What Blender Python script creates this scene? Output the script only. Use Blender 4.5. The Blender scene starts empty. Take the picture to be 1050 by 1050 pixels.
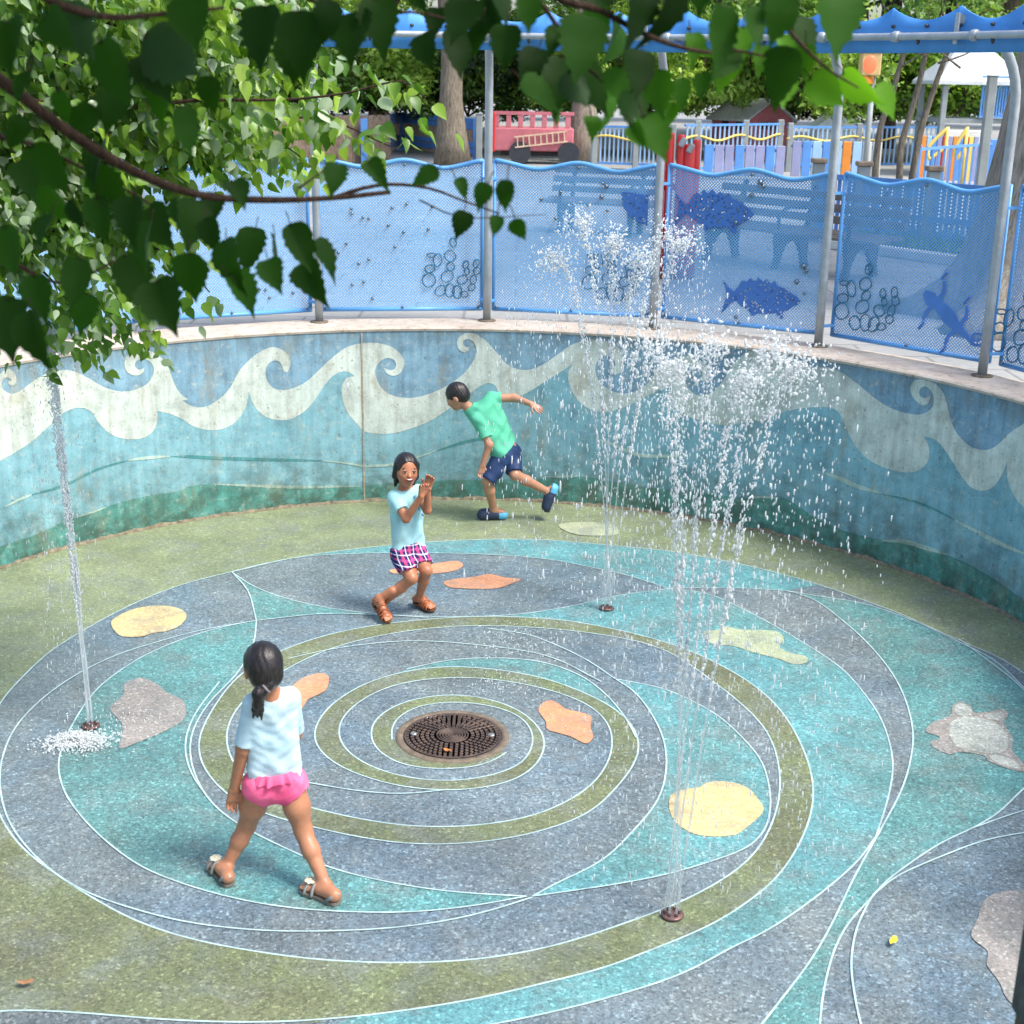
import bpy, math, random
import numpy as np
from mathutils import Vector, Matrix, noise as mnoise
from mathutils.geometry import delaunay_2d_cdt
random.seed(7)
rng = np.random.default_rng(11)
SC = bpy.context.scene
COL = SC.collection
V = Vector
R = math.radians

# ---------------------------------------------------------------- camera model
F, PITCH, ROLL, CAMH = 1400.0, 0.3074, 0.0169, 3.4
FW = V((0, math.cos(PITCH), -math.sin(PITCH)))
_u = V((0, math.sin(PITCH), math.cos(PITCH)))
_x = V((1, 0, 0))
CX = math.cos(ROLL) * _x + math.sin(ROLL) * _u
CU = -math.sin(ROLL) * _x + math.cos(ROLL) * _u
EYE = V((0, 0, CAMH))
PC = V((-0.302, 7.104))          # centre of the round pit
PR, WH = 3.944, 1.463            # inner radius and height of its wall
GZ = 1.40                        # playground level outside

def ray(px, py):
    return FW + CX * ((px - 525) / F) - CU * ((py - 525) / F)
def at_z(px, py, z=0.0):
    d = ray(px, py)
    return EYE + d * ((z - EYE.z) / d.z)
def at_y(px, py, y):
    d = ray(px, py)
    return EYE + d * (y / d.y)
def at_d(px, py, dist):
    return EYE + ray(px, py).normalized() * dist
def at_wall(px, py, r=PR):
    d = ray(px, py)
    a = d.x * d.x + d.y * d.y
    ox, oy = EYE.x - PC.x, EYE.y - PC.y
    b = ox * d.x + oy * d.y
    c = ox * ox + oy * oy - r * r
    t = (-b + math.sqrt(max(0, b * b - a * c))) / a
    p = EYE + d * t
    return math.atan2(p.x - PC.x, p.y - PC.y) * PR, p.z     # arc length from the far point (to +x), height
def cyl(s, z, r=PR):
    th = s / PR
    return V((PC.x + r * math.sin(th), PC.y + r * math.cos(th), z))

# ---------------------------------------------------------------- curves
def crom(P, step, closed=False):
    """Catmull-Rom through 2-D or 3-D points, resampled about every STEP."""
    P = [np.array(p, float) for p in P]
    n = len(P)
    out = []
    rngi = range(n) if closed else range(n - 1)
    for i in rngi:
        if closed:
            p0, p1, p2, p3 = P[i - 1], P[i], P[(i + 1) % n], P[(i + 2) % n]
        else:
            p1, p2 = P[i], P[i + 1]
            p0 = P[i - 1] if i else 2 * p1 - p2
            p3 = P[i + 2] if i + 2 < n else 2 * p2 - p1
        t0 = 0.0
        t1 = t0 + max(np.linalg.norm(p1 - p0), 1e-6) ** .5
        t2 = t1 + max(np.linalg.norm(p2 - p1), 1e-6) ** .5
        t3 = t2 + max(np.linalg.norm(p3 - p2), 1e-6) ** .5
        k = max(1, int(math.ceil(np.linalg.norm(p2 - p1) / step)))
        for j in range(k):
            t = t1 + (t2 - t1) * j / k
            a1 = (t1 - t) / (t1 - t0) * p0 + (t - t0) / (t1 - t0) * p1
            a2 = (t2 - t) / (t2 - t1) * p1 + (t - t1) / (t2 - t1) * p2
            a3 = (t3 - t) / (t3 - t2) * p2 + (t - t2) / (t3 - t2) * p3
            b1 = (t2 - t) / (t2 - t0) * a1 + (t - t0) / (t2 - t0) * a2
            b2 = (t3 - t) / (t3 - t1) * a2 + (t - t1) / (t3 - t1) * a3
            out.append((t2 - t) / (t2 - t1) * b1 + (t - t1) / (t2 - t1) * b2)
    if not closed:
        out.append(P[-1])
    return np.array(out)
def relax(P, n=3):
    P = np.array(P, float)
    for _ in range(n):
        Q = P.copy()
        Q[1:-1] = .25 * P[:-2] + .5 * P[1:-1] + .25 * P[2:]
        P = Q
    return P

# ---------------------------------------------------------------- mesh builder
class MB:
    def __init__(s):
        s.v, s.f, s.sm, s.mi, s.uv = [], [], [], [], {}
    def add(s, vs, fs, smooth=False, mi=0, uvs=None):
        o = len(s.v)
        s.v += [tuple(v) for v in vs]
        for k, f in enumerate(fs):
            if uvs is not None:
                s.uv[len(s.f)] = [uvs[i] for i in f]
            s.f.append([i + o for i in f]); s.sm.append(smooth); s.mi.append(mi)
        return s
    def box(s, c, size, M=None, mi=0, bev=0.0):
        x, y, z = [d / 2 for d in size]
        c = V(c)
        if bev > 0 and min(x, y, z) > bev * 1.2:
            vs, idx = [], {}
            for sx in (-1, 1):
                for sy in (-1, 1):
                    for sz in (-1, 1):
                        for ax in range(3):
                            p = [sx * (x - bev), sy * (y - bev), sz * (z - bev)]
                            p[ax] += bev * (sx, sy, sz)[ax]
                            idx[(sx, sy, sz, ax)] = len(vs); vs.append(V(p))
            fs = []
            for ax in range(3):
                b, d = (ax + 1) % 3, (ax + 2) % 3
                for sg in (-1, 1):
                    q = []
                    for (p1, p2) in ((-1, -1), (1, -1), (1, 1), (-1, 1)):
                        k = [0, 0, 0]; k[ax] = sg; k[b] = p1; k[d] = p2
                        q.append(idx[(*k, ax)])
                    fs.append(q if sg > 0 else q[::-1])
                for p1 in (-1, 1):
                    for p2 in (-1, 1):
                        k0 = [0, 0, 0]; k0[b] = p1; k0[d] = p2
                        ka = k0[:]; ka[ax] = -1; kb = k0[:]; kb[ax] = 1
                        q = [idx[(*ka, b)], idx[(*kb, b)], idx[(*kb, d)], idx[(*ka, d)]]
                        fs.append(q if p1 * p2 < 0 else q[::-1])
            for sx in (-1, 1):
                for sy in (-1, 1):
                    for sz in (-1, 1):
                        q = [idx[(sx, sy, sz, a)] for a in range(3)]
                        fs.append(q if sx * sy * sz > 0 else q[::-1])
        else:
            vs = [V((a, b, d)) for a in (-x, x) for b in (-y, y) for d in (-z, z)]
            fs = [(0, 1, 3, 2), (4, 6, 7, 5), (0, 4, 5, 1), (2, 3, 7, 6), (0, 2, 6, 4), (1, 5, 7, 3)]
        if M is not None:
            vs = [M @ v for v in vs]
        return s.add([v + c for v in vs], fs, False, mi)
    def bar(s, a, b, w, h, up=(0, 0, 1), mi=0, bev=0.0):
        a, b = V(a), V(b)
        y = (b - a); L = y.length; y.normalize()
        x = y.cross(V(up))
        if x.length < 1e-4: x = y.cross(V((1, 0, 0)))
        x.normalize(); z = x.cross(y)
        M = Matrix((x, y, z)).transposed()
        return s.box((a + b) / 2, (w, L, h), M, mi, bev)
    def tube(s, pts, r, n=8, caps=True, mi=0, flat=1.0):
        pts = [V(p) for p in pts]
        rs = r if hasattr(r, '__len__') else [r] * len(pts)
        m = len(pts)
        t0 = (pts[1] - pts[0]).normalized()
        a = t0.orthogonal().normalized()
        vs, fs = [], []
        for i, p in enumerate(pts):
            t = (pts[min(i + 1, m - 1)] - pts[max(i - 1, 0)])
            if t.length < 1e-9: t = t0.copy()
            t.normalize()
            a = a - t * a.dot(t)
            if a.length < 1e-6: a = t.orthogonal()
            a.normalize(); b = t.cross(a)
            for k in range(n):
                an = 2 * math.pi * k / n
                vs.append(p + (a * math.cos(an) + b * math.sin(an) * flat) * rs[i])
        for i in range(m - 1):
            for k in range(n):
                k2 = (k + 1) % n
                fs.append((i * n + k, i * n + k2, (i + 1) * n + k2, (i + 1) * n + k))
        s.add(vs, fs, True, mi)
        if caps:
            o = len(s.v) - len(vs)
            s.f.append([o + k for k in range(n)][::-1]); s.sm.append(False); s.mi.append(mi)
            s.f.append([o + (m - 1) * n + k for k in range(n)]); s.sm.append(False); s.mi.append(mi)
        return s
    def lathe(s, c, prof, n=24, M=None, mi=0, caps=True, smooth=True):
        vs, fs = [], []
        for (r, z) in prof:
            for k in range(n):
                a = 2 * math.pi * k / n
                v = V((r * math.cos(a), r * math.sin(a), z))
                vs.append((M @ v if M is not None else v) + V(c))
        m = len(prof)
        for i in range(m - 1):
            for k in range(n):
                k2 = (k + 1) % n
                fs.append((i * n + k, i * n + k2, (i + 1) * n + k2, (i + 1) * n + k))
        s.add(vs, fs, smooth, mi)
        if caps:
            o = len(s.v) - len(vs)
            s.f.append([o + k for k in range(n)][::-1]); s.sm.append(False); s.mi.append(mi)
            s.f.append([o + (m - 1) * n + k for k in range(n)]); s.sm.append(False); s.mi.append(mi)
        return s
    def ball(s, c, r, nu=8, nv=6, M=None, mi=0):
        r = r if hasattr(r, '__len__') else (r, r, r)
        vs = [V((0, 0, r[2]))]
        for i in range(1, nv):
            a = math.pi * i / nv
            for k in range(nu):
                b = 2 * math.pi * k / nu
                vs.append(V((r[0] * math.sin(a) * math.cos(b), r[1] * math.sin(a) * math.sin(b), r[2] * math.cos(a))))
        vs.append(V((0, 0, -r[2])))
        fs = [(0, 1 + k, 1 + (k + 1) % nu) for k in range(nu)]
        for i in range(nv - 2):
            for k in range(nu):
                k2 = (k + 1) % nu
                fs.append((1 + i * nu + k, 1 + (i + 1) * nu + k, 1 + (i + 1) * nu + k2, 1 + i * nu + k2))
        L = len(vs) - 1
        fs += [(L, L - nu + (k + 1) % nu, L - nu + k) for k in range(nu)]
        if M is not None: vs = [M @ v for v in vs]
        return s.add([v + V(c) for v in vs], fs, True, mi)
    def plate(s, poly, fn, th, mi=0, smooth=False):
        """Extruded plate: POLY (2-D outline), FN(u, v, w) -> 3-D point, w from 0 to TH."""
        vs, tr = cdt(poly)
        n = len(vs)
        P = [fn(a, b, 0) for a, b in vs] + [fn(a, b, th) for a, b in vs]
        fs = [tuple(t)[::-1] for t in tr] + [tuple(i + n for i in t) for t in tr]
        cnt = {}
        for t in tr:
            for i in range(3):
                e = (t[i], t[(i + 1) % 3])
                cnt[e] = cnt.get(e, 0) + 1
        for (a, b) in list(cnt):
            if (b, a) not in cnt:
                fs.append((a, b, b + n, a + n))
        return s.add(P, fs, smooth, mi)
    def mesh(s, name):
        me = bpy.data.meshes.new(name)
        me.from_pydata(s.v, [], s.f)
        me.polygons.foreach_set('use_smooth', s.sm)
        if any(s.mi): me.polygons.foreach_set('material_index', s.mi)
        if s.uv:
            ul = me.uv_layers.new(name='UVMap')
            for fi, uvs in s.uv.items():
                for k, li in enumerate(me.polygons[fi].loop_indices):
                    ul.data[li].uv = uvs[k]
        me.update()
        return me
    def build(s, name, mat, parent=None):
        return put(name, s.mesh(name), mat, parent)

def put(name, me, mat, parent=None):
    o = bpy.data.objects.new(name, me)
    COL.objects.link(o)
    for m in (mat if isinstance(mat, (list, tuple)) else [mat]):
        me.materials.append(m)
    if parent is not None:
        o.parent = parent               # meshes are built in world space, roots sit at the thing's base
        o.matrix_parent_inverse = Matrix.Translation(-parent.location) if parent.parent is None else Matrix.Identity(4)
    return o

def cdt(poly, extra=(), mask=None):
    """Triangles inside a simple outline (2-D), with optional inner points."""
    poly = [V((float(p[0]), float(p[1]))) for p in poly]
    n = len(poly)
    pts = poly + [V(e) for e in extra]
    vs, _e, fs, *_ = delaunay_2d_cdt(pts, [], [list(range(n))], 1, 1e-6)
    out = []
    for f in fs:
        f = list(f)
        a, b, c = (vs[i] for i in f[:3])
        if (b.x - a.x) * (c.y - a.y) - (b.y - a.y) * (c.x - a.x) < 0:
            f = f[::-1]
        out.append(f)
    return [(v.x, v.y) for v in vs], out

def tag(o, label=None, cat=None, group=None, kind=None):
    if label: o['label'] = label
    if cat: o['category'] = cat
    if group: o['group'] = group
    if kind: o['kind'] = kind
    return o
def thing(name, label, cat, loc=(0, 0, 0), group=None):
    o = bpy.data.objects.new(name, None)
    COL.objects.link(o)
    o.location = V(loc); o.empty_display_size = .1
    return tag(o, label, cat, group)
def dup(root, loc, rz=0.0, sc=None, label=None, group=None):
    r = root.copy(); COL.objects.link(r)
    r.location = V(loc); r.rotation_euler = (0, 0, rz)
    if sc: r.scale = (sc, sc, sc) if not hasattr(sc, '__len__') else sc
    if label: r['label'] = label
    if group: r['group'] = group
    for ch in list(root.children):
        c = ch.copy(); COL.objects.link(c); c.parent = r
        for g in list(ch.children):
            d = g.copy(); COL.objects.link(d); d.parent = c
    return r

# ---------------------------------------------------------------- materials
def lin(r, g, b, k=1.0):
    f = lambda c: ((c / 255 + .055) / 1.055) ** 2.4 if c > 10 else c / 255 / 12.92
    return (f(r) * k, f(g) * k, f(b) * k, 1)
class NT:
    def __init__(s, name):
        s.m = bpy.data.materials.new(name); s.m.use_nodes = True
        s.t = s.m.node_tree; s.t.nodes.clear()
        s.out = s.n('ShaderNodeOutputMaterial')
    def n(s, typ, **kw):
        nd = s.t.nodes.new(typ)
        for k, v in kw.items(): setattr(nd, k, v)
        return nd
    def l(s, a, b): s.t.links.new(a, b)
    def val(s, sock, v):
        if isinstance(v, bpy.types.NodeSocket): s.l(v, sock)
        else: sock.default_value = v
    def coord(s, kind='Object', scale=(1, 1, 1), loc=(0, 0, 0)):
        tc = s.n('ShaderNodeTexCoord'); mp = s.n('ShaderNodeMapping')
        s.l(tc.outputs[kind], mp.inputs['Vector']); mp.inputs['Scale'].default_value = scale; mp.inputs['Location'].default_value = loc
        return mp.outputs[0]
    def noise(s, co, scale, detail=3, rough=.55, dist=0):
        nd = s.n('ShaderNodeTexNoise'); s.l(co, nd.inputs['Vector'])
        nd.inputs['Scale'].default_value = scale; nd.inputs['Detail'].default_value = detail
        nd.inputs['Roughness'].default_value = rough; nd.inputs['Distortion'].default_value = dist
        return nd.outputs['Fac']
    def voro(s, co, scale, feat='F1', out='Color'):
        nd = s.n('ShaderNodeTexVoronoi', feature=feat); s.l(co, nd.inputs['Vector']); nd.inputs['Scale'].default_value = scale
        return nd.outputs[out]
    def ramp(s, fac, stops, interp='LINEAR'):
        nd = s.n('ShaderNodeValToRGB'); nd.color_ramp.interpolation = interp
        e = nd.color_ramp.elements
        while len(e) < len(stops): e.new(.5)
        for i, (p, c) in enumerate(stops):
            e[i].position = p; e[i].color = c if hasattr(c, '__len__') else (c, c, c, 1)
        s.l(fac, nd.inputs[0]); return nd.outputs[0]
    def mix(s, fac, a, b, mode='MIX'):
        nd = s.n('ShaderNodeMix', data_type='RGBA', blend_type=mode)
        s.val(nd.inputs[0], fac); s.val(nd.inputs[6], a); s.val(nd.inputs[7], b); return nd.outputs[2]
    def math(s, op, a, b=0.0, clamp=False):
        nd = s.n('ShaderNodeMath', operation=op, use_clamp=clamp); s.val(nd.inputs[0], a); s.val(nd.inputs[1], b); return nd.outputs[0]
    def sep(s, vec):
        nd = s.n('ShaderNodeSeparateXYZ'); s.l(vec, nd.inputs[0]); return nd.outputs
    def bump(s, h, strength=.3, dist=.01):
        nd = s.n('ShaderNodeBump'); s.l(h, nd.inputs['Height']); nd.inputs['Strength'].default_value = strength; nd.inputs['Distance'].default_value = dist
        return nd.outputs[0]
    def bsdf(s, col, rough=.6, metal=0.0, normal=None, spec=.5, **kw):
        b = s.n('ShaderNodeBsdfPrincipled')
        s.val(b.inputs['Base Color'], col); s.val(b.inputs['Roughness'], rough); s.val(b.inputs['Metallic'], metal)
        b.inputs['Specular IOR Level'].default_value = spec
        if normal is not None: s.l(normal, b.inputs['Normal'])
        for k, v in kw.items(): s.val(b.inputs[k.replace('_', ' ')], v)
        s.l(b.outputs[0], s.out.inputs[0]); return b
def flat_mat(name, col, rough=.5, var=.12, scale=6.0, metal=0.0, dirt=None, bump=0.0, bscale=60., spec=.5):
    """Painted / plain surface: base colour with soft blotches, grime and a little relief."""
    t = NT(name); co = t.coord()
    dark = tuple(c * (1 - var * 1.6) for c in col[:3]) + (1,)
    lite = tuple(min(1, c * (1 + var)) for c in col[:3]) + (1,)
    c = t.ramp(t.noise(co, scale, 5, .6), [(.3, dark), (.7, lite)])
    if dirt:
        c = t.mix(t.ramp(t.noise(co, scale * 2.3, 6, .7), [(.55, 0.0), (.75, .6)]), c, dirt)
    r = t.ramp(t.noise(co, scale * 3, 3), [(.3, max(0, rough - .1)), (.7, min(1, rough + .12))])
    nb = t.bump(t.noise(co, bscale, 4, .6), bump, .004) if bump else None
    t.bsdf(c, r, metal, nb, spec)
    return t.m
# ================================================================ camera, light
cam = bpy.data.cameras.new('camera'); camo = bpy.data.objects.new('camera', cam); COL.objects.link(camo)
Mx = Matrix((CX, CU, -FW)).transposed().to_4x4(); Mx.translation = EYE
camo.matrix_world = Mx
cam.sensor_width = 36; cam.sensor_fit = 'HORIZONTAL'; cam.lens = 36 * F / 1050
cam.clip_start = .05; cam.clip_end = 600
cam.dof.use_dof = True; cam.dof.focus_distance = 8.6; cam.dof.aperture_fstop = 5.0
SC.camera = camo
W = bpy.data.worlds.new('World'); SC.world = W; W.use_nodes = True
nt = W.node_tree; nt.nodes.clear()
SUN_EL, SUN_AZ = 58, 118           # azimuth measured from +Y towards +X
sky = nt.nodes.new('ShaderNodeTexSky'); sky.sky_type = 'NISHITA'; sky.sun_disc = False
sky.sun_elevation = R(SUN_EL); sky.sun_rotation = R(SUN_AZ); sky.air_density = 1.0; sky.dust_density = 3.5; sky.ozone_density = 1.0
bg = nt.nodes.new('ShaderNodeBackground'); bg.inputs[1].default_value = .12
ow = nt.nodes.new('ShaderNodeOutputWorld')
nt.links.new(sky.outputs[0], bg.inputs[0]); nt.links.new(bg.outputs[0], ow.inputs[0])
sun = bpy.data.lights.new('sun', 'SUN'); suno = bpy.data.objects.new('sun', sun); COL.objects.link(suno)
sun.energy = 1.4; sun.angle = R(14); sun.color = (1, .96, .88)
sd = V((math.sin(R(SUN_AZ)) * math.cos(R(SUN_EL)), math.cos(R(SUN_AZ)) * math.cos(R(SUN_EL)), math.sin(R(SUN_EL))))
suno.rotation_euler = sd.to_track_quat('Z', 'Y').to_euler()
vs = SC.view_settings; vs.view_transform = 'Standard'; vs.look = 'None'; vs.gamma = 1; vs.exposure = 1.45
cy = SC.cycles
cy.max_bounces = 8; cy.diffuse_bounces = 3; cy.glossy_bounces = 3; cy.transmission_bounces = 5; cy.transparent_max_bounces = 24
cy.use_denoising = True; cy.denoising_prefilter = 'NONE'; SC.render.filter_size = 1.2; cy.caustics_reflective = False; cy.caustics_refractive = False
cy.sample_clamp_indirect = 6

# ================================================================ terrazzo floor of the pit
WET = [(*at_z(85, 765)[:2], .8), (*at_z(530, 670)[:2], 1.0), (*at_z(690, 640)[:2], 1.3), (*at_z(300, 960)[:2], 1.3), (*at_z(690, 930)[:2], .6)]
def terrazzo(name, base, alt, chips=.5, alt_amt=.5, wet=.5, lo=.35, hi=1.5):
    """Exposed-aggregate concrete: colour field drifting to ALT, small dark and light chips, wet sheen in patches."""
    t = NT(name); co = t.coord()
    field = t.mix(t.ramp(t.noise(co, .75, 4, .6, .4), [(.38, 0.0), (.62, alt_amt)]), base, alt)
    field = t.mix(t.ramp(t.noise(co, 3.3, 6, .7, .3), [(.47, 0.0), (.63, .5)]), field, lin(120, 128, 126))
    worn = t.ramp(t.noise(co, 2.6, 6, .7), [(.3, .74), (.7, 1.16)])
    field = t.mix(1.0, field, worn, 'MULTIPLY')
    fine = t.sep(t.voro(co, 92, out='Color'))
    chip = t.ramp(fine[0], [(0, lo * .7), (.2, .6), (.45, 1.0), (.8, 1.1), (.9, hi), (1, 2.6)], 'LINEAR')
    c1 = t.mix(chips, field, chip, 'MULTIPLY')
    c1 = t.mix(t.math('MULTIPLY', t.math('GREATER_THAN', fine[2], .66), .6 * chips + .1), c1, t.mix(1.0, c1, (1.16, 1.0, .93, 1), 'MULTIPLY'))
    grain = t.sep(t.voro(co, 210, out='Color'))
    c2 = t.mix(chips * .8, c1, t.ramp(grain[1], [(0, .5), (.5, 1.0), (1, 1.55)]), 'MULTIPLY')
    big = t.sep(t.voro(co, 52, out='Color'))
    c2 = t.mix(chips * .55, c2, t.ramp(big[2], [(0, .5), (.14, 1.0), (.90, 1.0), (1, 1.9)]), 'MULTIPLY')
    wetn = t.noise(co, .9, 5, .65, .8)
    for (wx, wy, wr) in WET:                       # soaked ground round the jets
        vm = t.n('ShaderNodeVectorMath', operation='DISTANCE'); t.l(co, vm.inputs[0]); vm.inputs[1].default_value = (wx, wy, 0)
        wetn = t.math('ADD', wetn, t.math('MULTIPLY', t.ramp(t.math('MULTIPLY', vm.outputs['Value'], 1 / wr), [(.25, 1.0), (1, 0.0)]), .14))
    rough = t.ramp(wetn, [(.36, .62), (.6, .62 - .38 * wet)])
    c3 = t.mix(t.ramp(wetn, [(.4, 0.0), (.66, .38 * wet)]), c2, t.mix(1.0, c2, (.62, .62, .64, 1), 'MULTIPLY'))
    nb = t.bump(t.math('ADD', fine[1], grain[0]), .25, .002)
    t.bsdf(c3, rough, 0, nb, .5)
    return t.m
T_OLIVE = terrazzo('olive_terrazzo', lin(122, 134, 102), lin(136, 147, 114), .4, .8, .35, .5, 1.4)
T_GREEN = terrazzo('green_band_terrazzo', lin(114, 126, 90), lin(106, 110, 86), .48, .8, .4, .45, 1.4)
T_GREY = terrazzo('blue_grey_terrazzo', lin(112, 125, 128), lin(102, 125, 140), .55, .75, .8, .38, 1.5)
T_GREY2 = terrazzo('dark_grey_terrazzo', lin(102, 110, 110), lin(96, 112, 122), .6, .5, .7, .36, 1.5)
T_TEAL = terrazzo('teal_terrazzo', lin(98, 146, 146), lin(98, 158, 166), .48, .85, .5, .42, 1.45)
T_TEAL2 = terrazzo('deep_teal_terrazzo', lin(94, 136, 134), lin(92, 150, 152), .52, .7, .7, .4, 1.5)
T_YEL = terrazzo('ochre_terrazzo', lin(206, 182, 124), lin(216, 196, 146), .3, .8, .3, .6, 1.2)
T_ORA = terrazzo('orange_terrazzo', lin(208, 146, 106), lin(216, 160, 124), .24, .8, .3, .6, 1.2)
T_PINK = terrazzo('rose_grey_terrazzo', lin(152, 146, 140), lin(146, 146, 142), .42, .8, .3, .5, 1.35)
T_KHA = terrazzo('khaki_terrazzo', lin(164, 178, 144), lin(176, 182, 152), .26, .8, .3, .6, 1.2)
T_SHELL = terrazzo('pale_grey_terrazzo', lin(166, 174, 168), lin(174, 180, 172), .36, .8, .3, .5, 1.35)
M_LINE = flat_mat('pale_divider_strip', lin(178, 204, 206), .4, .2, 9)

floor = MB()
ring = []
for k in range(96):
    a = 2 * math.pi * k / 96
    p = V((PC.x + (PR + .02) * math.sin(a), PC.y + (PR + .02) * math.cos(a)))
    ring.append(p)
hull = [p for p in ring if p.y > PC.y - 1.9]
hull.sort(key=lambda p: math.atan2(p.x - PC.x, p.y - PC.y))
poly = [(p.x, p.y) for p in hull] + [(hull[-1].x, .6), (hull[0].x, .6)]
v2, tr = cdt(poly, [(x * .5, y * .5) for x in range(-8, 9) for y in range(2, 23) if (x * .5 - PC.x) ** 2 + (y * .5 - PC.y) ** 2 < 3.8 ** 2])
floor.add([(a, b, 0) for a, b in v2], tr)
FLOOR = tag(floor.build('pit_floor', T_OLIVE), kind='structure')

def fpts(px):                      # photo points -> floor plane
    return [tuple(at_z(a, b)[:2]) for a, b in px]
def field(name, px, mat, layer, step=.05, sm=3, closed=True, world=None):
    P = world if world is not None else fpts(px)
    C = crom(P, step, closed)
    v2, tr = cdt(C)
    mb = MB(); mb.add([(a, b, .0012 * layer) for a, b in v2], tr)
    return mb.build(name, mat, FLOOR)
def sharp(px_list, step=.05, sm=4):
    """Joined open curves (corners kept between them) -> one outline on the floor."""
    out = []
    for px in px_list:
        c = relax(crom(fpts(px), step), sm)
        out += [tuple(p) for p in c[:-1]]
    return out
def field_s(name, parts, mat, layer, sm=4):
    o = sharp(parts, .05, sm)
    v2, tr = cdt(o)
    mb = MB(); mb.add([(a, b, .0012 * layer) for a, b in v2], tr)
    return mb.build(name, mat, FLOOR)
LINES = MB()
def line(px, w=.0085, sm=4, world=None):
    C = relax(crom(world if world is not None else fpts(px), .04), sm)
    d = np.gradient(C, axis=0); d /= np.linalg.norm(d, axis=1)[:, None] + 1e-9
    nrm = np.stack([-d[:, 1], d[:, 0]], 1) * w / 2
    LINES.lift = getattr(LINES, 'lift', .0044) + .00012; zl = LINES.lift
    vs = [(*p, zl) for p in C + nrm] + [(*p, zl) for p in C - nrm]
    n = len(C)
    LINES.add(vs, [(i, i + n, i + n + 1, i + 1) for i in range(n - 1)])

# --- traced boundaries (photo pixels)
A_TOP = [(-14, 760), (0, 722), (20, 698), (51, 669), (77, 652), (116, 630), (154, 612), (193, 598), (234, 587.6), (270, 578.6), (331, 567.5), (401, 559.4), (444, 556), (500, 553.5), (560, 554), (631, 560), (690, 566), (750, 577), (784, 584.5), (840, 600), (897, 620), (926, 631), (983, 657), (1023, 674), (1050, 691), (1110, 735), (1180, 800)]
G_IN = [(-14, 800), (0, 837), (20, 867), (50, 892), (83, 914), (133, 942), (173, 957), (220, 969), (267, 977), (300, 982), (361, 987), (422, 988), (483, 985), (544, 976), (601, 961), (647, 945), (683, 932), (723, 913), (759, 890), (781, 866), (796, 832), (800, 801), (794, 767), (781, 743), (753, 716), (732, 700), (692, 672), (662, 660), (616, 651), (570, 645.5), (520, 642.5), (483, 642), (417, 647.5), (350, 662), (300, 683), (256, 713), (238, 735), (232, 757), (237, 778), (252, 798), (280, 815), (316, 828), (368, 840), (420, 847.5), (483, 847.5), (550, 836), (600, 811), (621, 787), (628, 763), (622, 740), (600, 721.5), (567, 709), (517, 698.5), (467, 695), (412, 701), (377, 714.5), (353, 734), (347, 751), (352, 766), (368, 780), (398, 793), (433, 800), (471, 801), (510, 794), (533, 785), (545, 769), (546.5, 752), (539, 740), (521, 729), (486, 721.5), (457, 720.5), (427, 725), (409, 735), (401, 748.6), (402, 759)]
G_OUT = [(-80, 1050), (0, 1037), (79, 1039), (157, 1045.5), (240, 1049), (300, 1048), (361, 1043.5), (422, 1036), (498, 1023), (559, 1008.5), (620, 993), (662, 977), (723, 952), (753, 935), (793, 904), (817, 871), (831, 837), (834, 807), (823, 767), (799, 727), (770, 701), (740, 683), (708, 668), (662, 653), (586, 637.5), (540, 633.5), (490, 632.5), (417, 637.5), (350, 648), (290, 667), (247, 692), (215, 733), (204, 760), (206, 780), (217, 799), (240, 820), (275, 836), (318, 848), (374, 860), (417, 865.5), (467, 866), (533, 858), (600, 836), (633, 807), (652, 780), (655, 760), (647, 743), (627, 725), (590, 707), (550, 694), (500, 686), (460, 684), (427, 687), (383, 698), (347, 717.5), (328, 737), (322, 754.5), (327, 769), (344.5, 784), (374, 797), (412, 807), (457, 811), (501, 807.5), (530.5, 799), (551, 784), (559, 763), (557, 754), (545, 738), (521, 723.5), (486, 714.5), (457, 713), (427, 717), (403.5, 725), (386, 737), (380, 751.5), (384, 766), (400.6, 779.6), (427, 787.5), (462, 789), (501, 784), (519, 772)]
field_s('grey_field', [A_TOP, [(1180, 800), (1320, 1250)], [(1320, 1250), (330, 1250)], [(330, 1250), (330, 1048)], [(330, 1048), (400, 988)], G_IN[15::-1], [(-14, 800), (-14, 760)]], T_GREY, 1)
field_s('grey_field', [[(-120, 1052), (0, 1037), (79, 1039), (157, 1045.5), (240, 1049), (330, 1048)], [(330, 1048), (330, 1250)], [(330, 1250), (-120, 1250)], [(-120, 1250), (-120, 1052)]], T_GREY2, 1)
gi = relax(crom(fpts(G_IN), .05), 5); go = relax(crom(fpts(G_OUT), .05), 5)
v2, tr = cdt(np.vstack([go, gi[::-1]]))
mb = MB(); mb.add([(a, b, .0036) for a, b in v2], tr); mb.build('spiral_band', T_GREEN, FLOOR)
line(None, world=gi); line(None, world=go); line(A_TOP)

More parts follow.
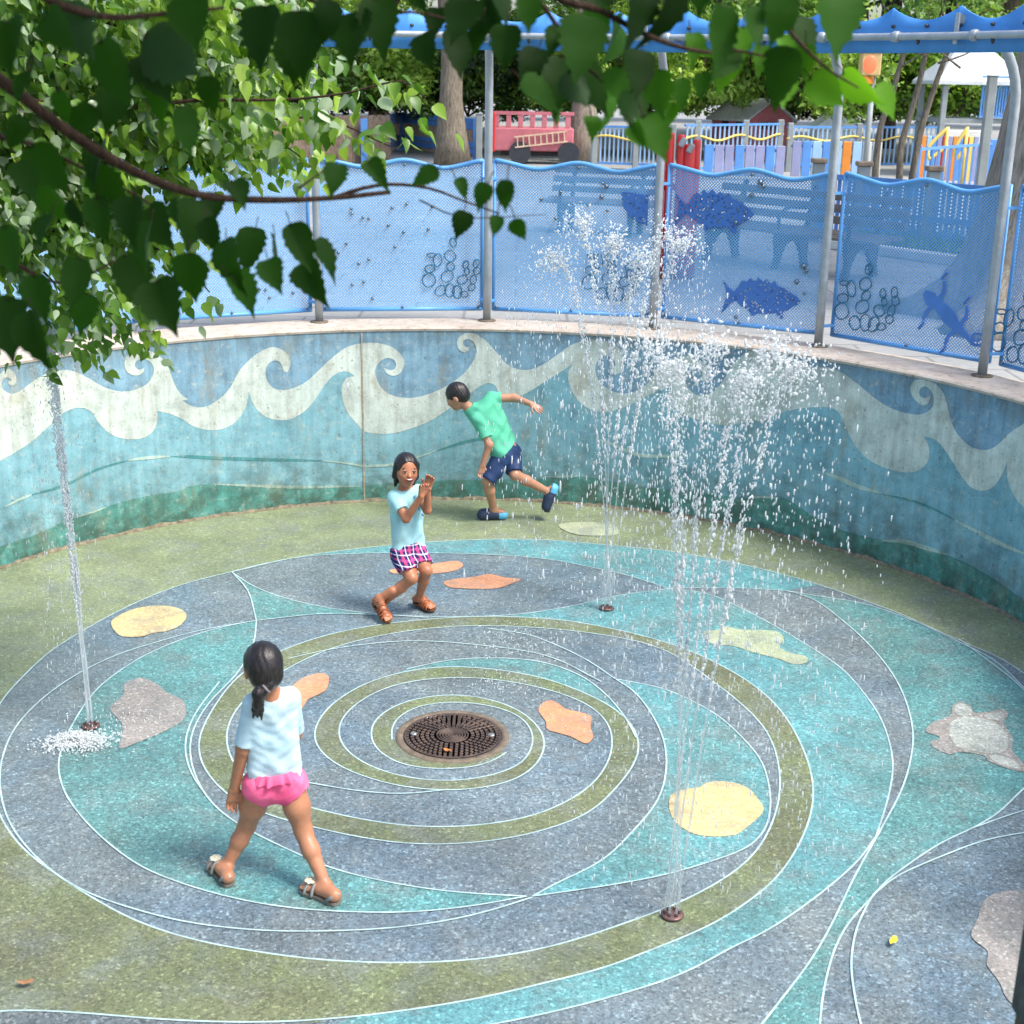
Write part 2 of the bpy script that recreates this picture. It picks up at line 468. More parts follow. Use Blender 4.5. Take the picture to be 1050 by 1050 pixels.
# teal fields
LENS_UP = [(237.6, 587), (306, 572), (366, 568), (444, 567.5), (500, 569), (560, 573.5), (601, 581), (644, 590.5), (686, 604)]
LENS_LO = [(686, 604), (631, 611.6), (586, 622), (530, 630.5), (470, 633), (401, 631), (341.5, 624.6), (296, 614.7), (260.5, 601.7), (237.6, 587)]
CR_UP = [(686, 604), (723, 603), (760, 603.5), (805, 606)]
CR_OUT = [(805, 606), (830, 613), (868, 640), (897, 668), (918, 696), (930, 723), (936, 750), (935, 772), (925.5, 808), (900, 857)]
CR_IN = [(686, 604), (723, 608.6), (768.6, 628.4), (799, 645), (830, 663.5), (863, 686), (886, 711.5), (903, 737), (913, 766), (915.5, 789), (911, 817), (898.5, 858)]
E1 = [(898.5, 858), (880, 883), (850, 910), (817, 935), (783, 957), (753, 971), (700, 999), (620, 1025), (507, 1051), (400, 1066), (300, 1072)]
E2 = [(900, 857), (888, 878), (874, 904), (852, 950), (831, 986), (800, 1027), (770, 1065), (730, 1110), (690, 1150)]
C_LN = [(1180, 690), (1100, 768), (1050, 809), (1021, 836), (995, 851), (967, 864), (933, 886), (907, 906), (894, 921), (871, 946), (857, 971), (845, 1014), (840, 1060), (838, 1150)]
TL = [(805, 606), (840, 612), (883, 619), (934, 636), (983, 659), (1017, 676), (1050, 706), (1110, 770)]
field_s('teal_field', [A_TOP[8:20], [(840, 600), (822, 603), (805, 606)], CR_UP[::-1], LENS_UP[::-1]], T_TEAL, 2)           # strip along the top
field_s('teal_field', [LENS_LO[::-1][0:4], [(341.5, 624.6), (387, 631), (331, 630), (263, 637)], [(263, 637), (254, 606), (237.6, 587)]], T_TEAL2, 2)
# outer sweep: between green spiral and crescent, down to E1
go_n = len(G_OUT)
OUT_ARC = G_OUT[6:27]             # green outer edge from bottom to top
field_s('teal_field', [LENS_LO[0:4], [(530, 630.5), (510, 634)], G_OUT[26:4:-1], [(361, 1043.5), (300, 1072)], E1[::-1], CR_IN[::-1]], T_TEAL, 2)
field_s('teal_field', [TL, [(1110, 770), (1100, 768)], C_LN[1:], [(838, 1150), (690, 1150)], E2[::-1], CR_OUT[::-1]], T_TEAL2, 2)
L1_TOP = [(263, 637), (231, 643), (193, 654), (154, 670), (128, 685), (103, 704), (85, 726), (68, 757), (60, 783), (66, 812), (87, 842), (117, 870), (150, 892), (200, 911), (250, 924), (300, 932), (361, 936), (422, 936), (483, 930), (540, 920)]
L1_IN = [(540, 920), (500, 918), (452, 914), (391, 904), (340, 891), (300, 874), (257, 853), (233, 838), (214, 820), (200, 795), (195, 772), (198, 750), (214, 722), (244, 690), (260, 660), (263, 637)]
field_s('teal_field', [L1_TOP, L1_IN], T_TEAL2, 2)
RT_L = [(546, 920), (570, 907), (616, 884), (650, 852), (674, 822), (683, 791), (680, 758), (665, 728), (648, 708), (631, 697)]
RT_R = [(631, 697), (677, 706), (711, 720), (738, 736), (762, 758), (780, 780), (788, 804), (790, 828), (784, 852), (766, 870), (723, 886), (677, 899), (616, 910), (546, 920)]
field_s('teal_field', [RT_L, RT_R], T_TEAL, 2)
field_s('teal_field', [[(383, 698), (417, 687), (460, 678), (500, 675.5), (550, 678.5), (590, 691), (617, 709), (640, 735), (652, 757)], [(652, 757), (640, 745), (600, 716), (550, 699), (500, 691), (460, 689), (383, 702)], [(383, 702), (383, 698)]], T_TEAL, 2)
for p in (LENS_UP, LENS_LO, CR_UP, CR_OUT, CR_IN, E1, E2, C_LN, TL, L1_TOP, L1_IN, RT_R): line(p)
RING2 = [(263, 637), (206, 647), (159, 659.6), (123, 671), (90, 686), (62, 703), (38, 722), (15, 748), (2, 780), (0, 806), (8, 840), (28, 870), (60, 899), (94, 918), (141, 934), (189, 946), (252, 954), (300, 956), (361, 955), (407, 952), (452, 946), (498, 936), (546, 921)]
line(RING2); line(RT_L)
line([(631, 697), (601, 677), (570, 662), (540, 651), (500, 645)])
line([(263, 637), (331, 630), (387, 631), (440, 634)])
line([(263, 637), (254, 606), (237.6, 587)])
line([(214, 820), (196, 793), (190, 765), (199, 735), (225, 700)])
line([(296, 676), (348, 665), (419, 658), (489, 662), (560, 673), (617, 700)])
line([(652, 757), (640, 735), (617, 709), (590, 691), (550, 678.5), (500, 675.5), (460, 678), (417, 687)])
line([(313, 803), (368, 812), (412, 815), (457, 811)])
line([(995, 851), (1050, 832), (1120, 815)]); line([(895, 919), (919, 900), (967, 878.6), (1009, 863), (1050, 855), (1120, 848)])
line([(893, 922), (878.6, 952), (872.6, 988), (875, 1014), (882, 1050), (895, 1090)])
line([(983, 656), (1010, 676), (1040, 699), (1070, 730)])
LINES.build('divider_strips', M_LINE, FLOOR)

# inlaid sea creatures
def inlay(name, px, mat, label=None, layer=4.8):
    o = field(name, px, mat, layer, .008) if len(px) < 18 else field(name, px, mat, layer, .004)
    if label: o['label'] = label
    return o
def sc_(pts, ox, oy, k): return [(ox + a / k, oy + b / k) for a, b in pts]
inlay('shell_inlay', sc_([(445, 380), (470, 360), (540, 330), (620, 318), (700, 325), (742, 350), (730, 385), (680, 415), (600, 430), (570, 440), (490, 440), (455, 415)], 0, 540, 3.889), T_YEL, 'ochre oval shell inlay by the pit wall')
inlay('coral_inlay', sc_([(340, 320), (380, 280), (385, 245), (430, 228), (480, 245), (510, 270), (565, 300), (565, 355), (520, 385), (440, 420), (370, 445), (375, 410), (375, 370)], 0, 620, 3), T_PINK, 'rose grey coral inlay beside the single jet')
inlay('starfish_inlay', sc_([(170, 150), (215, 118), (265, 105), (290, 112), (287, 160), (262, 178), (225, 195), (195, 232), (165, 225)], 250, 660, 3.387), T_ORA, 'orange starfish inlay behind the walking girl')
inlay('fish_inlay', sc_([(40, 95), (55, 70), (80, 62), (110, 75), (130, 90), (170, 100), (215, 115), (215, 150), (222, 190), (200, 207), (150, 185), (100, 170), (70, 160), (65, 135)], 540, 700, 3.281), T_ORA, 'orange fish inlay beside the drain cover')
inlay('fish_inlay', sc_([(595, 128), (640, 122), (720, 110), (790, 102), (808, 112), (790, 128), (730, 138), (650, 138), (605, 138)], 190, 540, 2.838), T_ORA, 'orange fish inlay behind the laughing girl')
inlay('fish_inlay', sc_([(752, 163), (780, 155), (840, 148), (885, 140), (930, 150), (975, 155), (950, 168), (900, 182), (820, 182), (770, 178)], 190, 540, 2.838), T_ORA, 'orange fish inlay right of the laughing girl')
inlay('shell_inlay', sc_([(480, 395), (495, 375), (540, 360), (580, 355), (610, 338), (680, 337), (740, 355), (775, 390), (797, 425), (790, 445), (740, 490), (700, 515), (620, 520), (560, 510), (510, 480), (485, 445)], 540, 700, 3.281), T_YEL, 'large ochre shell inlay behind the front jet')
inlay('lizard_inlay', sc_([(595, 355), (640, 350), (665, 338), (720, 348), (840, 355), (865, 380), (850, 405), (880, 425), (940, 440), (940, 460), (900, 465), (840, 445), (760, 425), (700, 405), (620, 395), (605, 375)], 540, 540, 3.281), T_KHA, 'khaki sea creature inlay under the spray')
inlay('ray_inlay', sc_([(670, 715), (740, 708), (830, 715), (850, 745), (740, 748), (690, 735)], 350, 300, 3), T_KHA)
inlay('turtle_inlay', sc_([(385, 670), (400, 640), (470, 610), (480, 575), (510, 562), (545, 580), (555, 600), (620, 595), (660, 588), (677, 610), (660, 632), (692, 690), (692, 735), (737, 790), (737, 812), (690, 805), (605, 772), (590, 755), (500, 742), (470, 750), (410, 725), (400, 705), (432, 692), (420, 682)], 840, 560, 3.5), T_PINK, 'grey sea turtle inlay by the right wall')
inlay('turtle_shell_inlay', sc_([(470, 640), (520, 615), (590, 622), (650, 650), (678, 700), (668, 735), (630, 748), (560, 740), (500, 725), (472, 690)], 840, 560, 3.5), T_SHELL, None, 5.6)
inlay('turtle_flipper_inlay', sc_([(487, 580), (512, 568), (540, 585), (545, 605), (520, 615), (492, 602)], 840, 560, 3.5), T_SHELL, None, 5.6)
inlay('turtle_flipper_inlay', sc_([(610, 755), (650, 755), (690, 770), (722, 795), (720, 803), (670, 793), (620, 770)], 840, 560, 3.5), T_SHELL, None, 5.6)
inlay('turtle_flipper_inlay', sc_([(590, 612), (620, 602), (655, 602), (662, 615), (640, 628), (615, 625)], 840, 560, 3.5), T_SHELL, None, 5.6)
inlay('whelk_inlay', sc_([(825, 680), (850, 600), (880, 520), (940, 488), (1050, 480), (1180, 520), (1250, 640), (1230, 900), (1120, 1020), (990, 960), (940, 870), (890, 800), (890, 740)], 800, 800, 4.2), T_PINK, 'rose grey whelk inlay beside the dark post')
# cracks, chalk and scraps
ck = MB()
for px in ([(132, 941), (118, 953), (105, 963), (100, 978), (92, 988), (80, 996), (72, 1008), (62, 1018), (55, 1034)], [(0, 878), (14, 875), (28, 873)]):
    C = crom(fpts(px), .02)
    C = C + rng.normal(0, .004, C.shape)
    d = np.gradient(C, axis=0); d /= np.linalg.norm(d, axis=1)[:, None]
    nrm = np.stack([-d[:, 1], d[:, 0]], 1) * .004
    n = len(C)
    ck.add([(*p, .0012) for p in C + nrm] + [(*p, .0012) for p in C - nrm], [(i, i + n, i + n + 1, i + 1) for i in range(n - 1)])
ck.build('crack', flat_mat('crack_filler', lin(160, 165, 128), .8), FLOOR)

# drain cover at the middle of the spiral
t = NT('rusty_cast_iron'); co = t.coord()
c = t.ramp(t.noise(co, 14, 6, .7), [(.3, lin(52, 43, 41)), (.5, lin(84, 70, 64)), (.68, lin(106, 88, 76)), (.8, lin(122, 112, 106))])
t.bsdf(c, .62, .25, t.bump(t.noise(co, 120, 4), .4, .003)); M_RUST = t.m
M_RIM = flat_mat('pitted_concrete_rim', lin(116, 104, 90), .85, .25, 20, bump=.5)
M_DARKHOLE = flat_mat('dark_iron_recess', lin(64, 54, 50), .8)
M_BOLT = flat_mat('worn_steel', lin(176, 176, 172), .35, .2, 20, .7)
dc = at_z(464, 755.5); dc.z = -.0165
DR = thing('drain_cover', 'rusty round iron drain cover at the middle of the spiral floor', 'drain cover', dc)
MB().lathe(dc, [(.268, .004), (.268, .026), (.305, .026), (.315, .004)], 48).build('frame', M_RIM, DR)
MB().lathe(dc, [(.0001, .004), (.262, .004), (.262, .021), (.255, .0235), (.0001, .0235)], 48).build('plate', M_DARKHOLE, DR)
g = MB()
for r0, n_, w in ((.245, 54, .011), (.218, 48, .011), (.191, 42, .011), (.164, 36, .011), (.137, 30, .011), (.110, 24, .011)):
    for k in range(n_):
        a = 2 * math.pi * (k + .5 * (n_ % 4 == 2)) / n_
        g.box(dc + V((r0 * math.cos(a), r0 * math.sin(a), .0265)), (.02, 2 * math.pi * r0 / n_ * .62, .008), Matrix.Rotation(a, 3, 'Z'), 0, .002)
for k in range(36):
    a = 2 * math.pi * k / 36
    if not 2 < k < 16: continue
    g.box(dc + V((.17 * math.cos(a), .17 * math.sin(a), .0285)), (.15, .009, .008), Matrix.Rotation(a, 3, 'Z'), 0, .002)
for r_ in (.02, .035, .05, .065, .08): g.lathe(dc, [(r_, .0235), (r_, .031), (r_ + .008, .031), (r_ + .008, .0235)], 36)
g.lathe(dc, [(.252, .0235), (.252, .03), (.262, .03), (.262, .0235)], 48)
g.lathe(dc, [(.0001, .0235), (.03, .0265), (.0305, .0235)], 18)
g.build('tread_ribs', M_RUST, DR)
for sx in (-1, 1):
    MB().lathe(dc + V((sx * .21, .0, .024)), [(.0001, 0), (.02, 0), (.019, .011), (.012, .014), (.0001, .0145)], 12).build('bolt', M_BOLT, DR)
# spray nozzles set in the floor
NOZ = [at_z(689, 940), at_z(622, 625), at_z(93, 746)]
M_BRASS = flat_mat('stained_bronze', lin(120, 92, 88), .45, .25, 30, .4)
for p, lb in zip(NOZ, ('round bronze spray nozzle under the front right fountain', 'round bronze spray nozzle under the rear fountain near the boy', 'round bronze spray nozzle under the single left jet')):
    n_ = thing('spray_nozzle', lb, 'nozzle', p, 'spray nozzles in the floor')
    MB().lathe(p, [(.0001, .006), (.044, .006), (.05, .010), (.05, .016), (.045, .020), (.0001, .020)], 24).build('plate', M_BRASS, n_)
    for k in range(6):
        a = k * math.pi / 3
        MB().lathe(p + V((.03 * math.cos(a), .03 * math.sin(a), .020)), [(.0001, 0), (.008, 0), (.008, .006), (.004, .006)], 10).build('spout', M_DARKHOLE, n_)
# fallen leaves
def scrap(name, px, py, col, s, lb, cat):
    p = at_z(px, py, .02)
    o = [(math.cos(a) * s * (1 + .3 * math.cos(2 * a)), math.sin(a) * s * .6) for a in np.linspace(0, 6.28, 11)[:-1]]
    a = random.uniform(0, 3)
    vs = [p + V((x * math.cos(a) - y * math.sin(a), x * math.sin(a) + y * math.cos(a), .004 + .012 * abs(x / s) * random.random())) for x, y in o]
    c = p + V((0, 0, .006))
    mb = MB(); mb.add(vs + [c], [(i, (i + 1) % 10, 10) for i in range(10)])
    tag(mb.build(name, flat_mat(name + '_colour', col, .6)), lb, cat)
scrap('fallen_leaf', 916, 965, lin(236, 190, 60), .026, 'small yellow leaf lying on the grey floor near the whelk inlay', 'leaf')
scrap('fallen_leaf', 26, 1008, lin(150, 110, 78), .026, 'small brown leaf lying on the olive floor beside the crack', 'leaf')
scrap('fallen_leaf', 459, 770, lin(190, 118, 60), .022, 'small orange leaf lying on the iron drain cover', 'leaf')
# ================================================================ curved wall with its painted mural
def wall_mat(name, base, alt, streak=.35, peel=None, low=None):
    """Weathered wall paint: UV is (arc length, height) in metres; runs of grime, chalky patches, specks."""
    t = NT(name); co = t.coord('UV')
    f = t.mix(t.ramp(t.noise(co, 1.7, 5, .65, .5), [(.35, 0.0), (.65, 1.0)]), base, alt)
    m2 = t.n('ShaderNodeMapping'); t.l(co, m2.inputs[0]); m2.inputs['Scale'].default_value = (9, .9, 1)
    st = t.ramp(t.noise(m2.outputs[0], 1.6, 6, .68), [(.36, 1 - streak * 1.25), (.56, 1.05)])
    f = t.mix(.85, f, st, 'MULTIPLY')
    f = t.mix(1.0, f, t.ramp(t.noise(co, 6, 8, .78), [(.38, .74), (.5, 1.0), (.62, 1.14)]), 'MULTIPLY')
    # pale worn flecks and dark specks
    f = t.mix(t.ramp(t.noise(co, 17, 8, .78), [(.545, 0.0), (.64, .55)]), f, lin(196, 200, 190))
    f = t.mix(t.ramp(t.noise(co, 24, 8, .75, .4), [(.575, 0.0), (.66, .75)]), f, lin(84, 88, 84))
    # ochre stain patches
    m3 = t.n('ShaderNodeMapping'); t.l(co, m3.inputs[0]); m3.inputs['Scale'].default_value = (3.2, 1.3, 1); m3.inputs['Location'].default_value = (3.7, 1.1, 0)
    f = t.mix(t.ramp(t.noise(m3.outputs[0], 1.3, 7, .75), [(.53, 0.0), (.68, .55)]), f, lin(150, 140, 112))
    # algae and splash grime low down, streaky grey towards the top
    z = t.sep(co)[1]
    gn = t.noise(co, 5.5, 6, .7)
    lowm = t.math('MULTIPLY', t.ramp(z, [(0, 1.0), (.22, .6), (.55, 0.0)]), t.ramp(gn, [(.40, 0.0), (.58, 1.0)]))
    f = t.mix(t.math('MULTIPLY', lowm, .85), f, lin(62, 80, 66))
    edge = t.math('MULTIPLY', t.ramp(t.math('MULTIPLY', z, 1 / 1.463), [(.86, 0.0), (1, .75)]), t.ramp(t.noise(m2.outputs[0], 1.1, 5, .7), [(.36, 0.0), (.62, 1.0)]))
    f = t.mix(edge, f, lin(92, 100, 96))
    nb = t.bump(t.noise(co, 42, 6, .65), .35, .006)
    t.bsdf(f, .72, 0, nb, .35)
    return t.m
W_SKY = wall_mat('grey_blue_wall_paint', lin(132, 168, 186), lin(120, 158, 180), .26)
W_SEA = wall_mat('sea_blue_wall_paint', lin(118, 168, 180), lin(138, 184, 194), .18)
W_FOAM = wall_mat('cream_wall_paint', lin(206, 214, 204), lin(192, 206, 198), .2)
W_GREEN = wall_mat('sea_green_wall_paint', lin(80, 146, 138), lin(98, 162, 152), .25)
W_STREAK = wall_mat('pale_streak_paint', lin(186, 208, 194), lin(172, 200, 190), .2)
W_DTEAL = wall_mat('dark_teal_line_paint', lin(70, 142, 146), lin(84, 152, 152), .2)
t = NT('stained_concrete_coping'); co = t.coord()
c = t.ramp(t.noise(co, 5, 7, .7), [(.3, lin(176, 160, 146)), (.52, lin(192, 180, 166)), (.7, lin(206, 196, 186))])
c = t.mix(t.ramp(t.noise(co, 13, 6, .75), [(.52, 0.0), (.7, .8)]), c, lin(126, 112, 92))
c = t.mix(t.ramp(t.noise(co, 40, 5, .7), [(.58, 0.0), (.7, .7)]), c, lin(92, 86, 76))
t.bsdf(c, .85, 0, t.bump(t.noise(co, 70, 5, .7), .4, .005)); M_COPE = t.m

TH0, TH1 = R(-128), R(128)
S0, S1 = TH0 * PR, TH1 * PR
WALL = thing('pit_wall', 'curved concrete wall round the splash pit painted with cream waves on blue', 'wall', (PC.x, PC.y + PR, 0))
WALL['kind'] = 'thing'
NA = 150
def arc_sheet(mb, prof, s0=S0, s1=S1, n=NA, closed=False):
    """Sweeps PROF ((radius, z) pairs) along the arc; UV = arc length, height."""
    vs, uv, fs = [], [], []
    m = len(prof)
    for i in range(n + 1):
        s_ = s0 + (s1 - s0) * i / n
        for r_, z in prof:
            vs.append(cyl(s_, z, r_)); uv.append((s_, z))
    for i in range(n):
        for j in range(m if closed else m - 1):
            j2 = (j + 1) % m
            fs.append((i * m + j, i * m + j2, (i + 1) * m + j2, (i + 1) * m + j))
    if closed:
        fs.append(tuple(range(m))[::-1]); fs.append(tuple(n * m + j for j in range(m)))
    return mb.add(vs, fs, False, 0, uv)
WCOPE = .10
arc_sheet(MB(), [(PR, 0), (PR, WH - WCOPE * .0 - .03), (PR + .40, WH - .03), (PR + .40, 0)], closed=True).build('wall_body', W_SKY, WALL)
arc_sheet(MB(), [(PR - .006, WH - .03), (PR - .010, WH - .012), (PR + .002, WH), (PR + .455, WH), (PR + .465, WH - .03)], closed=True).build('coping', M_COPE, WALL)

def mural(name, px, mat, k, closed=True, raw=None, step=.03):
    P = [at_wall(a, b) for a, b in px] if raw is None else raw
    C = crom(P, step, True) if closed else np.array(P)
    C[:, 1] = np.clip(C[:, 1], .002, WH - .034)
    C[:, 0] = np.clip(C[:, 0], S0 + .02, S1 - .02)
    keep = [0]
    for i in range(1, len(C)):
        if np.linalg.norm(C[i] - C[keep[-1]]) > .004: keep.append(i)
    C = C[keep]
    lo, hi = C.min(0), C.max(0)
    ext = [(x, y) for x in np.arange(lo[0] + .06, hi[0], .11) for y in np.arange(lo[1] + .05, hi[1], .17)]
    v2, tr = cdt(C, ext)
    ok = set(i for f in tr for i in f)
    mb = MB()
    mb.add([cyl(a, b, PR - .0016 * k) for a, b in v2], [f for f in tr], False, 0, v2)
    return mb.build(name, mat, WALL)
def wp(pts, ox, oy, k): return [at_wall(ox + a / k, oy + b / k) for a, b in pts]
W1 = lambda p: wp(p, 0, 330, 4.038)
W2 = lambda p: wp(p, 180, 320, 4.773)
W3 = lambda p: wp(p, 360, 320, 4.375)
W4 = lambda p: wp(p, 560, 330, 4.375)
W5 = lambda p: wp(p, 780, 350, 3.622)
UPPER = [W1([(5, 210), (28, 192), (55, 205), (68, 235), (60, 262), (40, 266), (30, 250), (40, 240), (50, 246)]),    # small curl at the left edge
  W1([(50, 246), (40, 232), (20, 228), (5, 250), (12, 280), (45, 298), (80, 288), (110, 265), (160, 230), (220, 205), (270, 198), (320, 210), (370, 235), (430, 270), (500, 288), (560, 280), (610, 255), (635, 215), (635, 185), (620, 163), (590, 152), (562, 162), (557, 185), (575, 200), (597, 190)]),
  W1([(597, 190), (592, 212), (570, 222), (545, 220), (522, 205), (513, 175), (525, 140), (560, 118), (610, 118), (660, 140), (695, 185), (715, 240), (740, 290), (780, 325)]) + W2([(30, 430), (80, 460), (140, 465), (200, 435), (260, 380), (310, 290), (370, 225), (430, 185), (480, 170), (530, 190), (560, 230), (562, 265), (545, 296)]),
  W2([(545, 296), (525, 290), (520, 255), (495, 235), (460, 245), (440, 285), (445, 330), (475, 370), (520, 382), (580, 370), (640, 340), (700, 285), (770, 220), (840, 170), (920, 152)]) + W3([(130, 140), (190, 160), (230, 200), (238, 235), (220, 275), (190, 287), (160, 277), (146, 250)]),
  W3([(146, 250), (165, 258), (190, 260), (203, 240), (195, 215), (165, 205), (130, 220), (108, 255), (115, 300), (140, 345), (190, 375), (260, 385), (340, 370), (430, 330), (500, 280), (545, 225), (563, 180), (555, 142), (535, 122), (512, 122), (498, 138), (510, 156), (533, 155)]),
  W3([(533, 155), (528, 174), (505, 182), (480, 165), (474, 135), (490, 105), (520, 93), (560, 98), (592, 118), (640, 165), (690, 225), (730, 250), (790, 260), (850, 240), (920, 195), (980, 150)]) + W4([(110, 105), (160, 85), (220, 78), (290, 90), (335, 130), (350, 180), (335, 225), (305, 238), (278, 225)]),
  W4([(278, 225), (300, 215), (312, 190), (300, 160), (270, 150), (238, 165), (220, 210), (240, 270), (300, 312), (370, 320), (440, 290), (490, 230), (540, 180), (590, 155), (650, 155), (700, 178), (728, 210), (728, 250), (705, 268), (682, 258)]),
  W4([(682, 258), (700, 245), (698, 218), (672, 196), (640, 198), (622, 250), (640, 300), (680, 330), (740, 320), (790, 270), (830, 200), (880, 150), (940, 118), (1010, 106)]) + W5([(200, 95), (250, 95), (310, 120), (370, 165), (430, 215), (490, 250), (560, 270), (600, 270), (635, 250), (645, 215), (635, 185), (610, 165), (590, 180), (592, 203), (612, 210), (632, 202)]),
  W5([(632, 202), (625, 230), (600, 237), (572, 215), (555, 180), (565, 150), (600, 138), (640, 150), (680, 190), (695, 240), (710, 300), (740, 355), (790, 395), (840, 403), (880, 385), (920, 345), (978, 305)])]
LOWER = [W1([(0, 575), (80, 530), (150, 480), (220, 415), (270, 372), (330, 355), (375, 370), (405, 415), (450, 460), (500, 482), (550, 487), (600, 478), (640, 445), (652, 400), (650, 368)]),
  W1([(650, 368), (700, 380), (760, 405)]) + W2([(60, 545), (120, 570), (190, 578), (260, 560), (310, 520), (345, 460), (358, 390)]),
  W2([(358, 390), (380, 450), (420, 500), (480, 525), (540, 528), (610, 500), (670, 445), (720, 370), (760, 320), (800, 295), (840, 290), (878, 314)]),
  W2([(878, 314), (840, 320), (815, 355), (815, 410), (840, 490), (890, 550)]) + W3([(60, 535), (120, 545), (180, 545), (260, 525), (350, 490), (430, 440), (500, 392), (560, 345), (610, 318), (645, 328), (662, 362)]),
  W3([(662, 362), (690, 380), (750, 378), (820, 345), (880, 305), (930, 275), (995, 233)]),
  W3([(995, 233), (976, 265), (975, 310), (1000, 370)]) + W4([(140, 350), (190, 390), (260, 405), (330, 390), (400, 360), (460, 330), (510, 305), (562, 293)]),
  W4([(562, 293), (555, 335), (590, 390), (640, 425), (700, 445), (760, 460), (850, 460), (930, 440)]) + W5([(0, 300), (60, 272), (110, 256), (170, 247), (230, 243), (282, 255), (310, 300), (340, 370), (390, 430), (450, 465), (520, 485), (580, 482), (620, 450), (628, 400), (608, 353)]),
  W5([(608, 353), (650, 365), (690, 410), (740, 490), (780, 540), (820, 555), (860, 545), (895, 500), (915, 448)]),
  W5([(915, 448), (920, 520), (950, 585), (978, 615)])]
def joined(parts):
    out = []
    for p in parts:
        c = relax(crom(p, .02), 2)
        out += [tuple(q) for q in c[:-1]]
    out.append(tuple(parts[-1][-1]))
    return out
up, lo_ = joined(UPPER), joined(LOWER)
# beyond the photograph the same wave goes on
per = up[-1][0] - up[0][0]
def wavy(s_, base, amp, ph): return base + amp * math.sin(s_ * 3.4 + ph)
upR = [(s_, wavy(s_ - up[-1][0], up[-1][1] + .12, .13, -1.2)) for s_ in np.arange(up[-1][0] + .06, S1 - .03, .05)]
loR = [(s_, wavy(s_ - lo_[-1][0], lo_[-1][1] + .02, .13, -.9)) for s_ in np.arange(lo_[-1][0] + .06, S1 - .03, .05)]
upL = [(s_, wavy(s_ - up[0][0], up[0][1] - .06, .13, .4)) for s_ in np.arange(S0 + .03, up[0][0] - .05, .05)]
loL = [(s_, wavy(s_ - lo_[0][0], lo_[0][1] - .03, .13, .2)) for s_ in np.arange(S0 + .03, lo_[0][0] - .05, .05)]
upA, loA = upL + up + upR, loL + lo_ + loR
GREEN_TOP = W1([(0, 930), (150, 880), (300, 812), (440, 765), (600, 722), (760, 695)]) + W2([(60, 850), (200, 845), (400, 855), (700, 856), (900, 852)]) + W3([(200, 765), (420, 755), (640, 752), (870, 747), (1000, 745)]) + W4([(150, 692), (400, 735), (640, 762), (900, 790)]) + W5([(0, 575), (90, 580), (180, 640), (300, 700), (455, 738), (560, 742), (690, 792), (860, 880), (978, 965)])
gt = [tuple(q) for q in relax(crom(GREEN_TOP, .04), 4)]
gtA = [(s_, gt[0][1] + .04 * math.sin(s_ * 3)) for s_ in np.arange(S0 + .03, gt[0][0] - .06, .06)] + gt + [(s_, gt[-1][1] + .05 * math.sin(s_ * 3)) for s_ in np.arange(gt[-1][0] + .06, S1 - .03, .06)]
mural('sea_field', None, W_SEA, 1, False, loA + [(s_, .003) for s_ in np.linspace(loA[-1][0], loA[0][0], 160)])
mural('sea_green_field', None, W_GREEN, 2, False, gtA + [(s_, .003) for s_ in np.linspace(gtA[-1][0], gtA[0][0], 160)])
mural('wave', None, W_FOAM, 2, False, upA + loA[::-1])
def streak(parts, mat, k=3, name='streak'):
    C = joined([parts]) if not isinstance(parts[0][0], (list, tuple)) else joined(parts)
    mural(name, None, mat, k, False, C)
def ribbon(pts, w, mat, k=3, name='streak'):
    C = relax(crom(pts, .04), 3); n = len(C)
    wv = np.array([w * max(.15, math.sin(math.pi * (i + .5) / n) ** .6) for i in range(n)]) / 2
    mural(name, None, mat, k, False, [(a, b + d) for (a, b), d in zip(C, wv)] + [(a, b - d) for (a, b), d in list(zip(C, wv))[::-1]])
ribbon(W1([(20, 765), (70, 738), (130, 715)]), .022, W_STREAK)
ribbon(W1([(130, 715), (270, 675), (400, 610), (535, 572)]), .02, W_DTEAL)
ribbon(W1([(530, 573), (600, 563), (705, 556)]), .026, W_STREAK)
ribbon(W1([(700, 556), (780, 558)]) + W2([(0, 702), (200, 714), (500, 722), (725, 726)]), .026, W_DTEAL)
ribbon(W2([(715, 726), (850, 740), (930, 756)]) + W3([(70, 690), (180, 685), (300, 650), (385, 620)]), .024, W_STREAK)
ribbon(W3([(385, 620), (480, 590), (560, 570), (660, 560)]), .022, W_DTEAL)
ribbon(W1([(300, 812), (370, 792), (440, 766)]), .016, W_STREAK)
ribbon(W2([(190, 842), (400, 850), (600, 856), (905, 852)]), .026, W_STREAK)
ribbon(W4([(0, 694), (80, 694), (150, 690)]), .016, W_STREAK)
ribbon(W4([(220, 522), (300, 548), (400, 594), (500, 602), (640, 600)]), .03, W_STREAK)
ribbon(W4([(900, 788), (980, 785), (1050, 790)]), .02, W_STREAK)
ribbon(W5([(235, 487), (300, 510), (350, 535), (450, 563)]), .036, W_STREAK)
ribbon(W5([(450, 568), (560, 590), (650, 625), (725, 665)]), .018, W_DTEAL)
ribbon(W5([(722, 663), (800, 705), (900, 755), (985, 790)]), .034, W_STREAK)
ribbon(W5([(452, 740), (530, 742), (600, 762), (695, 792)]), .036, W_STREAK)
ribbon(W5([(695, 795), (780, 835), (880, 895), (978, 965)]), .02, W_DTEAL)
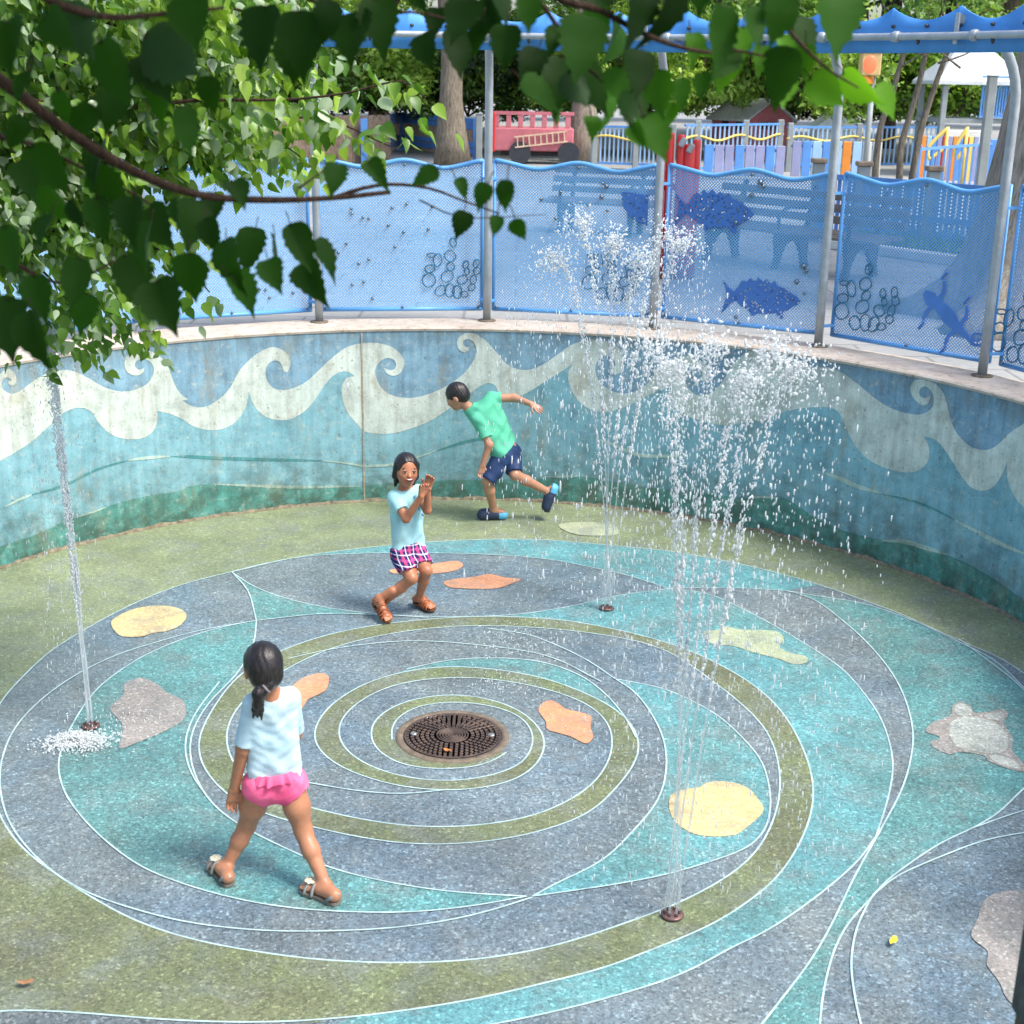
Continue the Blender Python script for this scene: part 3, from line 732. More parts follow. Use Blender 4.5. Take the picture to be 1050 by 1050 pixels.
# construction joint and the broken mortar edge along the foot
sj = at_wall(372.5, 450)[0]
mb = MB(); arc_sheet(mb, [(PR - .009, .0), (PR - .009, WH - .035)], sj - .006, sj + .006, 1)
mb.build('joint', flat_mat('joint_sealant', lin(168, 154, 132), .85, .3, 30), WALL)
M_MORT = flat_mat('crumbling_mortar', lin(128, 120, 100), .95, .35, 24, dirt=lin(70, 66, 56), bump=.8, bscale=50)
mb = MB()
N_ = 900
hs = [max(.004, .022 + .018 * mnoise.noise(V((i * .11, 0, 3))) + .014 * mnoise.noise(V((i * .47, 5, 0)))) for i in range(N_ + 1)]
vs, fs = [], []
for i in range(N_ + 1):
    s_ = S0 + (S1 - S0) * i / N_
    d = .011 + .010 * mnoise.noise(V((i * .31, 9, 2)))
    vs += [cyl(s_, hs[i], PR - .0075), cyl(s_, hs[i] * .55, PR - .010 - d * .5), cyl(s_, .001, PR - .014 - d)]
for i in range(N_):
    for j in (0, 1): fs.append((i * 3 + j, i * 3 + j + 1, i * 3 + j + 4, i * 3 + j + 3))
mb.add(vs, fs); mb.build('mortar_edge', M_MORT, WALL)

# ================================================================ playground level outside
t = NT('grey_paving'); co = t.coord()
c = t.ramp(t.noise(co, .5, 6, .65), [(.3, lin(140, 142, 142)), (.7, lin(166, 166, 162))])
c = t.mix(1.0, c, t.ramp(t.noise(co, 14, 5, .7), [(.3, .86), (.7, 1.08)]), 'MULTIPLY')
m_ = t.n('ShaderNodeTexBrick'); t.l(co, m_.inputs['Vector']); m_.inputs['Scale'].default_value = .55
m_.inputs['Color1'].default_value = (1, 1, 1, 1); m_.inputs['Color2'].default_value = (.93, .93, .93, 1); m_.inputs['Mortar'].default_value = (.62, .62, .62, 1); m_.inputs['Mortar Size'].default_value = .008
c = t.mix(1.0, c, m_.outputs['Color'], 'MULTIPLY')
t.bsdf(c, .8, 0, t.bump(t.noise(co, 90, 4), .2, .003)); M_PAVE = t.m
mb = MB()
rr = [PR + .38, PR + 1, PR + 2.5, 9, 14, 22, 40, 90, 260]
A0, A1, NG = R(-128), R(128), 96
vs, fs = [], []
for i in range(NG + 1):
    a = A0 + (A1 - A0) * i / NG
    for r_ in rr: vs.append(V((PC.x + r_ * math.sin(a), PC.y + r_ * math.cos(a), GZ)))
m = len(rr)
for i in range(NG):
    for j in range(m - 1): fs.append((i * m + j, (i + 1) * m + j, (i + 1) * m + j + 1, i * m + j + 1))
mb.add(vs, fs); tag(mb.build('playground_ground', M_PAVE), kind='structure')

# ================================================================ posts, overhead ring, wavy valance
t = NT('galvanised_paint'); co = t.coord()
c = t.ramp(t.noise(co, 9, 6, .65), [(.3, lin(150, 158, 164)), (.7, lin(178, 186, 190))])
t.bsdf(c, t.ramp(t.noise(co, 18, 3), [(.3, .32), (.7, .5)]), .35, None, .5); M_GALV = t.m
M_BLUE = flat_mat('blue_powder_coat', lin(96, 162, 222), .38, .08, 5)
M_VAL = flat_mat('blue_canvas_valance', lin(78, 152, 226), .6, .16, 2.2, bump=.15, bscale=200)
# ================================================================ fence on the coping, overhead ring, valance
PRAD, RINGR, RINGZ = PR + .335, PR - .34, 3.70
STEP = 18.68
ANG = [.85 + STEP * k for k in range(-4, 5)]          # post bearings round the pit, degrees
def pol(deg, r, z): 
    a = R(deg); return V((PC.x + r * math.sin(a), PC.y + r * math.cos(a), z))
def radial(deg): a = R(deg); return V((math.sin(a), math.cos(a), 0))
POSTL = ['fence post far round to the left hidden by branches', 'grey fence post at the left end behind the hanging leaves', 'short looking grey post half hidden under the lowest left twigs',
         'grey post left of the lizard and seaweed ring panel', 'grey post between the seaweed ring panel and the panel behind the spray', 'grey post behind the rear spray with a red gate next to it',
         'grey post between the two fish panel and the seaweed panel', 'grey post with its curved top showing before the big trunk', 'grey post past the right end of the seaweed panel']
M_FOOT = flat_mat('rust_stained_flange', lin(120, 108, 92), .7, .3, 40, .2)
for k, d in enumerate(ANG):
    b = pol(d, PRAD, WH)
    T = thing('fence_post', POSTL[k], 'post', b, 'galvanised posts round the pit')
    pts = [pol(d, PRAD, z) for z in (WH, 2.0, 2.6, 3.1, 3.28)]
    dr, dz = PRAD - RINGR - .05, .52
    for i in range(1, 11):
        a = math.pi / 2 * i / 10
        pts.append(pol(d, PRAD - dr * (1 - math.cos(a)), 3.28 + dz * math.sin(a)))
    MB().tube(pts, .033, 12).build('pole', M_GALV, T)
    MB().lathe(b, [(.075, .0), (.075, .008), (.036, .012)], 16).build('flange', M_FOOT, T)
    e = pol(d, RINGR + .02, 3.80)
    mb = MB(); mb.bar(e + V((0, 0, .035)), e - V((0, 0, .15)), .035, .012, radial(d), bev=.003); mb.build('clamp', M_GALV, T)
    for z in (1.62, 2.62):
        for sg in (-1, 1):
            mb = MB(); mb.bar(pol(d + sg * .2, PRAD + .02, z), pol(d + sg * .75, PR + .455, z), .02, .02)
            mb.build('bracket', M_BLUE, T)
RING = thing('overhead_pipe', 'thin grey water pipe running overhead in an arc in front of the blue valance', 'pipe', pol(0, RINGR, RINGZ))
MB().tube([pol(d, RINGR, RINGZ) for d in np.arange(ANG[0] - 3, ANG[-1] + 3.1, 2)], .024, 12).build('pipe', M_GALV, RING)
for k in range(len(ANG) - 1):
    for f in (.14,) if k % 2 else (.14, .62):
        d = ANG[k] + STEP * f
        MB().tube([pol(d + .45 * q, RINGR, RINGZ) for q in (-1, -.4, .4, 1)], [.031, .036, .036, .031], 12).build('collar', M_GALV, RING)
M_NIP = flat_mat('dark_nozzle', lin(60, 62, 64), .4)
for d in np.arange(ANG[1] + 5, ANG[-1], STEP / 2):
    p = pol(d, RINGR, RINGZ)
    MB().tube([p - V((0, 0, .02)), p - V((0, 0, .035)), p - V((0, 0, .052))], [.012, .014, .006], 8).build('mist_nozzle', M_NIP, RING)
VAL = thing('wavy_valance', 'bright blue scalloped canvas valance stretched overhead round the pit', 'valance', pol(0, RINGR + .05, 3.59))
vs, fs = [], []
dg = np.arange(ANG[0] - 3, ANG[-1] + 3, .25)
for i, d in enumerate(dg):
    ph = (d / 8.1) % 1.0
    top = 3.885 - .085 * math.sin(math.pi * ph) ** .8 + .008 * mnoise.noise(V((d * .2, 1, 0)))
    for w in (0, 1):
        for z in (3.60, 3.68, 3.76, top):
            vs.append(pol(d, RINGR + .05 + w * .012 + .006 * math.sin(d * 1.3 + z * 9), z))
for i in range(len(dg) - 1):
    o = i * 8
    for j in range(3):
        fs.append((o + j, o + j + 1, o + j + 9, o + j + 8)); fs.append((o + 4 + j, o + 12 + j, o + 13 + j, o + 5 + j))
    fs.append((o, o + 8, o + 12, o + 4)); fs.append((o + 3, o + 7, o + 15, o + 11))
MB().add(vs, fs, True).build('canvas', M_VAL, VAL)
for d in np.arange(ANG[0], ANG[-1], 4.05):
    p = pol(d + 1.2, RINGR + .045, 3.765)
    MB().ball(p, (.016, .012, .012), 8, 6).build('fastener', M_NIP, VAL)

# --- perforated panels
def perf_mat(name, col, lam=.025, thr=.25, rough=.45):
    t = NT(name); co = t.coord('UV')
    x, y, _ = t.sep(co)
    k = 2 * math.pi / lam
    p = t.math('MULTIPLY', t.math('COSINE', t.math('MULTIPLY', x, k)), t.math('COSINE', t.math('MULTIPLY', y, k)))
    hole = t.math('GREATER_THAN', p, thr)
    c = t.ramp(t.noise(co, 3, 4), [(.3, tuple(q * .9 for q in col[:3]) + (1,)), (.7, col)])
    b = t.n('ShaderNodeBsdfPrincipled'); t.l(c, b.inputs['Base Color']); b.inputs['Roughness'].default_value = rough
    tr = t.n('ShaderNodeBsdfTransparent'); mx = t.n('ShaderNodeMixShader')
    t.l(hole, mx.inputs[0]); t.l(b.outputs[0], mx.inputs[1]); t.l(tr.outputs[0], mx.inputs[2]); t.l(mx.outputs[0], t.out.inputs[0])
    return t.m
M_MESH = perf_mat('perforated_blue_sheet', lin(118, 182, 234))
t = NT('pierced_blue_plate'); co = t.coord()
f1 = t.voro(co, 34, out='Distance')
hole = t.math('LESS_THAN', f1, .36)
b = t.n('ShaderNodeBsdfPrincipled'); b.inputs['Base Color'].default_value = lin(66, 116, 190); b.inputs['Roughness'].default_value = .45
tr = t.n('ShaderNodeBsdfTransparent'); mx = t.n('ShaderNodeMixShader')
t.l(hole, mx.inputs[0]); t.l(b.outputs[0], mx.inputs[1]); t.l(tr.outputs[0], mx.inputs[2]); t.l(mx.outputs[0], t.out.inputs[0])
M_PIERCE = t.m
M_CUT = flat_mat('deep_blue_cutout', lin(76, 130, 204), .45, .1, 8)
M_FAINT = perf_mat('finely_pierced_blue_plate', lin(78, 138, 212), .036, .35)
M_WEED = flat_mat('dark_teal_ring_paint', lin(48, 116, 150), .45, .15, 10)
M_STUD = flat_mat('steel_stud', lin(120, 136, 150), .25, .1, 20, .8)
GAP = .62
PR2 = PR + .46
PANL = ['blue mesh panel far left behind the branches', 'blue mesh panel at the left edge behind thick leaves', 'blue mesh panel left of the lizard panel partly behind twigs', 'blue mesh panel with an outlined fish, a small lizard and seaweed rings',
        'blue mesh panel right behind the rising rear spray', 'blue mesh panel carrying two dark pierced fish', 'blue mesh panel with dark seaweed rings and a dark lizard', 'blue mesh panel at the right edge with one seaweed ring cluster']
class Panel:
    def __init__(s, k):
        s.a = pol(ANG[k] + GAP, PR2, 0); s.b = pol(ANG[k + 1] - GAP, PR2, 0)
        s.d = (s.b - s.a); s.L = s.d.length; s.d.normalize()
        s.nrm = V((-s.d.y, s.d.x, 0))
        if s.nrm.dot(V((PC.x, PC.y, 0)) - s.a) < 0: s.nrm = -s.nrm
    def pt(s, u, z, w=0.0): return s.a + s.d * u + V((0, 0, z)) + s.nrm * w
    def px(s, x, y):
        d = ray(x, y); n = s.nrm
        tt = (s.a - EYE).dot(n) / d.dot(n)
        p = EYE + d * tt
        return (p - s.a).dot(s.d), p.z
def topz(f):
    xs = [0, .06, .27, .52, .76, .95, 1.0]; zs = [2.765, 2.75, 2.69, 2.765, 2.685, 2.745, 2.76]
    return float(np.interp(f, xs, zs))
BOT = 1.545
PAN = []
for k in range(8):
    P = Panel(k); PAN.append(P)
    T = thing('mesh_panel', PANL[k], 'fence panel', P.pt(P.L / 2, BOT), 'blue mesh fence panels round the pit')
    P.T = T
    fr = np.array([topz(f) for f in np.linspace(0, 1, 41)]); fr = np.convolve(np.pad(fr, 2, 'edge'), np.ones(5) / 5, 'valid')
    us = np.linspace(0, P.L, 41)
    sheet = MB(); vs, fs, uv = [], [], []
    for u, z in zip(us, fr):
        for zz in (BOT, z): vs.append(P.pt(u, zz)); uv.append((u, zz))
    for i in range(40): fs.append((2 * i, 2 * i + 2, 2 * i + 3, 2 * i + 1))
    sheet.add(vs, fs, False, 0, uv); sheet.build('mesh_sheet', M_MESH, T)
    MB().tube([P.pt(u, z, .0) for u, z in zip(us, fr)], .019, 8).build('top_rail', M_BLUE, T)
    MB().tube([P.pt(0, BOT, .0), P.pt(P.L, BOT, .0)], .017, 8).build('bottom_rail', M_BLUE, T)
    for u in (0, P.L):
        MB().tube([P.pt(u, BOT - .01), P.pt(u, fr[0] + .005)], .014, 8).build('stile', M_BLUE, T)
    st = MB()
    for u in (.03, P.L / 2, P.L - .03): st.ball(P.pt(u, BOT + .02, .018), .012, 8, 6)
    st.ball(P.pt(P.L * .52, 2.72, .012), .012, 8, 6)
    st.build('stud', M_STUD, T)
def stroke(path, w):
    C = crom(path, .012); n = len(C)
    wv = np.interp(np.linspace(0, 1, n), np.linspace(0, 1, len(w)), w) / 2
    d = np.gradient(C, axis=0); d /= np.linalg.norm(d, axis=1)[:, None] + 1e-9
    nr = np.stack([-d[:, 1], d[:, 0]], 1) * wv[:, None]
    return np.vstack([C + nr, (C - nr)[::-1]])
def bubbles(P, pts, r=.016):
    for x, y, *q in pts:
        u, z = P.px(x, y); rr_ = q[0] if q else r
        MB().ball(P.pt(u, z, .012), rr_, 10, 8).build('bubble', M_STUD, P.T)
def fish(P, x0, y0, x1, y1, mat, name='fish_ornament', h=1.0):
    a = np.array(P.px(x0, y0)); b = np.array(P.px(x1, y1)); d = b - a; L = np.linalg.norm(d); e = d / L; n = np.array([-e[1], e[0]])
    if e[0] < 0: n = -n
    o = [(0, .17), (.05, .05), (.045, -.04), (-.01, -.2), (.10, -.09), (.16, -.045), (.26, -.10), (.36, -.15), (.40, -.20), (.46, -.17), (.58, -.17), (.70, -.15), (.74, -.20), (.79, -.21), (.79, -.14), (.90, -.08), (.96, -.05), (1.0, -.01), (.95, .04), (.86, .08),
         (.78, .12), (.70, .14), (.67, .19), (.62, .155), (.57, .205), (.52, .17), (.46, .215), (.41, .175), (.36, .205), (.31, .165), (.25, .175), (.20, .10), (.15, .05), (.09, .09)]
    pl = [tuple(a + e * L * u + n * L * v * h) for u, v in o]
    MB().plate(pl, lambda u, z, w: P.pt(u, z, .006 + w), .006).build(name, mat, P.T)
    eye = a + e * L * .9 + n * L * .01
    MB().ball(P.pt(eye[0], eye[1], .016), .012, 8, 6).build('bubble', M_STUD, P.T)
def lizard(P, head, mid, hip, tail, mat, s=1.0):
    h_, m_, p_, t_ = (np.array(P.px(*q)) for q in (head, mid, hip, tail))
    ax = (p_ - h_) / np.linalg.norm(p_ - h_); n = np.array([-ax[1], ax[0]])
    L = np.linalg.norm(p_ - h_)
    mb = MB(); fn = lambda u, z, w: P.pt(u, z, .006 + w)
    mb.plate(stroke([h_ - ax * .05 * s, h_ + ax * .02 * s, (h_ * .7 + m_ * .3), m_, p_, p_ * .55 + t_ * .45, t_], [.035 * s, .10 * s, .06 * s, .085 * s, .10 * s, .075 * s, .05 * s, .03 * s, .012 * s]), fn, .006)
    for c, sg in ((h_ * .55 + m_ * .45, 1), (h_ * .55 + m_ * .45, -1), (p_, 1), (p_, -1)):
        f_ = .6 if sg > 0 else -.25
        e1 = c + n * sg * .09 * s - ax * .01; e2 = e1 + (n * sg * .05 - ax * f_ * .07) * s
        mb.plate(stroke([c, e1, e2], [.035 * s, .026 * s, .02 * s]), lambda u, z, w: P.pt(u, z, .0065 + w), .006)
        for q in (-1, 0, 1):
            tip = e2 + ((e2 - e1) / np.linalg.norm(e2 - e1) * .035 + n * q * .022) * s
            mb.ball(P.pt(tip[0], tip[1], .010), .011 * s, 6, 5)
    cc = t_ + n * .045 * s
    sp = [cc + (-n * math.cos(a) + ax * math.sin(a)) * .045 * s * (1 - a / 11) * np.array([1.5, 1.0]) for a in np.linspace(0, 9, 30)]
    mb.plate(stroke(sp, [.018 * s, .01 * s]), lambda u, z, w: P.pt(u, z, .007 + w), .006)
    mb.build('lizard_ornament', mat, P.T)
RINGS = [(775, 520, 20, 27), (757, 600, 35, 33), (760, 663, 25, 26), (740, 722, 38, 36), (755, 806, 30, 42), (630, 745, 42, 42), (636, 676, 32, 24), (682, 625, 26, 40), (645, 595, 28, 12), (830, 742, 32, 28), (850, 652, 17, 24), (857, 692, 15, 22), (895, 742, 20, 28), (917, 690, 22, 22), (912, 645, 18, 26), (885, 788, 22, 22), (800, 815, 30, 40), (700, 808, 34, 34), (840, 828, 26, 18)]
def weed(P, x, y, k, mat):
    """Chain of bent rings; x, y is the picture point of its foot, k its size."""
    for cx, cy_, rx, ry in RINGS:
        u, z = P.px(x + (cx - 760) / 5.833 * k, y + (cy_ - 850) / 5.833 * k)
        r1, r2 = rx / 5.833 / 128 * k, ry / 5.833 / 128 * k
        wob = random.uniform(-.4, .4)
        pts = [P.pt(u + r1 * math.cos(a) + wob * r2 * math.sin(a) * .5, z + r2 * math.sin(a) * (1 + .1 * math.sin(2 * a + wob)), .012) for a in np.linspace(0, 2 * math.pi, 15)]
        MB().tube(pts, .0052 * k, 5, False).build('seaweed_ring', mat, P.T)
P = PAN[3]
fish(P, 446, 250, 370, 222, M_FAINT, h=1.5); fish(P, 440, 232, 368, 222, M_PIERCE, h=.6) if False else None
lizard(P, (352, 250), (363, 268), (372, 285), (379, 303), M_FAINT, .8)
weed(P, 462, 305, 1.0, M_WEED)
bubbles(P, [(360, 214), (361, 219), (372, 223), (402, 213), (417, 209), (443, 212), (398, 231), (414, 238), (439, 235), (405, 253), (378, 266), (368, 270), (355, 250), (347, 259), (373, 289), (361, 292), (382, 306)], .013)
P = PAN[2]
bubbles(P, [(266, 278), (272, 297), (266, 296), (284, 291), (276, 305), (246, 255), (300, 300), (256, 290)], .013)
o = [P.px(265 + 24 * math.cos(a), 288 + 20 * math.sin(a)) for a in np.linspace(0, 2 * math.pi, 19)[:-1]]
MB().plate(o, lambda u, z, w: P.pt(u, z, .006 + w), .005).build('urchin_ornament', perf_mat('pierced_violet_plate', lin(104, 140, 220), .036, .1), P.T)
P = PAN[4]
weed(P, 628, 308, 1.05, M_WEED)
fish(P, 525, 205, 612, 212, M_FAINT, h=1.35)
bubbles(P, [(618, 188), (622, 191, .019), (617, 202, .018), (623, 216), (575, 197), (555, 204), (606, 223), (570, 224), (538, 238)], .014)
bo = [P.px(*q) for q in ((637, 196), (665, 200), (664, 232), (648, 224), (640, 214))]
MB().plate(bo, lambda u, z, w: P.pt(u, z, .006 + w), .006).build('ray_ornament', M_PIERCE, P.T)
P = PAN[5]
fish(P, 692, 214, 774, 219, M_PIERCE, h=1.15); fish(P, 741, 303, 821, 308, M_PIERCE, h=1.15)
bubbles(P, [(780, 187, .022), (783, 191, .018), (771, 200, .019), (755, 228, .018), (824, 273, .022), (827, 278, .018), (817, 289, .02), (825, 301, .012), (755, 325)])
P = PAN[6]
weed(P, 889, 339, 1.12, M_WEED)
lizard(P, (954, 305), (968, 318), (983, 336), (998, 352), M_CUT, 1.15)
P = PAN[7]
weed(P, 1052, 372, 1.2, M_WEED)
# ================================================================ the playground beyond the fence
def gp(px, py, z=GZ): return at_z(px, py, z)
# ---- bark, leaves
def bark(name, a, b, sc=3.0):
    t = NT(name); co = t.coord(); m2 = t.n('ShaderNodeMapping'); t.l(co, m2.inputs[0]); m2.inputs['Scale'].default_value = (sc * 3, sc * 3, sc * .45)
    n1 = t.noise(m2.outputs[0], 3, 7, .7, .4)
    c = t.ramp(n1, [(.32, a), (.62, b)])
    c = t.mix(1.0, c, t.ramp(t.noise(co, 1.4, 4), [(.3, .8), (.7, 1.15)]), 'MULTIPLY')
    t.bsdf(c, .9, 0, t.bump(n1, .8, .03), .3); return t.m
M_BARK = bark('grey_brown_bark', lin(84, 76, 66), lin(142, 132, 116))
M_BARKL = bark('light_grey_bark', lin(112, 104, 92), lin(172, 162, 146))
M_BARKD = bark('dark_bark', lin(48, 40, 34), lin(86, 76, 64))
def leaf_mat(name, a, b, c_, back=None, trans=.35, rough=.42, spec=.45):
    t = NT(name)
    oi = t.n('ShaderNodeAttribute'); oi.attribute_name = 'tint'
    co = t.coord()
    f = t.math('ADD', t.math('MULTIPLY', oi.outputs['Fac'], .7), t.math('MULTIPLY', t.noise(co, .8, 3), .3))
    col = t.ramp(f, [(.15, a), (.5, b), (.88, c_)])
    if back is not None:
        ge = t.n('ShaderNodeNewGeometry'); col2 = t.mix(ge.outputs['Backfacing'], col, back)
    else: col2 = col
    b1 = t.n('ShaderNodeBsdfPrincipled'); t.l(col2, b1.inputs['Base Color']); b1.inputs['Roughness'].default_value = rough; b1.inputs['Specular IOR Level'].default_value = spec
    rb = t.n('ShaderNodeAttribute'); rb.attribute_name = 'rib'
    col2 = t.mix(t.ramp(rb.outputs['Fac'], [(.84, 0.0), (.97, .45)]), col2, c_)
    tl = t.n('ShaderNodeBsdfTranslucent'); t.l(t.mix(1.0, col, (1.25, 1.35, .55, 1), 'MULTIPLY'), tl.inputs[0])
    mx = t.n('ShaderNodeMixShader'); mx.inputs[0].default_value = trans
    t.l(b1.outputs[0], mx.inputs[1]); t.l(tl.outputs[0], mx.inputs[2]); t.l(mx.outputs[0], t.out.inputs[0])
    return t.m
L_YG = leaf_mat('yellow_green_leaves', lin(84, 120, 40), lin(132, 168, 62), lin(184, 206, 100))
L_MID = leaf_mat('mid_green_leaves', lin(60, 96, 40), lin(102, 142, 58), lin(148, 180, 88))
L_DK = leaf_mat('dark_green_leaves', lin(26, 46, 26), lin(48, 76, 40), lin(82, 110, 58))

def quads_mesh(name, P, N, S, A, tint, asp=.62, fold=.25):
    """Many small pointed leaves: centres P, normals N, sizes S, in-plane angles A -> one mesh (4-point folded blades)."""
    n = len(P)
    ref = np.where(np.abs(N[:, 2:3]) < .9, np.array([[0, 0, 1.]]), np.array([[1., 0, 0]]))
    u = np.cross(ref, N); u /= np.linalg.norm(u, axis=1)[:, None]
    v = np.cross(N, u)
    ca, sa = np.cos(A)[:, None], np.sin(A)[:, None]
    a = u * ca + v * sa; b = -u * sa + v * ca
    S = S[:, None]
    p0 = P - a * S * .5
    p1 = P + b * S * asp * .5 + N * S * fold * .3 - a * S * .08
    p2 = P + a * S * .55 - N * S * .12
    p3 = P - b * S * asp * .5 + N * S * fold * .3 - a * S * .08
    co = np.stack([p0, p3, p2, p1], 1).reshape(-1, 3)
    idx = np.arange(4 * n).reshape(n, 4)
    tri = np.concatenate([idx[:, [0, 1, 2]], idx[:, [0, 2, 3]]], 1).reshape(-1, 3)
    me = bpy.data.meshes.new(name)
    me.vertices.add(4 * n); me.vertices.foreach_set('co', co.ravel())
    me.loops.add(6 * n); me.loops.foreach_set('vertex_index', tri.ravel())
    me.polygons.add(2 * n); me.polygons.foreach_set('loop_start', np.arange(0, 6 * n, 3)); me.polygons.foreach_set('loop_total', np.full(2 * n, 3))
    at = me.attributes.new('tint', 'FLOAT', 'FACE'); at.data.foreach_set('value', np.repeat(tint, 2))
    me.update(calc_edges=True)
    return me
def unit(n):
    d = rng.normal(size=(n, 3)); return d / np.linalg.norm(d, axis=1)[:, None]
def clumps(centres, radii, per, size, up=.5):
    """Leaf clumps: leaves crowd the outer shell of each clump, normals lean outward and up."""
    P, N, T = [], [], []
    for c, r in zip(centres, radii):
        k = int(per * rng.uniform(.7, 1.3))
        d = unit(k); rad = r * np.cbrt(rng.uniform(.25, 1, k))[:, None]
        P.append(np.array(c) + d * rad * np.array([1, 1, .8])); 
        nn = d * .8 + unit(k) * .8 + np.array([0, 0, up]); N.append(nn / np.linalg.norm(nn, axis=1)[:, None])
        T.append(np.clip(rng.uniform(.15, .85) + rng.normal(0, .16, k), 0, 1))
    P, N, T = np.vstack(P), np.vstack(N), np.concatenate(T)
    S = size * rng.uniform(.6, 1.35, len(P))
    return P, N, S, rng.uniform(0, 6.28, len(P)), T
def limb(mb, a, b, r0, r1, bend=.12, n=7, sides=9):
    a, b = V(a), V(b); L = (b - a).length
    o = V(rng.normal(size=3)) * L * bend
    pts = [a.lerp(b, i / n) + o * math.sin(math.pi * i / n) for i in range(n + 1)]
    mb.tube(pts, [r0 + (r1 - r0) * (i / n) ** .8 for i in range(n + 1)], sides, True)
    return pts

def back_tree(name, lb, cat, base, h, tr, cr, low, mat, bmat, ncl, per, lsz, lean=(0, 0), group=None, flare=1.5):
    """A trunk with limbs and a loose clumped crown whose underside starts at height LOW."""
    T = thing(name, lb, cat, base, group)
    mb = MB(); b = V(base)
    top = b + V((lean[0], lean[1], h * .75))
    pts = [b.lerp(top, f) + V((mnoise.noise(V((f * 3, b.x, 0))), mnoise.noise(V((f * 3, 0, b.y))), 0)) * .25 * f for f in np.linspace(0, 1, 10)]
    mb.tube(pts, [tr * (flare if i == 0 else 1 + (flare - 1) * .35 if i == 1 else 1 - .55 * i / 9) for i in range(10)], 14)
    mb.build('trunk', bmat, T)
    cs, rs = [], []
    lm = MB()
    for k in range(ncl):
        d = unit(1)[0]; d[2] = abs(d[2]) * .9 - .25
        z = low + (h - low) * (.5 + .5 * d[2])
        c = b + V((d[0] * cr * rng.uniform(.35, 1), d[1] * cr * rng.uniform(.35, 1), max(low, z) + .3))
        c += V((lean[0], lean[1], 0)) * .8
        cs.append(c); rs.append(cr * rng.uniform(.24, .42))
        if k % 3 == 0: limb(lm, pts[int(rng.integers(4, 9))], c, tr * .35, .02, .1, 6, 7)
    if lm.v: lm.build('limbs', bmat, T)
    me = quads_mesh('crown', *clumps(cs, rs, per, lsz))
    put('crown', me, mat, T)
    return T
# big trunk by the fence at the right
b = gp(1068, 328)
T = thing('big_tree', 'big grey barked tree trunk flaring into the paving behind the right end of the fence', 'tree', b)
mb = MB(); pts, rs = [], []
for z, r_, ox in ((-.02, 1.25, .0), (.12, 1.0, 0), (.3, .82, 0), (.55, .70, 0), (.9, .62, .0), (1.5, .56, .02), (2.2, .52, .04), (3.2, .49, .06), (4.4, .46, .10), (6.0, .42, .18), (8.5, .33, .3)):
    pts.append(b + V((ox, 0, z))); rs.append(r_)
mb.tube(pts, rs, 40)
for i, v in enumerate(mb.v):          # root buttresses
    p = V(v) - b; a = math.atan2(p.y, p.x); q = max(0, 1 - p.z / 1.3)
    f = 1 + q * .22 * math.sin(5 * a + .8) + .035 * math.sin(9 * a + p.z) + .03 * mnoise.noise(V((a * 2, p.z * 2, 1)))
    mb.v[i] = tuple(b + V((p.x * f, p.y * f, p.z)))
mb.build('trunk', M_BARKL, T)
cs = [b + V((rng.uniform(.2, 6), rng.uniform(-1.0, 5), rng.uniform(6.6, 10))) for _ in range(26)]
lm = MB()
for c in cs[::3]: limb(lm, pts[-2], c, .16, .03, .1)
lm.build('limbs', M_BARKL, T)
put('crown', quads_mesh('crown', *clumps(cs, [rng.uniform(.9, 1.6) for _ in cs], 260, .2)), L_MID, T)
# mid-distance trunks
back_tree('shade_tree', 'shade tree with a thick grey brown trunk in front of the blue slat fence', 'tree', gp(464, 170), 9, .31, 3.0, 4.2, L_MID, M_BARK, 30, 170, .26, (-.2, 0), 'shade trees in the playground')
back_tree('shade_tree', 'shade tree whose pale trunk stands before the right end of the red play wagon', 'tree', gp(596, 166), 9, .33, 3.0, 4.4, L_MID, M_BARKL, 30, 170, .26, (.15, 0), 'shade trees in the playground')
back_tree('shade_tree', 'dark trunked forked tree behind the blue slat fence on the left', 'tree', gp(388, 146), 9, .30, 3.5, 3.6, L_YG, M_BARKD, 34, 170, .28, (0, 0), 'shade trees in the playground')
fk = MB(); p0 = at_y(386, 96, gp(388, 146).y)
limb(fk, p0, p0 + V((-1.2, 0, 1.1)), .2, .12, .1); limb(fk, p0 + V((-1.15, 0, 1.0)), p0 + V((-1.5, 0, 2.6)), .13, .08, .05); limb(fk, p0 + V((0, 0, .7)), p0 + V((2.0, .2, .9)), .15, .07, .08)
fk.build('forked_limb', M_BARKD, [o for o in COL.objects if o.get('label', '').startswith('dark trunked forked')][0])
back_tree('shade_tree', 'dark trunked tree behind the toy signal light', 'tree', gp(908, 152), 8, .22, 2.6, 4.4, L_MID, M_BARKD, 22, 150, .26, (0, 0), 'shade trees in the playground')
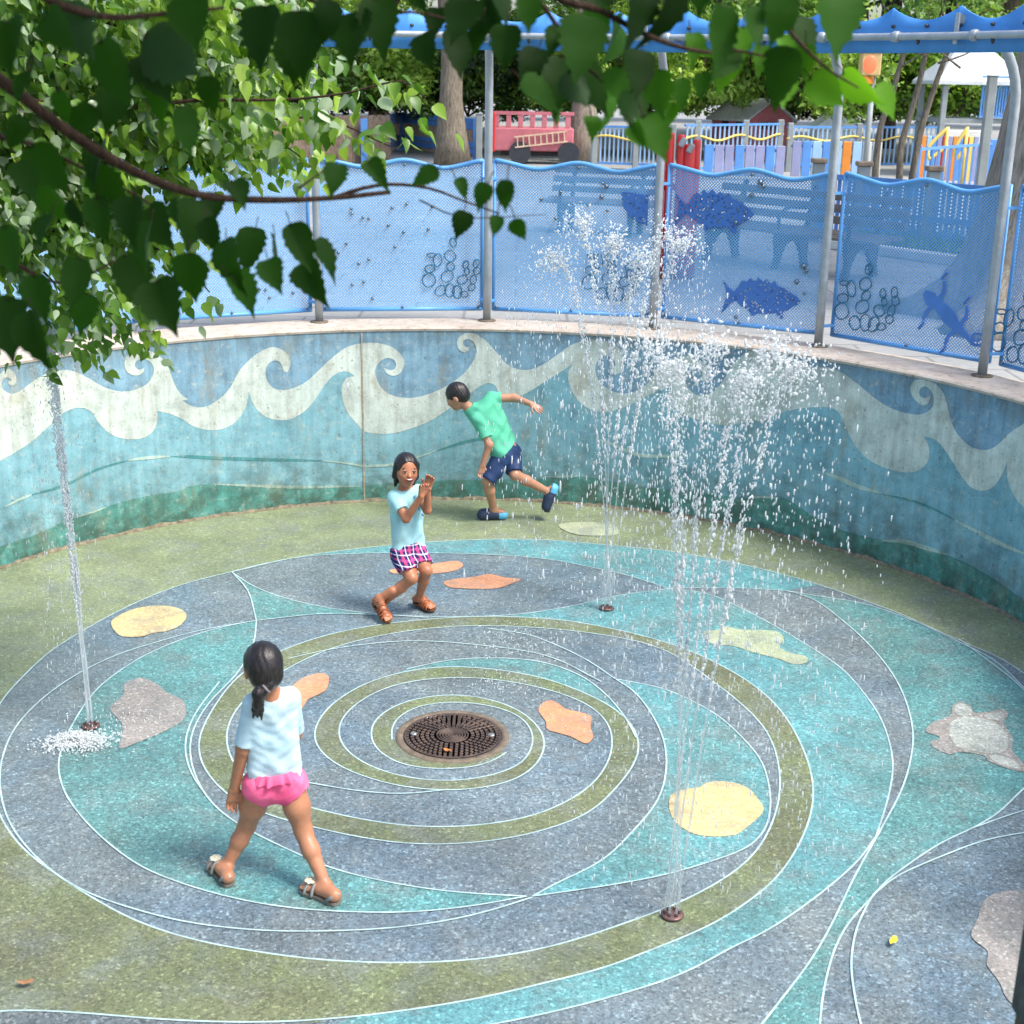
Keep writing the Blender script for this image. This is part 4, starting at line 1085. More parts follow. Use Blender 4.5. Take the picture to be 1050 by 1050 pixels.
# multi-stem slender tree by the blue pickets
b = gp(912, 244)
T = thing('slender_tree', 'slender young tree with several bare leaning stems behind the right fence panels', 'tree', b)
for (x0, y0, pts_) in (((892, 240, [(897, 190), (903, 130), (912, 105), (925, 60), (935, 20)])), ((918, 246, [(922, 185), (924, 150), (935, 112), (948, 60), (952, 10)])), ((930, 246, [(934, 190), (943, 140), (953, 105), (966, 68), (985, 15)]))):
    yy = b.y
    path = [at_z(x0, y0, GZ)] + [at_y(px, py, yy + .1 * i) for i, (px, py) in enumerate(pts_)]
    path[0].y = yy
    C = crom(path, .12)
    MB().tube([V(c) for c in C], list(np.linspace(.055, .03, len(C))), 8).build('stem', M_BARK, T)
tw = MB()
for _ in range(16):
    p = at_y(rng.uniform(915, 985), rng.uniform(20, 70), b.y); limb(tw, p, p + V((rng.uniform(-.9, .9), rng.uniform(-.4, .4), rng.uniform(.1, .9))), .018, .006, .15, 5, 5)
tw.build('twigs', M_BARK, T)
cs = [at_y(rng.uniform(900, 1010), rng.uniform(-60, 40), b.y) + V((0, rng.uniform(-.8, .8), .2)) for _ in range(22)]
put('crown', quads_mesh('crown', *clumps(cs, [rng.uniform(.2, .45) for _ in cs], 60, .09)), L_MID, T)

# far trees and shrubs: three kinds of each, copied
def proto(name, lb, cat, h, tr, cr, low, mat, bmat, ncl, per, lsz, group):
    return back_tree(name, lb, cat, (0, 0, GZ), h, tr, cr, low, mat, bmat, ncl, per, lsz, (0, 0), group)
FT = [proto('far_tree', '', 'tree', 10, .3, 3.8, .7, L_YG, M_BARK, 60, 230, .30, 'trees at the back of the playground'),
      proto('far_tree', '', 'tree', 11, .34, 4.0, .8, L_MID, M_BARKD, 60, 230, .30, 'trees at the back of the playground'),
      proto('far_tree', '', 'tree', 9, .26, 3.6, .5, L_DK, M_BARKD, 54, 220, .28, 'trees at the back of the playground')]
FTL = ['bright yellow green leafy tree in the row at the back of the playground', 'mid green leafy tree in the row at the back of the playground', 'dark green tree in the row at the back of the playground']
used = [False] * 3
k = 0
for (px, dist, kind) in [(-180, 44, 1), (-60, 38, 2), (60, 44, 0), (150, 52, 1), (240, 46, 0), (320, 56, 1), (400, 50, 0), (470, 60, 0), (540, 48, 1), (610, 54, 2), (660, 46, 0), (735, 52, 0), (800, 44, 1), (850, 56, 0), (905, 48, 0), (970, 56, 1), (1030, 46, 0), (1120, 44, 1), (1220, 50, 2),
                         (30, 66, 1), (200, 70, 1), (360, 72, 0), (500, 74, 1), (640, 72, 1), (760, 74, 1), (880, 72, 1), (1000, 74, 0), (1130, 70, 1)]:
    d = ray(px, 80); loc = V((d.x / d.y * dist, dist, GZ))
    s_ = rng.uniform(.85, 1.2)
    if not used[kind]:
        used[kind] = True; o = FT[kind]; o.location = loc; o.rotation_euler = (0, 0, rng.uniform(0, 6)); o.scale = (s_,) * 3
    else: o = dup(FT[kind], loc, rng.uniform(0, 6), s_)
    o['label'] = FTL[kind]
def bush(name, lb, mat, r, h, per, lsz):
    T = thing(name, lb, 'shrub', (0, 0, GZ), 'shrubs behind the playground')
    st = MB()
    for _ in range(7):
        limb(st, (0, 0, GZ), (rng.uniform(-r, r) * .6, rng.uniform(-r, r) * .6, GZ + h * .7), .03, .01, .1, 4, 5)
    st.build('stems', M_BARKD, T)
    cs = [V((rng.uniform(-r, r), rng.uniform(-r, r) * .6, GZ + rng.uniform(.02, .85) * h)) for _ in range(24)]
    put('foliage', quads_mesh('foliage', *clumps(cs, [r * rng.uniform(.25, .45) for _ in cs], per, lsz)), mat, T)
    return T
BU = [bush('shrub', '', L_YG, 1.5, 2.4, 150, .15), bush('shrub', '', L_DK, 1.6, 2.0, 150, .15), bush('shrub', '', L_MID, 1.5, 2.8, 150, .16)]
BUL = ['bright yellow green shrub at the back of the playground', 'dark green shrub behind the play wagon and blue fences', 'mid green shrub at the back of the playground']
used = [False] * 3
for (px, dist, kind) in [(-200 + 27 * i + int(rng.integers(-8, 9)), 37.5 + 3.5 * rng.random(), int(rng.choice([0, 0, 2, 1]))) for i in range(50)] + [(250, 40, 0), (300, 43, 1), (345, 41, 0), (395, 42, 0), (430, 40, 1), (480, 41, 1), (520, 40, 1), (560, 41, 0), (625, 39, 1), (650, 41, 1), (690, 37, 0), (722, 39, 0), (820, 37, 0), (845, 41, 2), (870, 36, 0), (915, 38, 0), (950, 39, 2), (985, 37, 0), (180, 42, 0), (100, 40, 1), (1040, 40, 0), (1100, 36, 2), (770, 42, 2)]:
    d = ray(px, 80); loc = V((d.x / d.y * dist, dist, GZ))
    s_ = (rng.uniform(.8, 1.15), rng.uniform(.8, 1.1), rng.uniform(.7, 1.2))
    if not used[kind]:
        used[kind] = True; o = BU[kind]; o.location = loc; o.scale = s_
    else: o = dup(BU[kind], loc, rng.uniform(0, 6), s_)
    o['label'] = BUL[kind]

# ---- play equipment
P_BLUE = flat_mat('play_blue_paint', lin(92, 148, 214), .45, .1, 4)
P_LBLUE = flat_mat('pale_blue_paint', lin(160, 198, 234), .45, .1, 4)
P_GREY = flat_mat('grey_steel_paint', lin(148, 156, 156), .5, .12, 4)
P_PINK = flat_mat('faded_red_boards', lin(196, 112, 122), .6, .12, 3)
P_PINKD = flat_mat('darker_red_boards', lin(166, 78, 88), .6, .12, 3)  # deeper red, used on the playhouse window bars
P_ROOF = flat_mat('pale_grey_shingles', lin(206, 212, 214), .7, .1, 9)
P_RED = flat_mat('bright_red_paint', lin(206, 54, 52), .4, .1, 3)
P_YEL = flat_mat('yellow_rail_paint', lin(236, 206, 104), .4, .08, 3)
P_PURP = flat_mat('purple_panel_paint', lin(150, 154, 190), .5, .1, 3)
P_ORG = flat_mat('orange_paint', lin(226, 140, 52), .5, .1, 3)
P_WHITE = flat_mat('off_white_paint', lin(214, 214, 206), .5, .08, 5)
P_WOOD = flat_mat('weathered_pickets', lin(150, 132, 112), .8, .25, 9)
P_TYRE = flat_mat('dark_rubber', lin(50, 54, 62), .7)
P_DARK = flat_mat('dark_opening', lin(44, 38, 40), .8)
def railing(name, lb, a, b, posts, h, n, wave=True, pm=None, bm=None):
    """Steel railing from A to B: posts at fractions, top and bottom rail, thin balusters and a wavy rope."""
    a, b = V(a), V(b); T = thing(name, lb, 'railing', a.lerp(b, .5), 'playground railings')
    up = V((0, 0, 1))
    for f in posts:
        p = a.lerp(b, f); MB().box(p + up * (h * .53), (.13, .13, h * 1.06), None, 0, .01).build('post', pm or P_GREY, T)
    for z in (h * .97, h * .14):
        mb = MB(); mb.bar(a + up * z, b + up * z, .05, .05); mb.build('rail', bm or P_BLUE, T)
    mb = MB()
    for i in range(n):
        p = a.lerp(b, (i + .5) / n); mb.box(p + up * h * .55, (.036, .03, h * .82))
    mb.build('balusters', bm or P_LBLUE, T)
    if wave:
        L = (b - a).length
        MB().tube([a.lerp(b, f) + up * (h * (.72 + .05 * math.sin(f * L * 4.2))) + V((0, -.04, 0)) for f in np.linspace(0, 1, 60)], .025, 5).build('rope', P_YEL, T)
    return T
railing('play_railing', 'blue railing with a wavy rope left of the red gate', gp(604, 173), gp(690, 176), [.06, .55, .98], 1.0, 19)
railing('play_railing', 'blue railing in front of the pink playhouse', gp(700, 181), gp(800, 176), [.12, .6, .97], 1.12, 22)
railing('play_railing', 'long blue railing with a wavy rope right of the pink playhouse', gp(804, 176), gp(962, 174), [.02, .45, .98], 1.05, 34)
railing('play_railing', 'dark blue ramp railing by the square steel post', gp(935, 208), gp(1012, 196), [.0, 1.0], .95, 13, False, P_BLUE, P_BLUE)
# pink playhouse
b = gp(774, 166); b.y += 1.2
T = thing('playhouse', 'small faded pink playhouse with a pale gabled roof', 'playhouse', b)
k1 = (b.y) / 1400
def hp(px, py, dy=0): return at_y(px, py, b.y + dy)
x0, x1, xg = hp(734, 130).x, hp(765, 130).x, hp(809, 130).x
zb, ze, zt = GZ, hp(765, 121).z, hp(788, 103.5).z
# side wall runs back from the gable corner: house box with gable facing the viewer, turned a little
D = 1.1
g0, g1 = V((x1, b.y - .5, 0)), V((xg, b.y - .2, 0))
s0_ = V((x0, b.y + D - .3, 0)); bk = s0_ - g0
def q(p, z): return V((p.x, p.y, z))
mb = MB(); gm = g0.lerp(g1, .5)
mb.add([q(g0, zb), q(g1, zb), q(g1, ze), q(gm, zt), q(g0, ze), q(g0 + bk, zb), q(g1 + bk, zb), q(g1 + bk, ze), q(gm + bk, zt), q(g0 + bk, ze)],
       [(0, 1, 2, 3, 4), (5, 9, 8, 7, 6), (0, 4, 9, 5), (1, 6, 7, 2)]); mb.build('walls', P_PINK, T)
mb = MB(); ov = .12; n_ = (g1 - g0).normalized(); bkn = bk.normalized()
for sg, gg in ((-1, g0), (1, g1)):
    e = gg + n_ * sg * ov - bkn * .1; r_ = gm - bkn * .1; e2 = gg + n_ * sg * ov + bk + bkn * .1; r2 = gm + bk + bkn * .1
    zz = ze - ov * (zt - ze) / ((g1 - g0).length / 2)
    A = [q(e, zz + .01), q(r_, zt + .02), q(r2, zt + .02), q(e2, zz + .01)]
    mb.add(A + [v + V((0, 0, .05)) for v in A], [(0, 3, 2, 1), (4, 5, 6, 7), (0, 1, 5, 4), (1, 2, 6, 5), (2, 3, 7, 6), (3, 0, 4, 7)])
mb.build('roof', P_ROOF, T)
for f in (.25, .62):
    c = q(g0 + bk * f, hp(745, 128.5).z); w_ = bkn * .13; o_ = (-n_) * .02
    mb = MB(); mb.add([c - w_ + o_ - V((0, 0, .11)), c + w_ + o_ - V((0, 0, .11)), c + w_ + o_ + V((0, 0, .11)), c - w_ + o_ + V((0, 0, .11))], [(0, 1, 2, 3)]); mb.build('window', P_DARK, T)
c = q(gm, hp(787, 128.5).z) - bkn * .02
mb = MB(); mb.bar(c - n_ * .27, c + n_ * .27, .06, .18); mb.build('window', P_DARK, T)
for sg in (-.1, .1):
    mb = MB(); mb.bar(c + n_ * sg - bkn * .04 - V((0, 0, .1)), c + n_ * sg - bkn * .04 + V((0, 0, .1)), .03, .03); mb.build('bar', P_PINKD, T)
# second little house further back
b2 = V((at_y(852, 140, 36).x, 36, GZ)); T = thing('playhouse', 'tiny pale roofed playhouse far behind the middle of the long railing', 'playhouse', b2)
MB().box(b2 + V((0, 0, .45)), (.9, .9, .9), None, 0, .02).build('walls', P_WHITE, T)
mb = MB(); mb.add([b2 + V(p) for p in ((-.6, -.55, .9), (.6, -.55, .9), (.6, .55, .9), (-.6, .55, .9), (0, -.55, 1.35), (0, .55, 1.35))], [(0, 1, 4), (3, 5, 2), (0, 4, 5, 3), (1, 2, 5, 4), (0, 3, 2, 1)]); mb.build('roof', P_ROOF, T)
# coloured panels and yellow handrails
def slat_wall(lb, px0, px1, y, z0, z1, cols, cat='play barrier', gr='coloured play panels'):
    a, c = V((at_y(px0, 150, y).x, y, GZ)), V((at_y(px1, 150, y).x, y, GZ))
    T = thing('boarded_barrier', lb, cat, a.lerp(c, .5), gr)
    n = len(cols)
    for i, m in enumerate(cols):
        p = a.lerp(c, (i + .5) / n); MB().box(p + V((0, 0, (z0 + z1) / 2)), ((c - a).length / n * .86, .06, z1 - z0), None, 0, .008).build('board', m, T)
    mb = MB(); mb.bar(a + V((0, .06, z1 * .86)), c + V((0, .06, z1 * .86)), .06, .06); mb.build('rail', P_BLUE, T)
slat_wall('purple and blue boarded play panel below the pink playhouse', 722, 806, 30.2, .08, .72, [P_BLUE, P_PURP, P_PURP, P_BLUE, P_PURP, P_PURP, P_BLUE, P_PURP])
slat_wall('blue, peach and white boarded play panel behind the long railing', 812, 905, 31.0, .05, .8, [P_PURP, P_BLUE, P_LBLUE, P_BLUE, P_LBLUE, P_ORG, P_LBLUE, P_WHITE, P_WHITE])
slat_wall('red, blue, purple and orange boarded play panel by the yellow handrails', 944, 1003, 29.6, .1, 1.0, [P_ORG, P_LBLUE, P_BLUE, P_PURP, P_RED, P_PURP, P_ORG, P_BLUE, P_RED, P_YEL, P_PURP])
for i, (lb, xs) in enumerate((('yellow looped handrail left of the square steel post', (951, 972)), ('short yellow handrail tucked beside the square steel post', (979, 992)))):
    y = 27.5; T = thing('handrail', lb, 'handrail', V((at_y(xs[0], 160, y).x, y, GZ)), 'yellow handrails')
    f = lambda px, py: at_y(px, py, y)
    w_ = xs[1] - xs[0]
    loop = [f(xs[1], 131), f(xs[0] + w_ * .2, 147), f(xs[0], 154), f(xs[0] + 2, 163), f(xs[0] + w_ * .5, 157), f(xs[1], 149)]
    MB().tube([V(c) for c in crom(loop, .06)], .035, 8).build('loop', P_YEL, T)
    MB().tube([f(xs[1], 130), V((f(xs[1], 130).x, y, GZ))], .035, 8).build('upright', P_YEL, T)
# play tower with a pale roof
yb = 33.0
f = lambda px, py: at_y(px, py, yb)
b = V((f(990, 150).x, yb, GZ)); T = thing('play_tower', 'tall play tower under a pale pyramid roof behind the square steel post', 'play tower', b)
zE, zT = f(985, 83).z, f(985, 50).z
xa, xb = f(950, 83).x, f(1040, 83).x; xm = (xa + xb) / 2
mb = MB(); mb.add([V((xa, yb - 1, zE)), V((xb, yb - 1, zE)), V((xb, yb + 1.2, zE)), V((xa, yb + 1.2, zE)), V((xm - .4, yb, zT)), V((xm + .4, yb, zT)), V((xa, yb - 1, zE - .08)), V((xb, yb - 1, zE - .08)), V((xb, yb + 1.2, zE - .08)), V((xa, yb + 1.2, zE - .08))],
       [(0, 1, 5, 4), (1, 2, 5), (2, 3, 4, 5), (3, 0, 4), (0, 6, 7, 1), (1, 7, 8, 2), (2, 8, 9, 3), (3, 9, 6, 0), (6, 9, 8, 7)]); mb.build('roof', P_ROOF, T)
for x in (xa + .2, xb - .2):
    for y in (yb - .85, yb + 1): MB().box((x, y, (zE + GZ) / 2 - .05), (.12, .12, zE - GZ - .1), None, 0, .01).build('post', P_GREY, T)
MB().box((xm, yb + .1, GZ + 1.25), (xb - xa - .2, 1.8, .1), None, 0, .01).build('deck', P_GREY, T)
MB().box((xm - .25, yb - .8, GZ + .8), (.9, .2, .5), None, 0, .02).build('panel', P_WHITE, T)
for s_ in (0, 1):
    mb = MB(); z = GZ + 2.2 - s_ * .85; mb.bar((xm, yb - .87, z), (xb - .3, yb - .87, z), .05, .05); mb.build('rail', P_BLUE, T)
mb = MB()
for i in range(12): mb.box((xm + (xb - .3 - xm) * (i + .5) / 12, yb - .87, GZ + 1.78), (.035, .035, .82))
mb.build('balusters', P_BLUE, T)
# square steel post
b = gp(1000, 232); T = thing('square_post', 'tall square grey steel post standing just left of the big trunk', 'post', b)
zt = at_y(1002, 78, b.y).z
MB().box(b + V((0, 0, (zt - GZ) / 2)), (.125, .125, zt - GZ), None, 0, .008).build('column', P_GREY, T)
MB().box(b + V((0, 0, zt - GZ + .008)), (.14, .14, .016), None, 0, .004).build('cap', P_GREY, T)
# toy signal light
y = 25.0; b = V((at_y(887, 170, y).x, y, GZ)); T = thing('toy_signal', 'toy traffic signal in a yellow box with a glowing red disc', 'signal light', b)
zc = at_y(893, 66, y).z
MB().tube([b, V((b.x, y, zc - .2))], .05, 8).build('pole', P_GREY, T)
MB().box((at_y(892, 66, y).x, y, zc + .0), (.34, .24, .38), None, 0, .02).build('housing', flat_mat('faded_yellow_box', lin(206, 178, 120), .6), T)
MB().box((at_y(892, 66, y).x - .02, y, zc + .215), (.38, .28, .05), None, 0, .01).build('hood', P_YEL, T)
MB().box((at_y(889, 78, y).x, y, zc - .26), (.2, .2, .14), None, 0, .01).build('collar', P_ORG, T)
t = NT('lit_red_lens'); bb = t.bsdf(lin(240, 90, 60), .4); bb.inputs['Emission Color'].default_value = (1, .12, .05, 1); bb.inputs['Emission Strength'].default_value = .6
MB().ball((at_y(890.5, 67, y).x, y - .12, zc), (.12, .03, .15), 14, 8).build('lens', t.m, T)
# red gate posts seen over and through the mesh
yg = gp(700, 286).y
b = V((at_y(690, 286, yg).x, yg, GZ)); T = thing('red_gate', 'red gate of upright round posts and boards behind the fence near the spray', 'gate', b)
for px, top, w_ in ((676, 148, .10), (685, 136, .08), (696, 138, .09), (705, 148, .13), (712, 143, .08)):
    x = at_y(px, 200, yg).x; z = at_y(px, top, yg).z
    MB().tube([(x, yg, GZ), (x, yg, z - .02), (x, yg, z)], [w_ * .5, w_ * .5, w_ * .4], 12).build('upright', P_RED, T)
for z in (.35, .95):
    mb = MB(); mb.bar((at_y(674, 200, yg).x, yg + .03, GZ + z), (at_y(713, 200, yg).x, yg + .03, GZ + z), .05, .07); mb.build('rail', P_RED, T)
for px, py in ((700, 146), (708, 152)):
    mb = MB(); p = at_y(px, py, yg - .06); mb.box(p, (.06, .05, .10), Matrix.Rotation(.5, 3, 'Y'), 0, .012); mb.build('grip', P_GREY, T)
# red play wagon (fire engine) with ladder
yb = 34.5; f = lambda px, py: at_y(px, py, yb)
xl, xr = f(503, 150).x, f(588, 150).x; z0, z1, z2 = f(540, 155).z, f(540, 131).z, f(540, 117).z
b = V(((xl + xr) / 2, yb, GZ)); T = thing('play_wagon', 'faded red play fire engine carrying a pale ladder on its side', 'play vehicle', b)
MB().box(((xl + xr) / 2, yb + .5, (z0 + z1) / 2), (xr - xl, 1.0, z1 - z0), None, 0, .03).build('body', P_PINK, T)
MB().box((xl + .05, yb + .5, (z0 + z2) / 2), (.12, 1.05, z2 - z0 + .06), None, 0, .02).build('end_panel', P_RED, T)
nx = 7
for i in range(nx):
    x = xl + (xr - xl) * (i + .5) / nx
    MB().box((x, yb + .06, (z1 + z2) / 2), ((xr - xl) / nx * .42, .08, z2 - z1), None, 0, .01).build('pillar', P_PINK, T)
mb = MB(); mb.bar((xl, yb + .06, z2 + .02), (xr, yb + .06, z2 + .02), .1, .08); mb.build('top_rail', P_PINK, T)
pl = [f(528, 151) + V((0, -.04, 0)), f(582, 145) + V((0, -.04, 0))]
upv = V((-.02, 0, .24))
la = MB()
for o_ in (V((0, 0, 0)), upv): la.bar(pl[0] + o_, pl[1] + o_, .03, .035)
for i in range(9): p = pl[0].lerp(pl[1], (i + .5) / 9); la.bar(p, p + upv, .025, .03)
la.build('ladder', flat_mat('pale_tan_ladder', lin(214, 186, 160), .6), T)
for px in (533, 583):
    c = f(px, 156); c.z = GZ + .27
    MB().tube([c + V((0, -.04, 0)), c + V((0, .14, 0))], .27, 20).build('wheel', P_TYRE, T)
MB().box(((xl + xr) / 2, yb + .45, z0 - .06), (xr - xl - .5, .7, .1), None, 0, .01).build('chassis', P_DARK, T)
# blue slat fence with weathered pickets, two runs to a corner
def slat_fence(lb, a, b_, h, n):
    a, b_ = V(a), V(b_); T = thing('slat_fence', lb, 'fence', a.lerp(b_, .5), 'blue slat fences'); up = V((0, 0, 1))
    for z in (.22, .38, .82, .96):
        mb = MB(); mb.bar(a + up * h * z + V((0, -.05, 0)), b_ + up * h * z + V((0, -.05, 0)), .04, h * .13, bev=.005); mb.build('rail', P_BLUE, T)
    for p in (a, b_): MB().box(p + up * h * .52, (.16, .16, h * 1.04), None, 0, .01).build('post', P_BLUE, T)
    mb = MB()
    for i in range(n):
        p = a.lerp(b_, (i + .5) / n); mb.box(p + up * h * .5, (.055, .03, h * .86))
    mb.build('pickets', P_WOOD, T)
slat_fence('blue slat fence with weathered pickets running right behind the thick trunk', gp(413, 154), gp(488, 165), 1.0, 44)
slat_fence('blue slat fence with weathered pickets running left under the hanging leaves', gp(374, 168), gp(410, 154), 1.0, 24)
b = gp(491, 168); T = thing('steel_post', 'thin grey steel post at the right end of the blue slat fence', 'post', b)
MB().box(b + V((0, 0, .58)), (.15, .15, 1.16), None, 0, .01).build('column', P_GREY, T); MB().box(b + V((0, 0, 1.175)), (.18, .18, .03), None, 0, .008).build('cap', P_GREY, T)
# board fence far left
a, c = gp(160, 176), gp(400, 166)
T = thing('board_fence', 'weathered brown board fence behind the sunlit hanging leaves', 'fence', a.lerp(c, .5))
mb = MB()
for i in range(70):
    p = a.lerp(c, (i + .5) / 70); mb.box(p + V((0, 0, .55 + .015 * math.sin(i * 2.3))), ((c - a).length / 70 * .9, .03, 1.1))
mb.build('boards', P_WOOD, T)
for z in (.25, .9):
    mb = MB(); mb.bar(a + V((0, .05, z)), c + V((0, .05, z)), .05, .09); mb.build('rail', P_WOOD, T)
# long bench with arched cast legs
P_SLAT = flat_mat('weathered_bench_slats', lin(120, 112, 102), .7, .2, 7)
P_IRON = flat_mat('dark_cast_iron', lin(54, 62, 74), .5, .15, 10)
def bench(lb, legs, ext):
    pts = [gp(*q) for q in legs]
    d = (pts[-1] - pts[0]).normalized(); n = V((d.y, -d.x, 0))          # n: towards the front of the seat
    if n.dot(EYE - pts[0]) < 0: n = -n
    T = thing('bench', lb, 'bench', pts[0].lerp(pts[-1], .5), 'slatted park benches')
    a, c = pts[0] - d * ext, pts[-1] + d * ext
    up = V((0, 0, 1))
    for i in range(5):
        o_ = n * (.02 + i * .10) + up * (.44 - .006 * i)
        mb = MB(); mb.bar(a + o_, c + o_, .08, .035, bev=.006); mb.build('seat_slat', P_SLAT, T)
    for i in range(3):
        o_ = n * (-.05 - .035 * i) + up * (.56 + .125 * i)
        mb = MB(); mb.bar(a + o_, c + o_, .035, .085, bev=.006); mb.build('back_slat', P_SLAT, T)
    for p in pts:
        o2 = [(-.06, .42), (.50, .42), (.50, .30), (.47, .15), (.52, .0), (.45, .0), (.40, .16), (.32, .28), (.22, .32), (.12, .28), (.05, .16), (.0, .0), (-.08, .0), (-.04, .15), (-.06, .30)]
        MB().plate(o2, lambda u, z, w, p=p: p + n * u + up * z + d * (w - .03), .06).build('leg', P_IRON, T)
        mb = MB(); mb.bar(p - n * .02 + up * .4, p - n * .15 + up * .9, .05, .04); mb.build('back_support', P_IRON, T)
        MB().tube([p + n * .02 + up * .66, p + n * .3 + up * .68, p + n * .46 + up * .62, p + n * .46 + up * .43], .022, 6).build('armrest', P_IRON, T)
bench('long slatted bench with arched iron legs behind the two fish panel', [(752, 264), (822, 273), (893, 284)], .35)
bench('slatted bench with arched iron legs left of the red gate', [(585, 236), (655, 240)], .3)
# picket rail, kerb and grass strip behind the bench
a, c = gp(834, 246), gp(1016, 268)
T = thing('picket_fence', 'blue picket fence with low grey posts behind the long bench', 'fence', a.lerp(c, .5))
up = V((0, 0, 1))
mb = MB(); nP = 34
for i in range(nP): mb.box(a.lerp(c, (i + .5) / nP) + up * .44, (.045, .025, .82))
mb.build('pickets', P_BLUE, T)
for z in (.10, .42, .84):
    mb = MB(); mb.bar(a + up * z + V((0, -.03, 0)), c + up * z + V((0, -.03, 0)), .035, .07); mb.build('rail', P_BLUE, T)
for f_ in (0, .27, .66, 1):
    p = a.lerp(c, f_); mb = MB(); mb.box(p + up * .5 + V((0, .03, 0)), (.15, .12, 1.0), None, 0, .008); mb.build('post', P_GREY, T)
    mb = MB(); mb.box(p + up * 1.03 + V((0, .03, 0)), (.2, .17, .06), None, 0, .01); mb.build('cap', P_WOOD, T)
k0, k1_ = gp(852, 255), gp(1000, 275)
mb = MB(); mb.bar(k0 + up * .06, k1_ + up * .06, .14, .12, bev=.012); tag(mb.build('kerb', P_WHITE), kind='structure')
dn = (k1_ - k0).normalized(); nb = V((-dn.y, dn.x, 0))
mb = MB(); mb.add([k0 + nb * .08 + up * .05, k1_ + nb * .08 + up * .05, k1_ + nb * 1.6 + up * .05, k0 + nb * 1.6 + up * .05], [(0, 1, 2, 3)]); tag(mb.build('soil_bed', flat_mat('dark_soil', lin(70, 62, 48), .95)), kind='structure')
P_ = np.array([list(k0.lerp(k1_, rng.random()) + nb * rng.uniform(.1, 1.55) + up * .13) for _ in range(2600)])
N_g = unit(2600) * np.array([1, 1, .25]); N_g /= np.linalg.norm(N_g, axis=1)[:, None]
tag(put('grass', quads_mesh('grass', P_, N_g, rng.uniform(.10, .24, 2600), np.full(2600, math.pi / 2), rng.random(2600), .12), L_MID), kind='stuff')
